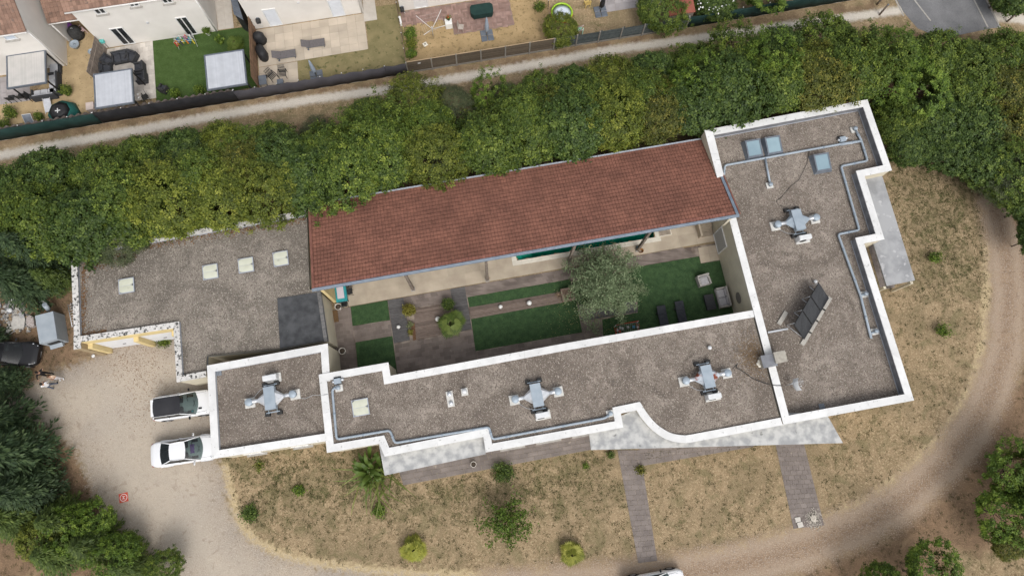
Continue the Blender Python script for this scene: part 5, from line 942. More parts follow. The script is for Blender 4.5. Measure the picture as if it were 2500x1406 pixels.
LM_palm = leafmat('palm_leaf', (.06, .10, .015), (.12, .17, .03), (.20, .25, .06), tree=.02); LM_palmy = leafmat('palm_leaf_yellow', (.13, .15, .015), (.28, .29, .04), (.46, .43, .09), tree=.05)
fan_palm('fan_palm', 'fan palm standing on the courtyard deck', 1102, 790, .03, .7, 1.3, 18, LM_palm, 1); fan_palm('fan_palm', 'yellow green fan palm on the front lawn, left of two', 1010, 1342, 0, .35, 1.05, 30, LM_palmy, 2, blades=15); fan_palm('fan_palm', 'yellow green fan palm on the front lawn, right of two', 1396, 1352, 0, .35, 1.05, 30, LM_palmy, 3, blades=15)
# olive tree in the courtyard
def airy_tree(name, label, px, py, zc, R, hz, nb, leafm, seed, nleaf, ls, aspect, drop=.25, trunk_r=.12, z0=0.0, cat='tree', bunch=.16):
    p = W(px, py, zc); t = thing(name, label, cat, (p.x, p.y, z0)); rr = random.Random(seed); rng = np.random.default_rng(seed); mb = MB(); base = max(.3, zc-hz*.8); mb.tube([(0, 0, -.05), (.03, .02, base*.6), (0, .05, base)], [trunk_r*1.3, trunk_r, trunk_r*.8], 8); C = []
    for k in range(nb):
        a = k*2.399+rr.uniform(-.3, .3); l = R*math.sqrt((k+.5)/nb)*rr.uniform(.85, 1.15); ztip = zc+hz*(1-(l/R)**2)*rr.uniform(.55, 1.0)-drop*(l/R)**2*R*.5; e = Vector((math.cos(a)*l, math.sin(a)*l, ztip)); m1 = Vector((e.x*.4, e.y*.4, base+(ztip-base)*.65)); m2 = Vector((e.x*.75, e.y*.75, base+(ztip-base)*.98+.1)); mb.tube([(0, .05, base), m1, m2, e], [trunk_r*.45, trunk_r*.25, trunk_r*.12, .006], 5)
        for q in range(7):
            s = rr.uniform(.35, 1.0); c = m1.lerp(m2, min(1, s*2-.7)) if s < .8 else m2.lerp(e, (s-.8)*5); tw = c+Vector((rr.gauss(0, .28), rr.gauss(0, .28), rr.gauss(.02, .2)))*R*.32; mb.tube([c, tw], [.010, .004], 3); C += [lerp(c, tw, .5), tw, tw]
        C += [e, e, m2]
    mb.build('trunk', BARK, t); C = np.array([tuple(c) for c in C]); cv = rng.random(len(C)); i = rng.integers(0, len(C), nleaf); P_ = C[i]+rng.normal(0, bunch, (nleaf, 3)); v = np.clip(cv[i]*.6+rng.normal(.2, .15, nleaf), 0, 1); Vv, Ff, va = leaves(P_, ls, .3, aspect, v, None, rng); link('crown', rawmesh(name+'_crown', Vv, Ff, leafm, {'leaf': ('FACE', va)}), t); return t
airy_tree('olive_tree', 'feathery grey green olive tree in the courtyard', 1480, 688, 2.5, 3.1, 1.7, 80, LM_oliv, 3, 26000, .16, .36, .6, .16, bunch=.17)
airy_tree('young_tree', 'sparse bright green young tree on the front lawn', 1240, 1272, 1.5, 2.1, .7, 26, leafmat('young_leaf', (.05, .09, .012), (.10, .165, .022), (.17, .24, .04), tree=.02), 5, 2600, .16, .6, .1, .06, bunch=.13)
# yellowed olive leaves shed on turf and deck, brown silt by the chimney
def litter(name, label, n, px, sx, sy, z, m, ls, seed, zz=None):
    rng = np.random.default_rng(seed); q = W(*px, z); P3 = np.stack([q.x+rng.normal(0, sx, n), q.y+rng.normal(0, sy, n), z+rng.random(n)*.015], 1); Vv, Ff, va = leaves(P3, ls, 2.5, .5, None, None, rng); o = link(name, rawmesh(name, Vv, Ff, m, {'leaf': ('FACE', va)})); tag(o, label, 'leaves', kind='stuff')
litter('shed_leaves', 'small yellow leaves shed around the olive tree', 900, (1440, 760), 1.5, 1.2, .075, leafmat('shed_olive_leaf', (.20, .20, .06), (.34, .32, .12), (.45, .42, .22), rough=.9), .07, 41)
litter('roof_silt', 'brown silt and moss on the gravel beside the chimney', 1500, (1838, 868), .55, .75, 3.725, leafmat('silt', (.14, .085, .045), (.21, .14, .075), (.29, .21, .13), rough=1), .09, 42)
litter('drive_leaves', 'dry brown leaves blown over the gravel near the garage doors', 700, (330, 880), 1.6, .9, .01, LITT, .08, 43); litter('drive_leaves', 'dry brown leaves scattered behind the white hatchback', 350, (355, 975), 1.0, 1.2, .01, LITT, .08, 44)
# table with turquoise cloth under the shelter edge, wooden screen, steps
p = W(832, 716, .75); t = thing('dining_table', 'table with turquoise cloth and pale runner under the shelter edge', 'table', (p.x, p.y, .02), BA); CL = mat('turquoise_cloth', (.02, .24, .27), (.05, .34, .36), scale=7, rough=.9, spots=[((.02, .07, .09), 5, .62)]); mb = MB(); mb.box((0, .25, .73), (.82, 1.7, .04), bev=.015); mb.build('tabletop', CL, t)
mb = MB(); mb.box((0, .25, .62), (.84, 1.72, .2)); mb.build('cloth_skirt', CL, t); mb = MB(); mb.box((-.02, .25, .756), (.5, 1.3, .012)); mb.build('runner', mat('pale_lilac_cloth', (.55, .50, .56), (.62, .57, .62), scale=14, rough=.95), t)
for sx in (-1, 1):
    for y in (-.5, 1.0): mb = MB(); mb.box((sx*.35, y, .36), (.06, .06, .72)); mb.build('leg', RUB, t)
for k, (dx, dy, l) in enumerate(((.62, .1, 'right hand side, nearer the camera'), (.62, .75, 'right hand side, under the roof'), (.1, -.8, 'near end'))):
    q = Vector((p.x, p.y, 0))+BU*dx+BV*dy; t = thing('folding_chair', 'dark folding chair at the turquoise table, '+l, 'chair', (q.x, q.y, .02), BA+(rad(-90) if k < 2 else rad(180))); mb = MB(); mb.box((0, 0, .44), (.42, .4, .03)); mb.build('seat', RUB, t)
    mb = MB(); mb.box((0, .2, .72), (.42, .03, .26)); mb.build('backrest', RUB, t)
    for sx in (-1, 1): mb = MB(); mb.tube([(sx*.2, -.2, 0), (sx*.2, .2, .85)], .016, 5); mb.tube([(sx*.2, .2, 0), (sx*.2, -.2, .45)], .016, 5); mb.build('leg', RUB, t)
scr = W(800, 712, 0); o = bpiece('wood_screen', (scr.x+.05, scr.y+1.3, 1.0), (.06, 2.6, 2.0), mat('reddish_wood', (.16, .065, .04), (.21, .09, .055), scale=3, rough=.7, stretch=(6, 6, .5)), None, BA); tag(o, 'reddish brown wooden screen beside the turquoise table', 'screen')
p = W(783, 783, 0); 
o = bpiece('door_mat', (W(826, 773).x-.35, W(826, 773).y, .05), (.7, .9, .06), mat('brown_mat', (.12, .07, .035), (.16, .1, .05), scale=20, rough=1), None, BA); tag(o, 'brown doormat beside the pale pot under the felted roof edge', 'doormat')
p = W(1721, 566); t = thing('stone_steps', 'short flight of stone steps at the right end of the terrace', 'steps', (p.x, p.y, .02), BA)
for k in range(6): bpiece('step', (0, -.25+.3*k, .085+.17*k), (.95, .3, .17+.17*k*0+.001), mat('step_stone', (.36, .30, .23), (.28, .235, .18), scale=3, rough=.9), t)
bpiece('cheek_wall', (-.56, .5, .35), (.14, 1.9, .7), PALE, t)
p = W(1561, 607, .15); t = thing('broom_bucket', 'orange brown bucket with blue broom at the right shelter post', 'bucket', (p.x+.1, p.y-.2, .02)); mb = MB(); mb.lathe([(.13, 0), (.18, .3), (.19, .3), (.17, .28), (.13, .03)], (0, 0, 0), 16, cap=False); mb.build('bucket', mat('ochre_plastic', (.30, .14, .04), (.36, .18, .06), rough=.6), t); mb = MB(); mb.box((-.15, .35, .1), (.34, .1, .16), rz=.4); mb.tube([(-.15, .35, .18), (-.1, .5, 1.3)], .015, 5); mb.build('broom', mat('blue_plastic', (.02, .22, .40), (.03, .28, .48), rough=.5), t)

# ================================================================== LAWN PLANTS
def strap_plant():
    p = W(905, 1150, .6); t = thing('strap_leaf_plant', 'large clump with long arching strap leaves at the corner of the villa', 'plant', (p.x, p.y, 0)); rng = np.random.default_rng(8); lm = leafmat('strap_leaf', (.045, .085, .014), (.11, .17, .03), (.26, .28, .08), tree=.02)
    V_ = []; A_ = []; F_ = []
    def blade(o, az, L_, h, w_, tipdrop, v, n=7):
        k = len(V_); d = np.array([math.cos(az), math.sin(az), 0]); s = np.array([-math.sin(az), math.cos(az), 0])
        for i in range(n):
            q = i/(n-1); c = o+d*L_*q+np.array([0, 0, h*math.sin(q*math.pi*.62)-tipdrop*q**3]); ww = w_*math.sin(math.pi*(.12+.86*q))**.7*(1-.3*q); c[2] = max(.03, c[2]); V_.extend([c+s*ww, c-s*ww+np.array([0, 0, .02])])
        for i in range(n-1): F_.append((k+2*i, k+2*i+1, k+2*i+3, k+2*i+2)); A_.append(v)
    for k in range(34): blade(np.array([rng.normal(0, .3), rng.normal(.15, .3), 0]), rng.uniform(0, 6.28), rng.uniform(.6, 1.5), rng.uniform(.9, 1.7), .17, .25, rng.uniform(.1, .6))
    for k in range(38): blade(np.array([rng.normal(.3, .5), rng.normal(-.2, .5), 0]), rng.uniform(2.6, 6.6), rng.uniform(1.2, 3.3), rng.uniform(.5, 1.3), .045, .3, rng.uniform(.35, 1))
    link('leaves', rawmesh('strap_leaves', np.array(V_), np.array(F_), lm, {'leaf': ('FACE', A_)}), t); twigs = MB(); [twigs.tube([(rng.normal(0, .2), rng.normal(0, .2), 0), (rng.normal(0, .4), rng.normal(0, .4), .9)], .03, 5) for k in range(9)]; twigs.build('stems', mat('petiole', (.1, .1, .1)), t)
strap_plant()
for i, (x, y, r, h, nl, lm, lab) in enumerate(((1230, 1150, .7, .8, 2400, LM_dark, 'dark green bushy shrub beside the paved apron'), (610, 1252, .6, .3, 1400, LM_dark, 'low dark green clump at the left of the front lawn'), (730, 1195, .4, .25, 800, LM_lush, 'low bright green clump on the left of the front lawn'), (925, 1247, .5, .4, 800, LM_lush, 'low bright green clump below the strap leaf plant'), (632, 1135, .45, .4, 260, LM_yel, 'thin yellowish seedling shrub below the left roof corner'), (2285, 629, .5, .6, 700, LM_lush, 'upper of two young bright shrubs on the side lawn'), (2303, 810, .55, .7, 700, LM_lush, 'lower of two young bright shrubs on the side lawn'), (1492, 1110, .3, .35, 500, LM_dark, 'small dark weed clump at the top of the left garden path'), (1430, 1138, .25, .2, 300, LM_lush, 'small green weed left of the garden path head'), (1563, 1148, .35, .25, 350, LM_brn, 'dry straw coloured tuft at the inner corner of the paths'), (925, 1165, .45, .4, 500, LM_mid, 'green plant under the strap leaves at the canopy corner'), (400, 829, .55, .15, 900, LM_mid, 'green weeds in front of the right garage door'))):
    twig_bush('lawn_shrub', lab, x, y, 0, r, h, 26, BARK, 30+i, lm, nl, .11 if r > .3 else .08)
# weeds and straw tufts over the lawn, too many to count
LM_weed = leafmat('lawn_weed', (.045, .062, .016), (.11, .105, .042), (.32, .25, .14), rough=.9)
rng = np.random.default_rng(77); fp = [W(*q) for q in ((560, 1130), (2440, 380))]
lawn = (d_drive < -.2) & (d_track < -.1) & (d_path < -.3) & (sd_poly(X, Y, BELT) < 0)
bl = [[(p[0], p[1]) for p in B_] for B_ in (E_P, S_P, W_P, P_)]+[[(p.x, p.y) for p in WP([(760, 700), (1800, 520), (1840, 760), (800, 1000)])]]
for q in bl: lawn &= sd_poly(X, Y, q) < -.05
lawn &= (Y < W(0, 640).y+0*X) | (X > 20); lawn &= (Y < 26)
for q in ([(1558, 1380), (1610, 1368), (1562, 1090), (1500, 1090)], [(1930, 1290), (2020, 1282), (1968, 1070), (1885, 1070)], [(985, 1190), (1450, 1100), (1444, 1040), (960, 1110)]): lawn &= sd_poly(X, Y, [(p.x, p.y) for p in WP(q)]) < -.1
iy, ix = np.nonzero(lawn); wgt = (.3+np.clip(green[iy, ix], 0, 1)); NT = 16000; pick = rng.choice(len(ix), NT, p=wgt/wgt.sum()); c = np.stack([xs[ix[pick]]+rng.uniform(0, .25, NT), ys[iy[pick]]+rng.uniform(0, .25, NT), np.full(NT, .03)], 1)
cl = rng.random(NT); per = 9; P3 = np.repeat(c, per, 0)+rng.normal(0, 1, (NT*per, 3))*np.array([.07, .07, .015]); P3[:, 2] = np.clip(np.abs(P3[:, 2]), .012, .09); va = np.clip(np.repeat(cl, per)+rng.normal(0, .1, len(P3)), 0, 1); Vv, Ff, va = leaves(P3, .085, .8, .35, va, None, rng); o = link('lawn_weeds', rawmesh('lawn_weeds', Vv, Ff, LM_weed, {'leaf': ('FACE', va)})); tag(o, 'dry grass tufts and weeds scattered over the parched lawn', 'grass', kind='stuff')
# ================================================================== CARS
def paint(name, c): return mat(name, c, tuple(min(1, x*1.04) for x in c), scale=.8, rough=.28, spec=.5)
CGL = mat('car_glass', (.018, .022, .024), (.028, .033, .036), scale=1.2, rough=.06, spec=.7, coord='obj'); WGL = glassmat('windscreen_glass', (.42, .50, .48), .02, .03); TYRE = mat('tyre', (.018, .018, .018), (.028, .028, .028), rough=.9); RIM = mat('alloy_rim', (.35, .35, .36), (.45, .45, .46), rough=.35, metal=.7); LAMP = mat('headlamp', (.55, .57, .60), (.25, .26, .28), scale=14, rough=.12, spec=.8, coord='obj'); TAIL = mat('tail_lamp', (.22, .012, .012), (.30, .02, .02), rough=.2); TRIM = mat('car_trim', (.02, .02, .021), (.03, .03, .032), rough=.55); SEATM = mat('car_seat', (.05, .05, .055), (.09, .09, .095), scale=6, rough=.9); PLATE = mat('number_plate', (.62, .62, .60), (.55, .55, .53), rough=.5)
def car(label, loc, rz, L_, w_, h, zb, cab, body, roofm, kind, extras=None, group='parked cars'):
    """x forward. cab = (rear glass foot, rear glass top, windscreen top, windscreen foot) as fractions of the length from the tail"""
    t = thing('parked_car', label, 'car', loc, rz, group); hw = w_/2; f = lambda q: (q-.5)*L_
    # body: lofted sections
    st = []
    for i in range(25):
        q = i/24; e = min(q, 1-q); nose = 1-((.10-e)/.10)**2*.22 if e < .10 else 1.0
        wid = hw*nose*(.985+.015*math.sin(q*math.pi)); 
        if q < .5: zt = zb if q > cab[0]-.01 else zb-(.03 if kind == 'sedan' else .02)*((cab[0]-q)/max(.05, cab[0]))
        else: zt = zb if q < cab[3] else zb-(.20 if kind == 'sedan' else .17)*((q-cab[3])/(1-cab[3]))**1.4
        if e < .04: zt -= .10*(1-e/.04)
        zl = .22+(.12*(1-e/.08) if e < .08 else 0); st.append((f(q), wid, zl, zt))
    mb = MB(); n = 13; rings = []
    for x, wd, zl, zt in st:
        zs = zl+(zt-zl)*.72; half = [(0, zl), (wd*.80, zl), (wd*.95, zl+.10), (wd, zl+(zs-zl)*.5), (wd*.985, zs), (wd*.93, zt-.015), (wd*.80, zt+.01), (wd*.45, zt+.035), (0, zt+.045)]
        ring = [(x, y, z) for y, z in half]+[(x, -y, z) for y, z in reversed(half[1:-1])]; rings.append(ring)
    n = len(rings[0]); vs = sum(rings, []); fs = []
    for i in range(len(rings)-1):
        for j in range(n): k = (j+1) % n; fs.append((i*n+j, i*n+k, (i+1)*n+k, (i+1)*n+j))
    mb.add(vs, fs, 0, True); mb.add(rings[0], [tuple(range(n))]); mb.add(rings[-1], [tuple(range(n-1, -1, -1))]); bd = mb.build('body', body, t)
    # glasshouse
    x0, x1, x2, x3 = (f(c) for c in cab); zr = h; wb, wr = hw*.90, hw*(.66 if kind == 'sedan' else .74); zbt = zb+.0
    N_ = 7; bow = lambda s: 1-s*s
    def rowp(x, wd, z, bx, bz): return [(x+bx*bow(-1+2*k/(N_-1)), wd*(1-2*k/(N_-1)), z+bz*bow(-1+2*k/(N_-1))) for k in range(N_)]
    A = rowp(x0, wb*.93, zbt, -.10, .03); B = rowp(x1, wr*.97, zr-.03, -.05, .03); Bm = rowp((x1+x2)/2, wr, zr, 0, .04); C = rowp(x2, wr, zr-.03, .08, .03); D = rowp(x3, wb, zbt+.01, .22, .03)
    def patch(r0, r1, name, m, par=t, off=0.0):
        mb = MB(); mb.add(r0+r1, [(k, k+1, N_+k+1, N_+k) for k in range(N_-1)], 0, True)
        return mb.build(name, m, par)
    patch(A, B, 'rear_window', CGL); rf = MB(); rf.add(B+Bm+C, [(r*N_+k, r*N_+k+1, (r+1)*N_+k+1, (r+1)*N_+k) for r in range(2) for k in range(N_-1)], 0, True); roof = rf.build('roof', roofm, t); patch(C, D, 'windscreen', WGL)
    for s, idx in ((1, 0), (-1, N_-1)):
        q = [Vector(A[idx]), Vector(B[idx]), Vector(Bm[idx]), Vector(C[idx]), Vector(D[idx])]; lo = [Vector((p.x, s*wb*(.93+.07*(p.x-x0)/(x3-x0)), zbt)) for p in q]; mb = MB(); mb.add(q+[lo[0], lo[2], lo[4]], [(0, 1, 2, 6), (2, 3, 4, 6)] if s > 0 else [(6, 2, 1, 0), (6, 4, 3, 2)]); mb.build('side_window', CGL, t)
        mid = lerp(lo[2], q[2], .5); mb = MB(); mb.tube([lo[2]+Vector((0, s*.008, 0)), q[2]+Vector((0, s*.01, -.01))], .03, 5); mb.build('door_pillar', TRIM, t)
        for a, b in ((q[3], q[4]), (q[0], q[1])): mb = MB(); mb.tube([a, lerp(a, b, .5)+Vector((0, s*.01, .0)), b], .035, 6); mb.build('pillar', body, t)
        mb = MB(); mb.tube([q[1], q[2]+Vector((0, 0, .005)), q[3]], .03, 6); mb.build('roof_rail', body if kind == 'sedan' else TRIM, t)
        m_ = Vector((x3-.42, s*(hw+.10), zb+.06)); mb = MB(); mb.box(m_, (.12, .22, .14), bev=.04); mr = mb.build('mirror', TRIM if kind != 'sedan' else body, t)
        hl = Vector((L_/2-.30, s*hw*.66, zb-.17)); mb = MB(); mb.box(hl, (.42, .30, .09), rz=-s*.42, ry=.28, bev=.03); mb.build('headlight', LAMP, t)
        tl = Vector((-L_/2+.12, s*hw*.76, zb-.12)); mb = MB(); mb.box(tl-Vector((-.03, 0, .05)), (.12, .26, .10), rz=s*.35, bev=.03); mb.build('tail_light', TAIL, t)
        mb = MB(); mb.box((-.05*L_, s*(hw-.0), zb-.16), (.16, .03, .03)); mb.build('door_handle', body, t)
        for xw in (-.30*L_, .31*L_):
            mb = MB(); R0 = .34 if kind != 'sedan' else .33; prof = [(R0*.62, -.10), (R0*.94, -.11), (R0, -.08), (R0, .08), (R0*.94, .11), (R0*.62, .10)]; mb.lathe(prof, n=24); M = Matrix.Translation((xw, s*(hw-.085), R0)) @ Matrix.Rotation(rad(90), 4, 'X'); mb.v = [tuple(M @ Vector(v)) for v in mb.v]; wl = mb.build('wheel', TYRE, t)
            mb = MB(); mb.lathe([(R0*.6, -.02), (R0*.6, .02), (R0*.15, .04), (.001, .04)], n=10); mb.v = [tuple(M @ Vector((v[0], v[1], v[2]-s*.095))) for v in mb.v]; mb.build('rim', RIM, wl)
            mb = MB(); pts = [(xw+(R0+.06)*math.cos(a_), s*(hw+.004), R0+(R0+.06)*math.sin(a_)) for a_ in [math.pi*k/10 for k in range(11)]]; mb.tube(pts, .03, 5); mb.build('wheel_arch', TRIM if kind != 'sedan' else body, t)
    # interior seen through the windscreen
    mb = MB(); mb.box((x3-.35, 0, zb-.02), (.5, w_*.74, .10), bev=.03); mb.build('dashboard', SEATM, t)
    for s in (-1, 1): mb = MB(); mb.box((x2-.15, s*hw*.42, zb+.02), (.5, .46, .3), bev=.06); mb.build('seat', SEATM, t)
    mb = MB(); pts = [(x3-.50+.03*math.sin(a_), hw*.42+.17*math.cos(a_), zb+.10+.14*math.sin(a_)) for a_ in [2*math.pi*k/14 for k in range(15)]]; mb.tube(pts, .016, 5, caps=False); mb.build('steering_wheel', TRIM, t)
    for y, x in ((.18, x3-.03), (-.25, x3-.01)): mb = MB(); mb.tube([(x+.02, y, zb+.045), (x-.10, y+.5*(1 if y < 0 else -.9), zb+.12)], .010, 4); mb.build('wiper', TRIM, t)
    mb = MB(); mb.box((L_/2-.015, 0, .42), (.03, .52, .11)); mb.build('number_plate', PLATE, t); mb = MB(); mb.box((L_/2-.05, 0, .55), (.06, w_*.55, .10), bev=.02); mb.build('grille', TRIM, t); mb = MB(); mb.box((-L_/2+.015, 0, zb-.28), (.03, .52, .11)); mb.build('number_plate', PLATE, t)
    # bonnet shut lines
    for s in (-1, 1): mb = MB(); mb.tube([(x3+.05, s*wb*.84, zb+.028), ((x3+L_/2)/2, s*hw*.76, zb-.025), (L_/2-.22, s*hw*.62, zb-.125)], .006, 4); mb.build('shut_line', TRIM, t)
    if extras: extras(t, dict(hw=hw, zb=zb, h=h, x0=x0, x1=x1, x2=x2, x3=x3, L=L_))
    return t
WHITE = paint('white_car_paint', (.74, .75, .77)); BLACKP = paint('black_car_paint', (.012, .012, .014)); GLROOF = mat('panoramic_roof', (.022, .022, .026), (.034, .034, .038), scale=1.0, rough=.35, spec=.4, coord='obj')
def place_car(tail, nose_dir_deg, L_, z=.0):
    q = W(*tail, .75); a = rad(nose_dir_deg); return (q.x+math.cos(a)*L_/2, q.y+math.sin(a)*L_/2, 0), a
def suv_x(t, g):
    mb = MB(); mb.box((g['x3']+.32, -.42, g['zb']+.038), (.24, .12, .02)); mb.build('bonnet_vent', TRIM, t)
    mb = MB(); mb.box((g['x3']-.18, -g['hw']*.62, g['zb']+.12), (.14, .14, .01), ry=.5); mb.build('turquoise_card', mat('turquoise_card', (.02, .40, .48), (.03, .45, .52), rough=.6), t); mb = MB(); mb.box((g['x1']-.10, 0, g['h']-.03), (.2, g['hw']*1.3, .035), bev=.01); mb.build('spoiler', WHITE, t)
    for s in (-1, 1): mb = MB(); mb.tube([(g['x1'], s*g['hw']*.72, g['h']+.02), ((g['x1']+g['x2'])/2, s*g['hw']*.74, g['h']+.05), (g['x2'], s*g['hw']*.74, g['h']+.0)], .022, 6); mb.build('roof_bar', ACW, t)
def sed_x(t, g):
    mb = MB(); rr = random.Random(2); n = 6; mb.add([(g['x3']-.62+.30*j/n+rr.uniform(-.03, .03), .34-.62*i/n+rr.uniform(-.03, .03), g['zb']+.17-.16*j/n+rr.uniform(-.015, .015)) for j in range(n+1) for i in range(n+1)], [(j*(n+1)+i, (j+1)*(n+1)+i, (j+1)*(n+1)+i+1, j*(n+1)+i+1) for j in range(n) for i in range(n)], 0, True); mb.build('purple_cloth', mat('purple_cloth', (.34, .16, .50), (.42, .22, .58), scale=6, rough=.9), t)
loc, a = place_car((373, 1000), 8.5, 4.2); car('white hatchback with black panoramic roof, nose under the left roof edge', loc, a, 4.2, 1.80, 1.55, 1.00, (.03, .10, .52, .74), WHITE, GLROOF, 'suv', suv_x)
loc, a = place_car((369, 1112), 8.5, 4.55); car('white coupe with purple cloth behind its windscreen, nose under the roof corner', loc, a, 4.55, 1.80, 1.36, .90, (.17, .34, .56, .76), WHITE, WHITE, 'sedan', sed_x)
q = W(98, 866, .5); a = rad(-2); car('black car half hidden under the conifers beside the grey container', (q.x-2.05*math.cos(a), q.y-2.05*math.sin(a), 0), a, 4.1, 1.78, 1.48, .98, (.03, .10, .50, .72), BLACKP, BLACKP, 'suv')
q = W(1664, 1396, .5); a = rad(9); car('white car cut off by the bottom edge of the picture', (q.x-2.1*math.cos(a)+.12, q.y-2.1*math.sin(a)-.55, 0), a, 4.2, 1.8, 1.5, .98, (.03, .10, .50, .73), WHITE, WHITE, 'suv')

# ================================================================== LANDING MAT
q = W(302, 1214); t = thing('landing_mat', 'square orange red landing mat with a white circled H', 'landing mat', (q.x, q.y, .004), rad(14))
mb = MB(); mb.box((0, 0, .008), (.62, .62, .014)); mb.build('mat', mat('orange_red_fabric', (.62, .10, .06), (.56, .085, .05), scale=6, rough=.8), t)
WF = mat('white_print', (.80, .80, .78), (.74, .74, .72), scale=6, rough=.8); mb = MB(); n = 40; mb.add([(r*math.cos(2*math.pi*k/n), r*math.sin(2*math.pi*k/n), .0165) for r in (.215, .255) for k in range(n)], [(k, n+k, n+(k+1) % n, (k+1) % n) for k in range(n)]); mb.build('printed_ring', WF, t)
mb = MB()
for c, d in (((-.075, 0, .017), (.035, .22, .002)), ((.075, 0, .017), (.035, .22, .002)), ((0, 0, .017), (.15, .035, .0015))): mb.box(c, d, rz=0)
M = Matrix.Rotation(rad(80), 4, 'Z'); mb.v = [tuple(M @ Vector(v)) for v in mb.v]; mb.build('printed_letter', WF, t)

# ================================================================== PEOPLE
SKIN = mat('skin', (.46, .27, .19), (.50, .30, .21), scale=8, rough=.55)
def person(label, px, py, rz, joints, mats, hair, hairlen=.0, scale=1.0, zref=0.0):
    """joints: dict of positions (x right, y forward, z up); mats: dict segment -> material"""
    q = W(px, py, zref); t = thing('person', label, 'person', (q.x, q.y, .0), rz, 'people talking on the drive')
    names = list(joints); J = [Vector(joints[k][:3])*scale for k in names]; RR = [joints[k][3]*scale for k in names]; ix = {k: i for i, k in enumerate(names)}
    E = [('pelvis', 'waist'), ('waist', 'chest'), ('chest', 'neck'), ('neck', 'head'), ('head', 'crown')]
    for s in 'LR': E += [('chest', 'sho'+s), ('sho'+s, 'elb'+s), ('elb'+s, 'wri'+s), ('wri'+s, 'pal'+s), ('pelvis', 'hip'+s), ('hip'+s, 'kne'+s), ('kne'+s, 'ank'+s), ('ank'+s, 'toe'+s)]
    me = bpy.data.meshes.new('skeleton'); me.from_pydata([tuple(j) for j in J], [(ix[a], ix[b]) for a, b in E], []); o = bpy.data.objects.new('body_src', me); COL.objects.link(o)
    sk = o.modifiers.new('Skin', 'SKIN'); sk.use_smooth_shade = True; sv = me.skin_vertices[0].data
    for i, k in enumerate(names): sv[i].radius = (RR[i]*(1.25 if k in ('chest', 'waist', 'pelvis') else 1), RR[i]*(.85 if k in ('chest', 'waist', 'pelvis') else 1)); sv[i].use_root = (k == 'pelvis')
    ss = o.modifiers.new('Sub', 'SUBSURF'); ss.levels = 2; ss.render_levels = 2
    dg = bpy.context.evaluated_depsgraph_get(); em = bpy.data.meshes.new_from_object(o.evaluated_get(dg)); bpy.data.objects.remove(o)
    bm = bmesh.new(); bm.from_mesh(em); ML = [SKIN, mats['top'], mats['legs'], mats['shoe']]
    seg = []
    for a, b in E:
        g = 0
        if a in ('pelvis',) or a.startswith(('hip', 'kne')): g = 2
        if a in ('waist', 'chest') and b != 'neck': g = 1
        if a == 'pelvis' and b == 'waist': g = 1 if not mats.get('high') else 2
        if a.startswith('sho'): g = 1
        if a.startswith('elb'): g = 1 if mats.get('long') else 0
        if a.startswith('ank'): g = 3
        seg.append((J[ix[a]], J[ix[b]], g))
    for f in bm.faces:
        c = f.calc_center_median(); best = 1e9; f.smooth = True
        for a, b, g in seg:
            d = b-a; k = max(0, min(1, (c-a).dot(d)/max(1e-9, d.length_squared))); dd = (c-a-d*k).length
            if dd < best: best = dd; f.material_index = g
    # fingers: five tapering bent chains at each palm
    def tubebm(pts, rs, mi):
        mb = MB(); mb.tube(pts, rs, 6); vv = [bm.verts.new(v) for v in mb.v]
        for f in mb.f:
            try: nf = bm.faces.new([vv[i] for i in f]); nf.material_index = mi; nf.smooth = True
            except ValueError: pass
    for s in 'LR':
        w0, p0 = J[ix['wri'+s]], J[ix['pal'+s]]; d = (p0-w0).normalized(); side = d.cross(Vector((0, 0, 1))); side = side.normalized() if side.length > .1 else Vector((0, 1, 0)); dn = d.cross(side)
        for k, l in enumerate((.070, .080, .074, .058)): b = p0+side*(k-1.5)*.021*scale; tubebm([b-d*.02, b+d*l*.5*scale, b+d*l*.85*scale+dn*.03*scale], [.010*scale, .009*scale, .006*scale], 0)
        b = w0+d*.03+side*-.03*scale; tubebm([b, b-side*.03*scale+d*.03*scale, b-side*.035*scale+d*.062*scale], [.012*scale, .010*scale, .007*scale], 0)
    # face: nose, ears
    hd, cr_ = J[ix['head']], J[ix['crown']]; fw = Vector((0, 1, 0))
    em2 = bpy.data.meshes.new('person_body'); bm.to_mesh(em2); bm.free(); bpy.data.meshes.remove(em)
    for m in ML: em2.materials.append(m)
    body = link('body', em2, t)
    h0 = (hd+cr_)/2; axis = (cr_-hd).normalized(); r = .105*scale; mb = MB()
    mb.ball((0, 0, 0), 1, n=16); M = Matrix.Translation(h0+axis*.035*scale-fw*.02*scale); q_ = axis.to_track_quat('Z', 'Y').to_matrix().to_4x4()
    vv = []
    for v in mb.v:
        u = Vector(v); 
        if u.z < -.15 and u.dot(q_.inverted().to_3x3() @ fw) > -.1: u = u*.72
        vv.append(tuple(M @ q_ @ (Vector((u.x*r*.86, u.y*r*1.0, u.z*r*1.12)))))
    mb.v = vv; hr = mb.build('hair', hair, t)
    if hairlen: mb = MB(); mb.tube([h0-fw*.07*scale, h0-fw*.10*scale-axis*.12*scale, h0-fw*.09*scale-axis*hairlen*scale], [.085*scale, .075*scale, .04*scale], 10); mb.build('long_hair', hair, t)
    side = fw.cross(axis).normalized(); mb = MB(); mb.tube([h0+fw*.085*scale+axis*.01*scale, h0+fw*.115*scale-axis*.03*scale], [.010*scale, .016*scale], 6)
    for s in (-1, 1): mb.ball(tuple(h0+side*s*.088*scale), .024*scale, n=8)
    mb.build('nose_and_ears', SKIN, t); mb = MB()
    for s in (-1, 1): mb.ball(tuple(h0+fw*.09*scale+side*s*.033*scale+axis*.015*scale), .012*scale, n=8)
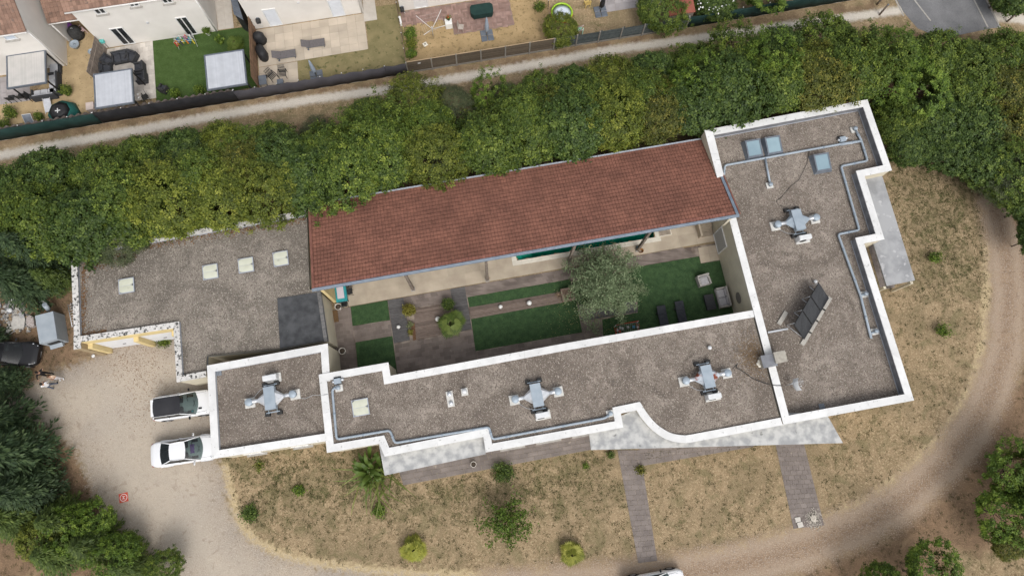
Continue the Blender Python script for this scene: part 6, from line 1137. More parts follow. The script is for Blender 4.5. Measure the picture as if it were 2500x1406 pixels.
    mb.build('eyes', TRIM, t); mb = MB(); mb.tube([h0+fw*.098*scale-axis*.065*scale-side*.025*scale, h0+fw*.104*scale-axis*.067*scale, h0+fw*.098*scale-axis*.065*scale+side*.025*scale], .007*scale, 5); mb.build('mouth', mat('lips', (.36, .13, .11), (.4, .15, .13), rough=.5), t)
    return t
def base_pose(**kw):
    j = dict(pelvis=(0, 0, .96, .125), waist=(0, 0, 1.12, .115), chest=(0, 0, 1.34, .135), neck=(0, .01, 1.50, .055), head=(0, .02, 1.57, .085), crown=(0, .03, 1.70, .085))
    for s, d in (('L', -1), ('R', 1)): j.update({'sho'+s: (.18*d, 0, 1.42, .062), 'elb'+s: (.24*d, -.02, 1.15, .045), 'wri'+s: (.25*d, .08, .92, .030), 'pal'+s: (.25*d, .11, .86, .036), 'hip'+s: (.095*d, 0, .90, .092), 'kne'+s: (.11*d, .02, .50, .062), 'ank'+s: (.12*d, 0, .09, .042), 'toe'+s: (.13*d, .16, .045, .036)})
    j.update(kw); return j
HB = mat('black_hair', (.012, .010, .009), (.02, .017, .015), rough=.6); HBR = mat('brown_hair', (.09, .05, .028), (.13, .075, .04), scale=10, rough=.6)
WSH = mat('white_shirt', (.72, .72, .72), (.62, .63, .66), scale=6, rough=.9); JEAN = mat('blue_jeans', (.08, .10, .15), (.11, .135, .19), scale=6, rough=.95); SHOE = mat('dark_shoe', (.015, .015, .016), (.025, .025, .025), rough=.6); PEACH = mat('peach_top', (.62, .46, .34), (.68, .52, .40), scale=5, rough=.9); WTR = mat('white_trousers', (.66, .65, .66), (.58, .57, .59), scale=5, rough=.9); BLKT = mat('black_dress', (.014, .013, .014), (.024, .022, .023), scale=5, rough=.9); WSHOE = mat('white_shoe', (.7, .7, .7), (.62, .62, .62), rough=.7)
def mk(label, px, py, rz, kw, mats, hair, hl=0.0, sc=1.0):
    return person(label, px, py, rz, base_pose(**kw), mats, hair, hl, sc)
mk('person in a white shirt, blue jeans and dark shoes, standing with legs apart', 138, 943, rad(50), dict(hipL=(-.10, 0, .90, .092), kneL=(-.16, .03, .5, .062), ankL=(-.20, -.02, .09, .042), toeL=(-.24, .13, .045, .036), kneR=(.17, .04, .5, .062), ankR=(.21, .05, .09, .042), toeR=(.26, .2, .045, .036), elbL=(-.26, .06, 1.17, .045), wriL=(-.10, .24, 1.18, .03), palL=(-.03, .26, 1.2, .036), elbR=(.27, .05, 1.17, .045), wriR=(.12, .25, 1.12, .03), palR=(.05, .28, 1.13, .036)), dict(top=WSH, legs=JEAN, shoe=SHOE, long=False), HB, 0, 1.03)
mk('person in a peach top and white trousers beside the one in jeans', 152, 924, rad(195), dict(elbL=(-.28, .04, 1.2, .04), wriL=(-.20, .22, 1.34, .028), palL=(-.16, .26, 1.40, .034), kneR=(.10, .05, .5, .058)), dict(top=PEACH, legs=WTR, shoe=WSHOE, long=False), HBR, .26, .98)
mk('person dressed in black with both arms raised, nearest the trees', 126, 915, rad(240), dict(elbL=(-.36, .10, 1.50, .042), wriL=(-.40, .24, 1.68, .028), palL=(-.40, .28, 1.74, .034), elbR=(.36, .12, 1.40, .042), wriR=(.42, .32, 1.48, .028), palR=(.43, .38, 1.50, .034)), dict(top=BLKT, legs=BLKT, shoe=SHOE, long=True), HB, .2, 1.0)

# ================================================================== LEFT OF THE GARAGE
GBX = mat('grey_painted_wood', (.30, .34, .38), (.35, .39, .43), scale=1.5, rough=.7)
zt = 1.35; tp = WP([(86, 771), (129, 760), (139, 827), (97, 839)], zt); c = sum(tp, Vector())/4; t = thing('grey_container', 'grey wooden container with a jointed lid beside the rubble', 'container', (c.x, c.y, 0))
uu_ = (tp[1]-tp[0]).normalized(); lo = [Vector((p.x, p.y, 0)) for p in tp]; th = .04
for i in range(4):
    a, b = lo[i], lo[(i+1) % 4]; cc = (a+b)/2; d = b-a; mb = MB(); mb.box((cc.x, cc.y, zt/2-.03), (d.length, th, zt-.06), rz=math.atan2(d.y, d.x)); mb.build('side_panel', GBX, t, world=True)
for k in (0, 1):
    q = [lerp(tp[0], tp[3], k/2+.006), lerp(tp[1], tp[2], k/2+.006), lerp(tp[1], tp[2], (k+1)/2-.006), lerp(tp[0], tp[3], (k+1)/2-.006)]; cc = sum(q, Vector())/4; q = [cc+(p-cc)*1.03 for p in q]; mb = MB(); mb.hexa([p-up*.045 for p in q], [p+up*(.0 if k else .01) for p in q]); mb.build('lid', GBX, t, world=True)
s0, s1 = lo[3], lo[2]; d = (s1-s0).normalized(); nn = Vector((d.y, -d.x, 0)); mb = MB(); cc = (s0+s1)/2+nn*.035; mb.box((cc.x+.1, cc.y, .75), (.8, .03, .5), rz=math.atan2(d.y, d.x)); mb.build('front_opening', RUB, t, world=True); mb = MB(); mb.box((cc.x+.05, cc.y+nn.y*.15, .4), (.9, .3, .25), rz=math.atan2(d.y, d.x), rx=.3); mb.build('chute', GBX, t, world=True)
cc = W(112, 757, 1.2); mb = MB(); mb.tube([(cc.x, cc.y+.1, .9), (cc.x+.03, cc.y+.35, 1.5)], .17, 14); mb.build('flue', GBX, t, world=True)
# rubble heap: loose sheets, boards, drums, plaster lumps
rr = random.Random(9); RUBS = [mat('plaster_rubble', (.42, .40, .37), (.54, .52, .48), scale=5, rough=.95, rnd=.2), mat('grey_rubble', (.24, .24, .24), (.32, .32, .32), scale=5, rough=.95, rnd=.2), mat('board_rubble', (.30, .22, .14), (.38, .28, .18), scale=5, rough=.9, rnd=.2)]
mb = MB()
for k in range(420):
    x, y = rr.gauss(45, 22), rr.gauss(775, 28)
    if y > 812 or x > 95 or (x > 70 and y < 740): continue
    q = W(x, y, .1); s = rr.uniform(.08, .3); mb.box((q.x, q.y, rr.uniform(.03, .28)), (s, s*rr.uniform(.4, 1), s*rr.uniform(.12, .5)), rz=rr.uniform(0, 3.1), rx=rr.uniform(-.6, .6), ry=rr.uniform(-.5, .5), mi=rr.choice((0, 0, 1, 2)))
o = mb.build('rubble', RUBS); tag(o, 'heap of plaster and board rubble left of the grey container', 'rubble', kind='stuff')
def debris(name, label, cat, px, z, th, m, rx=0):
    q = WP(px, z); c = sum(q, Vector())/len(q); mb = MB(); pts = [(p.x-c.x, p.y-c.y) for p in q]; mb.prism(ccw(pts), 0, th); o = mb.build(name, m); o.location = (c.x, c.y, z); o.rotation_euler = (rx, .05, 0); tag(o, label, cat)
debris('plaster_sheet', 'crumpled grey plaster sheet in front of the rubble', 'sheet', [(28, 790), (35, 772), (60, 770), (62, 780), (58, 800), (32, 805)], .32, .05, RUBS[0], .08); debris('plaster_sheet', 'small square grey sheet above the crumpled one', 'sheet', [(46, 765), (57, 763), (60, 775), (49, 777)], .40, .03, RUBS[1], .1)
debris('white_tank', 'white oblong tank lying on the rubble', 'tank', [(31, 731), (50, 727), (52, 735), (34, 738)], .4, .22, ACW); debris('plastic_sheet', 'wet brown tarpaulin sheet spread behind the grey container', 'tarpaulin', [(62, 758), (66, 738), (75, 722), (92, 712), (106, 716), (98, 738), (104, 752), (90, 760), (76, 762)], .05, .05, mat('brown_tarp', (.24, .13, .045), (.34, .21, .10), scale=2.5, rough=.3, spec=.6)); debris('white_sack', 'crumpled white sack on the brown tarpaulin', 'sack', [(92, 742), (98, 734), (108, 733), (115, 740), (112, 750), (100, 752)], .12, .18, mat('sack', (.52, .52, .52), (.64, .64, .64), scale=8, rough=.9), .1); debris('rubble_sack', 'torn sack of pale rubble against the container', 'sack', [(72, 776), (80, 771), (88, 775), (90, 796), (82, 801), (72, 795)], .05, .35, mat('rubble_sack', (.50, .46, .44), (.25, .20, .18), scale=12, rough=.95), .05)
q = W(24, 757, .4); mb = MB(); mb.lathe([(.16, 0), (.16, .25), (.001, .26)], (0, 0, 0), 16); o = mb.build('drum_lid', ACW); o.location = (q.x, q.y, .25); tag(o, 'round white drum lid on the rubble heap', 'lid')
for i, (a, b, l) in enumerate((((10, 720), (55, 713), 'long grey plank across the back of the rubble'), ((34, 748), (52, 762), 'thin pale batten pointing at the grey container'), ((12, 815), (26, 807), 'short pale stick lying on the bare earth'))):
    p, q = W(*a, .45), W(*b, .4); mb = MB(); d = q-p; mb.box((0, 0, 0), (d.length, .10 if i == 0 else .06, .03)); o = mb.build('plank', RUBS[0]); o.location = (p+q)/2 if i < 2 else (p+q)/2-up*.38; o.rotation_euler = (0, 0, math.atan2(d.y, d.x)); tag(o, l, 'plank')
# ladder and netting leaning at the garage side wall
p, q = W(163, 738, 1.6), W(178, 795, 1.6); t = thing('ladder', 'aluminium ladder lying along the left garage wall', 'ladder', (p.x, p.y, 0)); d = (q-p).normalized(); sd = Vector((-d.y, d.x, 0))*.17
for s in (-1, 1): mb = MB(); mb.tube([p+sd*s-up*.4, q+sd*s-up*.2], .03, 4); mb.build('stile', ALU, t, world=True)
for k in range(9): c = lerp(p-up*.4, q-up*.2, (k+.5)/9); mb = MB(); mb.tube([c-sd, c+sd], .015, 5); mb.build('rung', ALU, t, world=True)
for s in (.1, .85): c = lerp(p, q, s); mb = MB(); mb.box((c.x, c.y, .6), (.06, .5, 1.2), rz=BA); mb.build('trestle', BEAM, t, world=True)
# ================================================================== NEIGHBOURING HOUSES
HWALL = mat('white_house_render', (.72, .69, .65), (.66, .63, .59), scale=.8, rough=.9, bump=.08, bscale=60); RT = mat('brown_roof_tile', (.25, .155, .115), (.19, .118, .088), scale=2.2, rough=.85, rnd=.22, spots=[((.13, .095, .08), 3.0, .60)]); GUT = mat('white_gutter', (.70, .69, .67), (.66, .65, .63), rough=.5)
DARKP = mat('dark_pane', (.018, .02, .022), (.035, .038, .042), scale=2, rough=.08, spec=.6); SHW = mat('white_shutter', (.66, .69, .74), (.60, .63, .68), scale=2, rough=.5); SHB = mat('pale_blue_shutter', (.58, .64, .72), (.54, .60, .68), scale=2, rough=.5)
def house(name, label, sw_, w_, depth, eave, pitch=36, over=.25, tiles=None, verge=.0, ridge=True):
    t = thing(name, label, 'house', (sw_.x, sw_.y, 0), BA); tn = math.tan(rad(pitch)); rise = depth/2*tn
    mb = MB(); mb.add([(0, 0, 0), (w_, 0, 0), (w_, depth, 0), (0, depth, 0), (0, 0, eave), (w_, 0, eave), (w_, depth, eave), (0, depth, eave), (0, depth/2, eave+rise), (w_, depth/2, eave+rise)], [(0, 1, 5, 4), (1, 2, 6, 9, 5), (2, 3, 7, 6), (3, 0, 4, 8, 7)]); mb.build('wall', HWALL, t)
    rf = MB(); e = over
    for sy in (0, 1):
        y0, y1 = (-e, depth/2) if sy == 0 else (depth+e, depth/2); z0, z1 = eave-e*tn, eave+rise; a = [Vector((-verge, y0, z0)), Vector((w_+verge, y0, z0)), Vector((w_+verge, y1, z1)), Vector((-verge, y1, z1))]
        if sy: a = [a[1], a[0], a[3], a[2]]
        rf.hexa([p+Vector((0, 0, .02)) for p in a], [p+Vector((0, 0, .10)) for p in a])
    roof = rf.build('roof', RT, t); y0, z0 = -e, eave-e*tn; sl = math.hypot(depth/2+e, rise+e*tn)
    if tiles:
        x0, x1, rows = tiles; d = Vector((0, (depth/2+e)/sl, (rise+e*tn)/sl)); st = .33; q = [Vector((x0, y0, z0+.10)), Vector((x1, y0, z0+.10)), Vector((x1, y0, z0+.10))+d*st*rows, Vector((x0, y0, z0+.10))+d*st*rows]
        grid_pieces(roof, q, max(1, round((x1-x0)/.27)), rows, 'roof_tile', RT, gap=.012, h=.02, tilt=.03, jit=.005, world=False, limit=300)
    mb = MB(); mb.tube([(-verge, y0-.05, z0+.02), (w_+verge, y0-.05, z0+.02)], .06, 8); mb.build('gutter', GUT, t)
    return t
def hopen(t, sw_, px, name, pane=DARKP, mull=2, sill=True, slats=0, zlo=None):
    """px: bottom left, bottom right, top left, top right of the opening in the picture, on the front wall"""
    A = sw_; B = sw_+BU*5; h = [wallhit(x, y, A, B) for x, y in px]; s0 = (h[0][0]+h[2][0])/2; s1 = (h[1][0]+h[3][0])/2; z0 = max(.06, (h[0][1]+h[1][1])/2) if zlo is None else zlo; z1 = (h[2][1]+h[3][1])/2
    f = opening(t, A, B, s0, s1, z0, z1, name, pane=pane, mull=mull, sill=sill, slats=slats, recess=0); return (s0, s1, z0, z1)
H1 = W(165, 160)-BU*10.5; h1 = house('house', 'leftmost white neighbour house with a weathered brown tiled roof', H1, 10.5, 9, 5.05, tiles=(6.3, 10.5, 13)); hopen(h1, H1, [(14, 99), (43, 94), (-8, 76), (22, 73)], 'window', SHB, 1, True, 10)
H2 = W(258, 118); w2 = (W(532, 75)-H2).length; h2 = house('house', 'white neighbour house with a drying rack before its wall', H2, w2, 8.6, 5.15, tiles=(-.25, 6.2, 6), verge=.25)
for q in ([(236, 37), (262, 31), (222, 15), (245, 12)], [(318, 18), (341, 14), (308, 0), (331, -3)], [(400, 9), (424, 6), (389, -9), (413, -12)]): hopen(h2, H2, q, 'window')
for q in ([(298, 104), (328, 99), (264, 71), (298, 66)], [(453, 76), (478, 73), (423, 45), (454, 40)]): hopen(h2, H2, q, 'patio_door', DARKP, 2, False, zlo=.08)
H3 = W(622, 72); w3 = (W(888, 32)-H3).length; h3 = house('house', 'white neighbour house with two closed white shutters facing the pale slab terrace', H3, w3, 8.6, 5.15)
for q in ([(659, 61), (690, 57), (636, 25), (671, 20)], [(811, 36), (842, 32), (795, 0), (832, -4)]): hopen(h3, H3, q, 'shuttered_door', SHW, 1, False, 12, zlo=.08)
H4 = W(978, 28); h4 = house('house', 'white neighbour house beside the red brick patio, only its foot in view', H4, 9.0, 8.6, 5.15); hopen(h4, H4, [(1012, 21), (1046, 15), (1004, -20), (1040, -24)], 'patio_door', mat('white_door_panel', (.70, .70, .70), (.66, .66, .66), rough=.4), 2, False, zlo=.08)
# downpipes on the corners
for hh, x, z in ((h1, 10.42, 5), (h2, w2-.08, 5), (h3, w3-.1, 5)):
    mb = MB(); mb.tube([(x, -.08, .05), (x, -.08, z-.1)], .05, 8); mb.build('downpipe', GUT, hh)
# low carport between the two left houses
C0 = W(172, 104); cw = (H2-C0).dot(BU); t = thing('carport', 'low brown tiled carport between the two leftmost houses', 'carport', (C0.x, C0.y, 0), BA)
tn = math.tan(rad(30)); y1 = 5.0; a = [Vector((-.05, -.2, 2.75)), Vector((cw, -.2, 2.75)), Vector((cw, y1, 2.75+(y1+.2)*tn)), Vector((-.05, y1, 2.75+(y1+.2)*tn))]; mb = MB(); mb.hexa(a, [p+up*.08 for p in a]); rf = mb.build('roof', RT, t); grid_pieces(rf, [p+up*.08 for p in a], max(1, round(cw/.27)), 17, 'roof_tile', RT, gap=.012, h=.02, tilt=.03, jit=.005, world=False, limit=200)
mb = MB(); mb.box((cw/2, 2.6, 1.3), (cw, .2, 2.6)); mb.box((.06, 1.2, 1.3), (.12, 2.6, 2.6)); mb.build('wall', HWALL, t); mb = MB(); mb.tube([(.0, -.25, 2.75), (cw, -.25, 2.75)], .05, 8); mb.build('gutter', GUT, t); mb = MB(); mb.tube([(.05, -.12, 0), (.05, -.12, 2.7)], .045, 8); mb.build('downpipe', GUT, t)
def simple(name, label, cat, px, z, build, rz=BA, group=None):
    q = W(px[0], px[1], z); t = thing(name, label, cat, (q.x, q.y, 0), rz, group); build(t); return t
def _p(t, nm, m, f): mb = MB(); f(mb); return mb.build(nm, m, t)
PINK = mat('pink_plastic', (.62, .45, .45), (.58, .41, .41), rough=.5); PURP = mat('purple_plastic', (.16, .05, .25), (.2, .07, .3), rough=.5)
simple('storage_tub', 'purple tub under the carport roof', 'tub', (166, 68), .4, lambda t: (_p(t, 'tub', PURP, lambda m: m.lathe([(.28, 0), (.36, .5), (.38, .5), (.34, .46), (.27, .05)], (0, 0, 0), 16)), _p(t, 'rim', PURP, lambda m: m.lathe([(.37, .49), (.40, .5), (.40, .53), (.36, .53)], (0, 0, 0), 16))))
simple('covered_barbecue', 'round black covered barbecue at the mouth of the carport', 'barbecue', (184, 80), .5, lambda t: (_p(t, 'cover', RUB, lambda m: m.lathe([(.50, .02), (.56, .35), (.52, .8), (.3, 1.0), (.001, 1.04)], (0, 0, 0), 14)), _p(t, 'lid_handle', ALU, lambda m: m.tube([(-.1, 0, 1.02), (0, 0, 1.1), (.1, 0, 1.02)], .015, 5))))
def plastic_chair(t, m):
    _p(t, 'seat', m, lambda b: b.box((0, 0, .42), (.46, .44, .04), bev=.015)); _p(t, 'backrest', m, lambda b: b.box((0, .22, .64), (.46, .04, .42), rx=-.12, bev=.015))
    for sx in (-1, 1):
        _p(t, 'armrest', m, lambda b: b.box((sx*.24, 0, .62), (.05, .42, .03)))
        for y in (-.19, .19): _p(t, 'leg', m, lambda b: b.box((sx*.2, y, .21), (.05, .05, .42)))
simple('plastic_chair', 'pink plastic chair beside the carport', 'chair', (199, 74), .4, lambda t: plastic_chair(t, PINK), BA+2.2); simple('plastic_chair', 'yellow plastic chair by the paddling pool', 'chair', (1434, 8), .4, lambda t: plastic_chair(t, mat('yellow_plastic', (.62, .46, .16), (.58, .42, .14), rough=.5)), BA+3.3)
for x, y, r, l in ((183, 110, .36, 'larger blue grey round tub lid on the sandy strip'), (224, 128, .24, 'smaller blue grey round tub by the wooden fence')):
    simple('garden_tub', l, 'tub', (x, y), .2, lambda t: (_p(t, 'tub', DRAIN, lambda m: m.lathe([(r*.85, 0), (r, .32), (r*1.1, .32), (r*1.05, .28), (r*.9, .24), (.001, .24)], (0, 0, 0), 20)), _p(t, 'handle', RUB, lambda m: m.tube([(-r*.3, 0, .26), (0, 0, .33), (r*.3, 0, .26)], .02, 5))))
# fences -------------------------------------------------------------
GMESH = mat('dark_green_mesh', (.008, .030, .027), (.014, .042, .037), scale=1.5, rough=.8); BMESH = mat('black_mesh', (.012, .012, .014), (.022, .022, .025), scale=1.5, rough=.8); GFAB = mat('grey_fabric', (.055, .052, .060), (.072, .068, .077), scale=1.2, rough=.85); PCAP = mat('post_cap', (.62, .62, .62), (.55, .55, .55), rough=.6)
def mesh_fence(label, a, b, h, m, n, wav=.03, tiles=False):
    A, B = W(*a), W(*b); d = (B-A); L_ = d.length; t = thing('screen_fence', label, 'fence', (A.x, A.y, 0), math.atan2(d.y, d.x)); k = max(12, int(L_/.35)); rr = random.Random(hash(label) % 997 if False else len(label)); top = []; bot = []
    for i in range(k+1): s = L_*i/k; w_ = wav*math.sin(i*1.7)+rr.uniform(-wav, wav)*.5; top.append((s, w_, h+rr.uniform(-.015, .015))); bot.append((s, w_*.5-.02, .08))
    mid = [((p[0]+q[0])/2, (p[1]+q[1])/2+.02*math.sin(i*2.3), (p[2]+q[2])/2) for i, (p, q) in enumerate(zip(top, bot))]; N_ = k+1; mb = MB(); mb.add(bot+mid+top, [(r*N_+i, r*N_+i+1, (r+1)*N_+i+1, (r+1)*N_+i) for r in range(2) for i in range(k)], 0, True); o = mb.build('screen', m, t); md = o.modifiers.new('th', 'SOLIDIFY'); md.thickness = .008
    for i in range(n+1):
        s = L_*i/n; mb = MB(); mb.tube([(s, .06, 0), (s, .06, h+.05)], .03, 6); p_ = mb.build('post', BLK, t); mb = MB(); mb.ball((s, .06, h+.07), .045, n=8); mb.build('cap', PCAP, p_)
    mb = MB(); mb.box((L_/2, .04, .06), (L_, .06, .14)); mb.build('base_board', CONC, t)
    if tiles:
        mb = MB(); kk = int(L_/.09); pr = []
        for i in range(kk+1): s = L_*i/kk; w_ = .09*math.sin(i*1.05); pr.append((s, .17+w_))
        mb.add([(s, y, .1) for s, y in pr]+[(s, y, h-.03) for s, y in pr], [(i, i+1, kk+2+i, kk+1+i) for i in range(kk)], 0, True); o = mb.build('corrugated_sheet', mat('brown_corrugated', (.075, .062, .055), (.12, .10, .09), scale=4, rough=.85), t); md = o.modifiers.new('th', 'SOLIDIFY'); md.thickness = .02
    return t
mesh_fence('dark green screen fence at the left end of the gardens', (-40, 352), (253, 302), 1.6, GMESH, 5, tiles=True); mesh_fence('black screen fence along the left gardens', (255, 301.5), (588, 247), 1.6, BMESH, 5, tiles=True); mesh_fence('grey fabric screen fence below the slab terrace garden', (586, 248), (997, 181), 1.5, GFAB, 8, .05)
mesh_fence('dark green screen fence running to the road', (1672, 70), (2175, -14), 1.5, GMESH, 8)
WSL = mat('fence_slat_brown', (.080, .062, .045), (.110, .088, .063), scale=5, rough=.9, rnd=.2, stretch=(1, 1, 4)); GSL = mat('fence_slat_grey_green', (.052, .064, .066), (.080, .092, .092), scale=5, rough=.9, rnd=.2); CPOST = mat('concrete_post', (.20, .185, .165), (.25, .235, .21), scale=4, rough=.95)
def slat_fence(label, a, b, h, m, n, nsl=11, rail=True):
    A, B = W(*a), W(*b); d = B-A; L_ = d.length; t = thing('panel_fence', label, 'fence', (A.x, A.y, 0), math.atan2(d.y, d.x)); pw = L_/n
    for i in range(n):
        for k in range(nsl): bpiece('slat', (pw*(i+.5), R_.uniform(-.006, .006), .22+(h-.26)*(k+.5)/nsl), (pw-.12, .022, (h-.26)/nsl*.86), m, t, rx=-.12)
        bpiece('batten', (pw*(i+.5), .03, h/2+.05), (.06, .03, h-.2), m, t); bpiece('gravel_board', (pw*(i+.5), .0, .10), (pw-.1, .05, .2), CPOST, t)
    for i in range(n+1):
        bpiece('post', (pw*i, -.03, (h+.06)/2), (.10, .11, h+.06), CPOST, t)
        bpiece('back_post', (min(L_-.05, pw*i+.18), .07, h/2), (.08, .08, h), m, t)
    if rail: bpiece('top_rail', (L_/2, .02, h+.0), (L_, .05, .035), mat('pale_rail', (.40, .29, .18), (.46, .34, .22), rough=.8), t)
    return t
fz = slat_fence('brown wooden slat fence with concrete posts below the brick patio garden', (997, 179), (1350, 122), 1.55, WSL, 6); slat_fence('grey green slat fence beside the paddling pool garden', (1351, 121), (1672, 70), 1.5, GSL, 6, rail=False)
# small white notice on the slat fence
A, B = W(997, 179), W(1350, 122); s_, z_ = wallhit(1023, 153, A, B); d = (B-A).normalized(); c = A+d*s_+Vector((d.y, -d.x, 0))*.07; o = bpiece('notice', (c.x, c.y, z_), (.22, .012, .15), PCAP, None, math.atan2(d.y, d.x)); tag(o, 'small white notice plate on the brown slat fence', 'notice')
def plank_fence(label, a, b, h, m, n):
    A, B = W(*a), W(*b); d = B-A; L_ = d.length; t = thing('plank_fence', label, 'fence', (A.x, A.y, 0), math.atan2(d.y, d.x))
    for i in range(n): bpiece('plank', (L_*(i+.5)/n, R_.uniform(-.008, .008), h/2+R_.uniform(-.02, .02)), (L_/n*.9, .025, h), m, t)
    for k in range(2): bpiece('rail', (L_/2, .03, h*(.25+.5*k)), (L_, .03, .08), m, t)
GRW = mat('grey_wood', (.20, .165, .14), (.27, .225, .19), scale=4, rough=.9, rnd=.15); plank_fence('tall grey plank fence left of the stone patio', (262, 121), (243, 205), 1.8, GRW, 22)
plank_fence('tall slatted fence between the turf garden and slab terrace', (625, 73), (632, 216), 1.8, mat('brown_wood', (.19, .115, .07), (.25, .155, .10), scale=4, rough=.9, rnd=.15), 26)
# wire fence between slab terrace garden and brick patio garden
for nm, a, b in (('low wire fence left of the brick patio', (972, 28), (996, 176)), ('low wire fence left of the paddling pool', (1334, -8), (1348, 118))):
    A, B = W(*a), W(*b); d = B-A; L_ = d.length; t = thing('wire_fence', nm, 'fence', (A.x, A.y, 0), math.atan2(d.y, d.x)); 
    for i in range(5): mb = MB(); mb.tube([(L_*i/4, 0, 0), (L_*i/4, 0, 1.15)], .025, 6); p_ = mb.build('post', BLK, t); mb = MB(); mb.ball((L_*i/4, 0, 1.17), .04, n=8); mb.build('cap', PCAP, p_)
    mb = MB(); [mb.tube([(0, 0, z), (L_, 0, z)], .008, 4) for z in (.1, .35, .6, .85, 1.12)]; mb.build('wires', mat('rusty_wire', (.20, .13, .09), (.25, .17, .12), rough=.7), t)
# ground of the gardens ----------------------------------------------
TRAV = mat('travertine_slab', (.44, .40, .36), (.58, .54, .49), scale=1.4, rough=.85, rnd=.14, detail=6); SLABB = mat('beige_terrace_slab', (.50, .43, .345), (.42, .36, .29), scale=.8, rough=.85, rnd=.12, detail=6); BRK = mat('patio_brick', (.24, .155, .13), (.31, .21, .18), scale=2, rough=.9, rnd=.2); GRS = mat('grey_patio_slab', (.30, .275, .275), (.36, .335, .335), scale=1.5, rough=.9, rnd=.1)
SANDY = mat('sandy_soil', (.46, .345, .20), (.37, .275, .155), scale=1.3, rough=.95, detail=7, spots=[((.14, .13, .055), 3.0, .62), ((.30, .22, .12), 7, .6)], bump=.4, bscale=30); STRAW = mat('straw_lawn', (.42, .30, .16), (.33, .235, .12), scale=1.0, rough=.95, detail=8, spots=[((.25, .18, .09), 2.2, .56), ((.15, .125, .055), 6, .60)], bump=.5, bscale=30); OLV = mat('olive_lawn', (.24, .20, .10), (.17, .15, .07), scale=1.0, rough=.95, detail=8, spots=[((.10, .10, .04), 2.2, .58), ((.28, .22, .12), 6, .60)], bump=.5, bscale=30)
sheet('sandy_strip', WP([(120, 30), (255, 10), (262, 121), (243, 205), (235, 268), (0, 310), (-60, 310), (-60, 250), (70, 240), (150, 160)]), .006, SANDY)
sheet('dry_lawn', WP([(725, 148), (900, 118), (890, 20), (975, 10), (996, 176), (640, 234), (632, 216)]), .006, OLV); sheet('straw_lawn', WP([(978, 30), (1340, -40), (1350, 118), (997, 176)]), .006, STRAW)
def pave(name, px, nu, nv, m, jm, bond=0.0, z=.010, gap=.012, lim=300):
    q = quad(px); s = sheet(name, [(p.x, p.y) for p in q], z, jm); grid_pieces(s, lift(q, z+.001), nu, nv, 'slab', m, gap=gap, h=.018, bond=bond, jit=.002, limit=lim); return s
pave('stone_patio', [(244, 262), (382, 240), (373, 101), (262, 121)], 9, 12, TRAV, PJOINT, .5); pave('slab_terrace', [(625, 74), (888, 34), (899, 121), (632, 165)], 12, 5, SLABB, BJOINT, .0); pave('slab_terrace', [(632, 166), (726, 151), (729, 201), (635, 216)], 4, 3, SLABB, BJOINT, 0)
pave('side_path', [(889, 54), (921, 49), (912, -20), (884, -14)], 1, 4, mat('pale_concrete_path', (.46, .42, .37), (.52, .48, .43), scale=2, rough=.9), PJOINT); pave('grey_patio', [(-40, 262), (76, 246), (70, 180), (-40, 196)], 8, 5, GRS, WJ); pave('grey_patio', [(1468, 33), (1640, 6), (1640, -40), (1460, -40)], 10, 4, GRS, WJ)
pave('side_path', [(533, 74), (571, 69), (560, -40), (520, -40)], 2, 6, mat('pale_concrete_path', (.5, .5, .5)), PJOINT)
sheet('garden_turf', WP([(373, 101), (625, 62), (632, 212), (382, 254)]), .012, TURF2)
# basket-weave brick patio
q = quad([(980, 62), (1254, 62), (1240, -8), (978, 29)]); o_ = W(980, 64); sb = sheet('brick_patio', WP([(979, 29), (1240, -10), (1256, 62), (1108, 86), (1103, 44), (984, 63)]), .010, mat('brick_joint', (.20, .15, .125), (.26, .2, .17), scale=3, rough=.95))
poly = [(p.x, p.y) for p in WP([(979, 29), (1240, -10), (1256, 62), (1108, 86), (1103, 44), (984, 63)])]; cnt = 0; rest = MB(); bl_, bw_ = .44, .145; sx_ = W(979, 62)-BV*2
def inpoly(x, y):
    c = False
    for i in range(len(poly)):
        a, b = poly[i-1], poly[i]
        if (a[1] > y) != (b[1] > y) and x < (b[0]-a[0])*(y-a[1])/(b[1]-a[1])+a[0]: c = not c
    return c
for i in range(24):
    for j in range(14):
        for k in range(3):
            if (i+j) % 2: u_, v_, du, dv = bl_*(i+.5), bl_*j+bw_*(k+.5), bl_, bw_
            else: u_, v_, du, dv = bl_*i+bw_*(k+.5), bl_*(j+.5), bw_, bl_
            p = sx_+BU*u_+BV*v_
            if not inpoly(p.x, p.y): continue
            if cnt < 300: bpiece('brick', (p.x, p.y, .018), (du-.014, dv-.014, .02), BRK, sb, BA)
            else: rest.box((p.x, p.y, .018), (du-.014, dv-.014, .02), rz=BA)
            cnt += 1
if rest.f: rest.build('brick_field', BRK, sb)['kind'] = 'stuff'
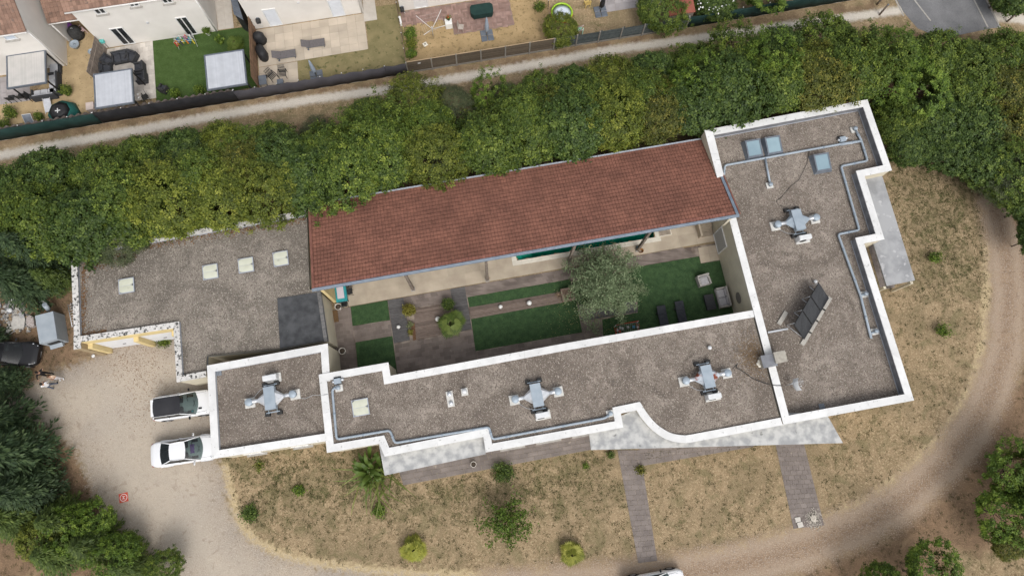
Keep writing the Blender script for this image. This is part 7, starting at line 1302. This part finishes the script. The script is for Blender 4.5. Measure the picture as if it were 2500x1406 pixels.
# louvred canopies -----------------------------------------------------
LOUV = mat('louvre_aluminium', (.56, .58, .62), (.50, .52, .56), scale=2, rough=.45, metal=.2, rnd=.05); LOUV2 = mat('weathered_louvre', (.52, .50, .48), (.46, .45, .43), scale=1.5, rough=.6, rnd=.05)
def pergola(label, px, lm, n=30):
    q = WP(px, 2.25); c = sum(q, Vector())/4; t = thing('pergola', label, 'pergola', (c.x, c.y, 0), BA); M = inv(t); L4 = [M @ p for p in q]; x0, x1 = (L4[0].x+L4[3].x)/2, (L4[1].x+L4[2].x)/2; y0, y1 = (L4[2].y+L4[3].y)/2, (L4[0].y+L4[1].y)/2
    for k in range(n): bpiece('louvre', (lerp(x0+.06, x1-.06, (k+.5)/n), (y0+y1)/2, 2.21), ((x1-x0-.12)/n*1.02, y1-y0-.1, .02), lm, t, ry=.22)
    for a, s in ((((x0+x1)/2, y0, 2.18), (x1-x0+.1, .1, .16)), (((x0+x1)/2, y1, 2.18), (x1-x0+.1, .1, .16)), ((x0, (y0+y1)/2, 2.18), (.1, y1-y0-.1, .16)), ((x1, (y0+y1)/2, 2.18), (.1, y1-y0-.1, .16))): bpiece('beam', a, s, SKF, t)
    for x in (x0+.05, x1-.05):
        for y in (y0+.3, y1-.1): bpiece('post', (x, y, 1.06), (.09, .09, 2.12), BLK, t)
pergola('weathered louvred pergola roof at the far left', [(15, 138), (108, 123), (113, 199), (19, 218)], LOUV2); pergola('silver louvred pergola roof over the stone patio', [(229, 183), (320, 168), (326, 249), (233, 266)], LOUV); pergola('silver louvred pergola roof on the green turf', [(498, 137), (591, 122), (604, 205), (508, 219)], LOUV)
# furniture ------------------------------------------------------------
sofa(295, 140, BA+.05, 'black wicker two seat sofa by the patio door', 1.35, 2, BWICK, BCUSH, 'garden_sofa', 'sofa', .03, d=.85); sofa(320, 138, BA-.5, 'black wicker armchair right of the two seat sofa', .85, 1, BWICK, BCUSH, 'garden_armchair', 'armchair', .03); sofa(262, 148, BA+.9, 'black wicker armchair left of the two seat sofa', .8, 1, BWICK, BCUSH, 'garden_armchair', 'armchair', .03); sofa(258, 168, BA+1.57, 'black wicker armchair beside the plank fence', .9, 1, BWICK, BCUSH, 'garden_armchair', 'armchair', .03); sofa(340, 165, BA-1.57, 'black wicker armchair on the right side of the stone patio', .85, 1, BWICK, BCUSH, 'garden_armchair', 'armchair', .03); sofa(345, 190, BA-1.57, 'black wicker armchair beside the silver pergola post', .85, 1, BWICK, BCUSH, 'garden_armchair', 'armchair', .03)
sofa(397, 216, BA+2.6, 'black armchair alone on the garden turf', .6, 1, RUB, BCUSH, 'garden_chair', 'chair', .012, d=.6); sofa(132, 205, BA-1.57, 'long white cushioned bench right of the weathered pergola', 1.9, 3, BWICK, mat('white_cushion', (.52, .53, .56), (.46, .47, .5), scale=5, rough=.95), 'garden_sofa', 'sofa', .02, d=.85); sofa(108, 229, BA+3.14, 'white cushioned bench below the weathered pergola', 1.9, 3, BWICK, MATS['white_cushion'], 'garden_sofa', 'sofa', .02, d=.85); sofa(133, 167, BA-1.57, 'white cushioned stool under the weathered pergola edge', .8, 1, BWICK, MATS['white_cushion'], 'garden_armchair', 'armchair', .02, back=False, arms=(0, 0))
def dining_chair(t, m=RUB):
    _p(t, 'seat', m, lambda b: b.box((0, 0, .44), (.48, .46, .04), bev=.01)); _p(t, 'backrest', m, lambda b: b.box((0, .24, .72), (.48, .03, .5), rx=-.15, bev=.01))
    for sx in (-1, 1):
        for y in (-.2, .2): _p(t, 'leg', m, lambda b: b.box((sx*.22, y, .22), (.035, .035, .44)))
for k, (x, y, rz, l) in enumerate(((28, 240, 3.1, 'left of two black chairs on the far left patio'), (52, 236, 3.1, 'right of two black chairs on the far left patio'), (78, 236, 1.6, 'black chair at the end of the white bench'))): simple('patio_chair', l, 'chair', (x, y), .4, lambda t: dining_chair(t), BA+rz)
def framed_chair(t):
    for k in range(6): _p(t, 'slat', RUB, lambda b: b.box((-.24+.095*k, .26+.02, .62), (.02, .03, .6), rx=-.25))
    for k in range(4): _p(t, 'cross_bar', RUB, lambda b: b.box((0, .16+.09*k, .36+.17*k), (.56, .03, .025)))
    _p(t, 'seat', RUB, lambda b: [b.box((0, -.24+.12*k, .36), (.56, .05, .025)) for k in range(5)])
    for sx in (-1, 1): _p(t, 'arm_frame', RUB, lambda b: b.tube([(sx*.3, -.3, 0), (sx*.3, -.3, .56), (sx*.3, .3, .56), (sx*.3, .3, 0)], .02, 6))
simple('slatted_chair', 'left of two tilted slatted black chairs on the slab terrace', 'chair', (663, 185), .4, framed_chair, BA+.7); simple('slatted_chair', 'right of two tilted slatted black chairs on the slab terrace', 'chair', (689, 179), .4, framed_chair, BA-.1)
simple('patio_table', 'low dark grey table in the corner of the slab terrace', 'table', (641, 196), .4, lambda t: (_p(t, 'tabletop', SKF, lambda m: m.box((0, 0, .42), (.62, .85, .04), bev=.01)), _p(t, 'legs_frame', SKF, lambda m: [m.box((sx*.26, sy*.38, .2), (.05, .05, .4)) for sx in (-1, 1) for sy in (-1, 1)]))); simple('patio_table', 'small dark grey side table against the grey fabric fence', 'table', (684, 200), .4, lambda t: (_p(t, 'tabletop', SKF, lambda m: m.box((0, 0, .42), (.5, .45, .04), bev=.01)), _p(t, 'legs_frame', SKF, lambda m: [m.box((sx*.2, sy*.18, .2), (.04, .04, .4)) for sx in (-1, 1) for sy in (-1, 1)])))
TAUP = mat('taupe_mesh', (.115, .105, .108), (.14, .13, .132), scale=8, rough=.8); lounger(693, 134, BA+rad(90), 'lower of two taupe sun loungers on the slab terrace', TAUP, rise=24, frame=SKF, z=.03); lounger(764, 107, BA+rad(90), 'upper of two taupe sun loungers on the slab terrace', TAUP, rise=24, frame=SKF, z=.03)
def cover(t, sx, sy, h, m=RUB, seed=1):
    rr = random.Random(seed); mb = MB(); n = 14; prof = [(1.0, .02), (.97, .35*h), (.9, .8*h), (.6, .98*h), (.001, h)]; mb.lathe(prof, (0, 0, 0), n); mb.v = [(v[0]*sx*(1+rr.uniform(-.07, .07)), v[1]*sy*(1+rr.uniform(-.07, .07)), v[2]) for v in mb.v]; mb.build('cover', m, t); _p(t, 'drawstring', PCAP, lambda b: b.tube([(sx*.9, 0, .1), (sx*.95, -sy*.3, .1)], .01, 4))
BCOV = mat('black_cover', (.016, .016, .018), (.028, .028, .03), scale=3, rough=.6, bump=.5, bscale=6); simple('barbecue_cover', 'square black covered barbecue by the slatted fence', 'barbecue', (632, 92), .6, lambda t: cover(t, .52, .42, 1.1, BCOV, 1)); simple('barbecue_cover', 'long black covered bundle below the covered barbecue', 'cover', (637, 126), .6, lambda t: cover(t, .4, .72, .95, BCOV, 2), BA+.25)
def parasol(label, bx, by, h, m, base, lean=(0, 0), r=.16):
    def f(t):
        _p(t, 'pole', SKF, lambda b: b.tube([(0, 0, .05), (lean[0], lean[1], h)], .03, 8)); 
        c = MB(); c.lathe([(.05, .55), (r, .8), (r*.95, 1.3), (r*.55, h-.35), (.03, h-.02), (.001, h)], (0, 0, 0), 10); c.v = [(v[0]*(1+.18*math.sin(i*2.6))+lean[0]*v[2]/h, v[1]*(1+.18*math.cos(i*1.9))+lean[1]*v[2]/h, v[2]) for i, v in enumerate(c.v)]; c.build('canopy', m, t)
        for sx in (-1, 1):
            for sy in (-1, 1): _p(t, 'base_slab', base, lambda b: b.box((sx*.27, sy*.27, .04), (.5, .5, .07), bev=.02))
    return f
PGR = mat('blue_grey_canvas', (.33, .38, .45), (.28, .33, .40), scale=4, rough=.9); simple('folded_parasol', 'folded blue grey parasol on the dry lawn of the slab terrace', 'parasol', (773, 187), 0, parasol('', 0, 0, 2.4, PGR, SKF)); simple('folded_parasol', 'folded blue grey parasol on a square base by the brick patio', 'parasol', (1189, 88), 0, parasol('', 0, 0, 2.5, PGR, SKF)); simple('folded_parasol', 'folded black parasol at the edge of the grey patio', 'parasol', (1466, 30), 0, parasol('', 0, 0, 2.2, BCOV, SKF, r=.2))
# drying rack with coloured washing
def rack(t):
    _p(t, 'frame', WHM, lambda b: [b.tube([(-.8, y, .9), (.8, y, .9)], .012, 5) for y in (-.28, -.14, 0, .14, .28)]); _p(t, 'legs', WHM, lambda b: [b.tube([(sx*.75, sy*.28, .9), (sx*.75, -sy*.3, 0)], .014, 5) for sx in (-1, 1) for sy in (-1, 1)])
    rr = random.Random(6); cols = [(.50, .04, .03), (.55, .18, .02), (.04, .12, .35), (.03, .3, .32), (.6, .6, .58), (.05, .05, .06), (.5, .42, .05), (.02, .2, .08), (.35, .05, .2)]
    for k in range(16): c = cols[k % 9]; y = (-.28, -.14, 0, .14, .28)[k % 5]; x = -.7+1.4*k/15; l = rr.uniform(.3, .6); _p(t, 'garment', mat('garment%d' % (k % 9), c, rough=.95, var=.15), lambda b: (b.box((x, y, .9-l/2), (.11, .03, l), bev=.01), b.box((x, y, .91), (.11, .07, .02))))
simple('drying_rack', 'drying rack hung with bright washing beside the house wall', 'drying rack', (450, 98), .7, rack)
simple('wall_box', 'turquoise box on the corner of the house wall', 'box', (247, 98), 1.0, lambda t: (_p(t, 'box', mat('turquoise_plastic', (.12, .48, .44), (.10, .42, .39), rough=.5), lambda m: m.box((.05, -.14, .95), (.34, .22, .28), bev=.03)), _p(t, 'lid', MATS['turquoise_plastic'], lambda m: m.box((.05, -.14, 1.11), (.38, .26, .04), bev=.01)), _p(t, 'pole', BEAM, lambda m: m.box((.05, -.06, .4), (.06, .06, .8)))))
def hosereel(t, m=RUB): _p(t, 'drum', m, lambda b: (b.tube([(-.16, -.2, 1.0), (.16, -.2, 1.0)], .22, 14))); _p(t, 'bracket', SKF, lambda b: b.box((0, -.05, 1.0), (.2, .08, .4))); _p(t, 'hose', PCAP, lambda b: b.tube([(.1, -.32, .9), (.2, -.3, .5), (.05, -.25, .2), (-.2, -.3, .35)], .02, 6))
for (x, y, zz, hh, l) in ((630, 47, 1.0, H3, 'black hose reel on the wall left of the white shutter'), (981, 19, 1.0, H4, 'dark hose reel on the wall beside the brick patio')):
    s_, z_ = wallhit(x, y, hh, hh+BU*5); q = hh+BU*s_; t = thing('hose_reel', l, 'hose reel', (q.x, q.y, z_-1.0), BA); hosereel(t)
s_, z_ = wallhit(360, 55, H2, H2+BU*5); q = H2+BU*s_; o = bpiece('wall_lamp', (q.x+BV.x*-.06, q.y-BV.y*.06, z_), (.18, .12, .1), ALU, None, BA); tag(o, 'small grey lamp on the house wall between the patio doors', 'lamp'); s_, z_ = wallhit(728, 6, H3, H3+BU*5); q = H3+BU*s_; o = bpiece('wall_lamp', (q.x-BV.x*.06, q.y-BV.y*.06, z_), (.2, .12, .1), PCAP, None, BA); tag(o, 'small white lamp on the house wall between the white shutters', 'lamp')
t = pot(508, 82, 'white pot with a leafy plant against the house wall', .2, .4, .012, GLOBE, zref=.2); rng = np.random.default_rng(3); P3 = rng.normal(0, .16, (500, 3)); P3[:, 2] = np.abs(P3[:, 2])+.45; Vv, Ff, va = leaves(P3, .12, .5, .5, None, None, rng); link('foliage', rawmesh('pot_foliage', Vv, Ff, LM_lush, {'leaf': ('FACE', va)}), t)
twig_bush('garden_plant', 'broad leaved garden plant left of the feathery clump on the turf', 535, 98, .01, .35, .7, 18, BARK, 61, LM_lush, 240, .22); fan_palm('garden_palm', 'feathery light green palm clump behind the silver pergola', 575, 108, .01, .2, .95, 30, LM_palm, 62, cat='plant', blades=12)
for k, (x, y, r, lm, l) in enumerate(((427, 228, .35, LM_lush, 'green shrub along the black fence, right of the chair'), (487, 220, .35, LM_lush, 'light green spiky shrub left of the silver pergola'), (25, 275, .5, LM_mid, 'green bush at the far left by the fence'), (8, 305, .5, LM_mid, 'green bush in the lower left corner of the far left garden'), (1000, 82, .5, LM_lush, 'upper of three shrubs along the wire fence'), (1003, 108, .5, LM_yel, 'middle of three shrubs along the wire fence, yellowish'), (1005, 133, .4, LM_lush, 'lower of three shrubs along the wire fence'), (1318, 18, .45, LM_mid, 'shrub with white tags left of the paddling pool'), (95, 285, .3, LM_mid, 'small bush beside the grey board'), (160, 222, .45, LM_mid, 'green bush between the white benches and the sandy strip'))): twig_bush('garden_shrub', l, 'x' and x, y, 0, r, r*1.6, 30, BARK, 80+k, lm, 1100, .12)
tree('garden_tree', 'round clipped shrub in front of the paddling pool', 1371, 76, 1.1, 'yel', .46, .42); tree('garden_tree', 'loose leafy garden tree beside the red shed', 1602, 20, 1.6, 'mid', .62, .6); tree('garden_tree', 'dark garden shrub at the top edge right of the red shed', 1745, 5, 1.2, 'dark', .6, .5); tree('garden_tree', 'bushy green shrub behind the end of the green fence', 1860, -14, 1.2, 'lush', .6, .5); tree('garden_tree', 'dark tree at the top right corner beyond the road', 2490, -18, 2.0, 'dark', .7, .7)
# trampoline-like tent, board, parasol parts in the far left garden
TG = mat('tent_green', (.01, .085, .075), (.015, .11, .095), rough=.6)
def tent(t):
    _p(t, 'shell', TG, lambda m: m.lathe([(1.25, .02), (1.15, .35), (.85, .75), (.82, .76)], (0, 0, 0), 8)); _p(t, 'dark_panel', BCOV, lambda m: m.lathe([(.84, .75), (.4, .95), (.001, 1.0)], (0, 0, 0), 8)); _p(t, 'white_cross', PCAP, lambda m: (m.box((0, -.1, .99), (.4, .07, .03)), m.box((0, -.1, 1.0), (.07, .4, .03)))); _p(t, 'pole', BLK, lambda m: m.tube([(-1.3, .9, 0), (1.2, -.9, .9)], .02, 5))
simple('tent', 'dark green and black pop up tent behind the fence', 'tent', (150, 275), .5, tent); simple('grey_board', 'dark grey board standing in the far left garden', 'board', (70, 293), .3, lambda t: (_p(t, 'board', SKF, lambda m: m.box((0, 0, .4), (.62, .05, .75), rx=-.9, bev=.01)), _p(t, 'rim', PCAP, lambda m: m.box((0, .02, .39), (.68, .03, .8), rx=-.9))))
simple('garden_chest', 'pale wooden chest left of the silver pergola', 'chest', (222, 262), .4, lambda t: (_p(t, 'chest', mat('pale_pink_wood', (.50, .42, .38), (.56, .47, .43), rough=.8), lambda m: m.box((0, 0, .28), (.55, .6, .55))), _p(t, 'lid', MATS['pale_pink_wood'], lambda m: m.box((0, 0, .58), (.6, .66, .05), bev=.01)))); simple('deck_chair', 'folded white deck chair below the white bench', 'chair', (115, 257), .3, lambda t: (_p(t, 'canvas', MATS['white_cushion'], lambda m: m.box((0, 0, .25), (.5, 1.1, .03), rx=.2)), _p(t, 'frame', WHM, lambda m: [m.tube([(sx*.28, -.6, .05), (sx*.28, .6, .45)], .02, 5) for sx in (-1, 1)])))
simple('patio_table', 'small table laid with crockery beside the silver pergola', 'table', (335, 238), .6, lambda t: (_p(t, 'tabletop', TRAV, lambda m: m.box((0, 0, .7), (.7, .7, .03))), _p(t, 'leg', RUB, lambda m: [m.box((sx*.3, sy*.3, .35), (.04, .04, .7)) for sx in (-1, 1) for sy in (-1, 1)]), _p(t, 'crockery', GLOBE, lambda m: [m.lathe([(.09, .72), (.1, .74), (.02, .735)], (dx, dy, 0), 12) for dx, dy in ((-.18, .1), (.15, -.12), (.1, .18))]))); simple('patio_chair', 'black folding chair right of the small laid table', 'chair', (354, 238), .4, lambda t: dining_chair(t), BA-1.2)
# brick patio things
def airer(t):
    M4 = [(-1.1, .95), (1.0, 1.15), (1.15, -.35), (-.75, -.9)]; _p(t, 'mast', ALU, lambda b: b.tube([(0, 0, 0), (0, 0, 1.35)], .03, 8))
    for x, y in M4: _p(t, 'arm', WHM, lambda b: b.tube([(0, 0, 1.0), (x, y, 1.7)], .022, 6))
    _p(t, 'lines', PCAP, lambda b: [b.tube([(M4[i-1][0]*k, M4[i-1][1]*k, 1.0+.7*k), (M4[i][0]*k, M4[i][1]*k, 1.0+.7*k)], .004, 3) for i in range(4) for k in (.5, .7, .9)])
simple('rotary_airer', 'rotary clothes dryer standing on the straw lawn', 'clothes dryer', (1057, 84), 0.3, airer, BA); simple('airer_foot', 'pale square foot plate beside the rotary dryer', 'plate', (1038, 109), .05, lambda t: (_p(t, 'plate', PW, lambda m: m.box((0, 0, .05), (.36, .36, .08), bev=.02)), _p(t, 'socket', RUB, lambda m: m.lathe([(.06, .09), (.06, .12), (.03, .12)], (0, 0, 0), 10))), BA+.4)
simple('garden_table', 'small white draped table with a flower pot', 'table', (1095, 56), .5, lambda t: (_p(t, 'cloth', GLOBE, lambda m: m.box((0, 0, .35), (.58, .55, .7), bev=.03)), _p(t, 'foot', ALU, lambda m: m.box((0, 0, .02), (.4, .4, .04))))); q = W(1095, 48, .75); t = thing('flower_pot', 'dark pot of red flowers on the white table', 'pot', (q.x, q.y, .70)); _p(t, 'pot', RUB, lambda m: m.lathe([(.11, 0), (.16, .22), (.17, .22), (.001, .2)], (0, 0, 0), 14)); rng = np.random.default_rng(9); P3 = rng.normal(0, .1, (160, 3)); P3[:, 2] = np.abs(P3[:, 2])+.22; Vv, Ff, va = leaves(P3, .08, .5, .6, None, None, rng); link('foliage', rawmesh('flower_foliage', Vv, Ff, LM_lush, {'leaf': ('FACE', va)}), t); Vv, Ff, va = leaves(P3[:30]+np.array([0, 0, .06]), .08, 1, .9, None, None, rng); link('flowers', rawmesh('flower_heads', Vv, Ff, REDM, {'leaf': ('FACE', va)}), t)
simple('covered_table', 'dark green covered dining table on the brick patio', 'table', (1176, 24), .7, lambda t: (_p(t, 'cover', GMESH, lambda m: m.prism([(-.95, -.2), (-.75, -.5), (.8, -.5), (.95, -.2), (.95, .3), (.75, .5), (-.8, .5), (-.95, .3)], .25, .78)), _p(t, 'legs', RUB, lambda m: [m.box((sx*.7, sy*.35, .12), (.06, .06, .24)) for sx in (-1, 1) for sy in (-1, 1)]))); simple('wire_chair', 'beige wire garden chair right of the white table', 'chair', (1125, 67), .4, lambda t: dining_chair(t, mat('beige_wire', (.36, .31, .27), (.42, .37, .33), rough=.7)), BA+1.3); simple('bench_box', 'white narrow bench at the left end of the brick patio', 'bench', (977, 51), .3, lambda t: (_p(t, 'seat', GLOBE, lambda m: m.box((0, 0, .4), (.2, .7, .05))), _p(t, 'legs', GLOBE, lambda m: [m.box((0, sy*.3, .19), (.16, .05, .38)) for sy in (-1, 1)])), BA+.05)
# paddling pool garden
def paddling(t):
    c = [((.30, .30, .55), .62)]; _p(t, 'orange_ring', mat('orange_ring', (.62, .13, .03), (.58, .11, .03), rough=.4), lambda m: m.lathe([(.80, 0), (.93, .05), (.95, .12), (.90, .18), (.78, .18)], (0, 0, 0), 32, cap=False)); _p(t, 'green_ring', mat('lime_ring', (.36, .60, .04), (.33, .55, .04), rough=.4), lambda m: m.lathe([(.78, .17), (.90, .19), (.93, .26), (.88, .34), (.82, .34), (.79, .24)], (0, 0, 0), 32, cap=False)); _p(t, 'water', mat('milky_water', (.62, .68, .78), (.68, .74, .82), scale=2, rough=.15, spec=.5), lambda m: m.lathe([(.79, .22), (.4, .222), (.001, .223)], (0, 0, 0), 32))
simple('paddling_pool', 'round paddling pool with lime green and orange rings', 'paddling pool', (1372, 30), .3, paddling)
simple('toy_slide', 'small mint green toy slide by the grey green fence', 'slide', (1411, 74), .4, lambda t: (_p(t, 'chute', mat('mint_plastic', (.36, .60, .48), (.33, .55, .44), rough=.5), lambda m: (m.hexa([(-.55, -.18, .02), (-.55, .18, .02), (.3, .18, .62), (.3, -.18, .62)], [(-.55, -.18, .08), (-.55, .18, .08), (.3, .18, .68), (.3, -.18, .68)]))), _p(t, 'side_rail', PINK, lambda m: [m.tube([(-.5, s*.2, .12), (.3, s*.2, .75), (.4, s*.2, .9)], .03, 6) for s in (-1, 1)]), _p(t, 'ladder', MATS['mint_plastic'], lambda m: [m.box((.42, 0, .15*k), (.06, .3, .05)) for k in range(1, 5)])), BA-.4)
q = WP([(1634, 40), (1698, 30), (1688, -20), (1625, -10)], 1.9); c = sum(q, Vector())/4; t = thing('garden_shed', 'small shed with a flat red roof behind the fence', 'shed', (c.x, c.y, 0)); mb = MB(); mb.prism([(p.x, p.y) for p in ccw([(v.x, v.y, 0) for v in q]) ] if False else [(a.x, a.y) for a in (q[1], q[2], q[3], q[0])], 1.86, 1.93); mb.build('roof', mat('red_felt_roof', (.27, .085, .06), (.31, .105, .075), scale=3, rough=.85), t, world=True); q2 = [c+(p-c)*.93 for p in q]; mb = MB(); mb.prism([(a.x, a.y) for a in (q2[1], q2[2], q2[3], q2[0])], 0, 1.86); mb.build('wall', GRW, t, world=True); mb = MB(); dd = (q2[1]-q2[0]); cc = (q2[0]+q2[1])/2; mb.box((cc.x, cc.y-.03, .9), (.7, .04, 1.75), rz=BA); mb.build('door', BEAM, t, world=True)
# white flowers on the shrub at the top edge
rng = np.random.default_rng(15); q = W(1742, 10, 1.6); P3 = rng.normal(0, 1, (70, 3))*np.array([.8, .5, .12]); P3[:, 2] = np.abs(P3[:, 2])+1.75; Vv, Ff, va = leaves(P3, .16, 1.5, .9, None, None, rng); o = link('white_flowers', rawmesh('white_flowers', Vv, Ff, GLOBE, {'leaf': ('FACE', va)}), None, (q.x, q.y, 0)); tag(o, 'white blossoms over the shrub at the top edge', 'flowers', kind='stuff')
# wooden bollards either side of the road end
for x, y, h, l in ((2147, 37, 1.35, 'wooden bollard standing nearest the footpath end'), (2141, 12, 1.2, 'wooden bollard above the footpath end'), (2458, 54, 1.2, 'wooden bollard lowest at the right edge'), (2478, 40, 1.2, 'wooden bollard at the right edge, second from below'), (2415, 20, 1.2, 'wooden bollard just right of the road'), (2443, 30, 1.2, 'wooden bollard third along the right of the road')):
    q = W(x, y); t = thing('bollard', l, 'bollard', (q.x, q.y, 0), 0, 'wooden bollards by the road'); _p(t, 'post', BEAM, lambda m: m.tube([(0, 0, 0), (0, 0, h)], [.085, .08], 8)); _p(t, 'cap', SKF, lambda m: m.lathe([(.085, h), (.08, h+.03), (.001, h+.05)], (0, 0, 0), 8))
# dark shed roof between the second and third house
q = WP([(562, 42), (592, 58), (600, 50), (592, 20), (570, -15), (560, -15)], 2.0); t = thing('side_shed', 'narrow dark slatted lean-to between two white houses', 'shed', (q[0].x, q[0].y, 0)); a = WP([(561, -12), (575, -14), (594, 50), (571, 36)], 2.1); 
for k in range(9): b4 = [lerp(a[0], a[3], k/9), lerp(a[1], a[2], k/9), lerp(a[1], a[2], (k+.92)/9), lerp(a[0], a[3], (k+.92)/9)]; mb = MB(); mb.hexa([p-up*.04 for p in b4][::-1], [p for p in b4][::-1]); mb.build('roof_slat', SKF, t, world=True)
mb = MB(); c = sum(a, Vector())/4; a2 = [c+(p-c)*.9 for p in a]; mb.prism([(p.x, p.y) for p in ccw([(v.x, v.y) for v in a2])] if False else ccw([(v.x, v.y) for v in a2]), 0, 2.04); mb.build('wall', BCOV, t, world=True)
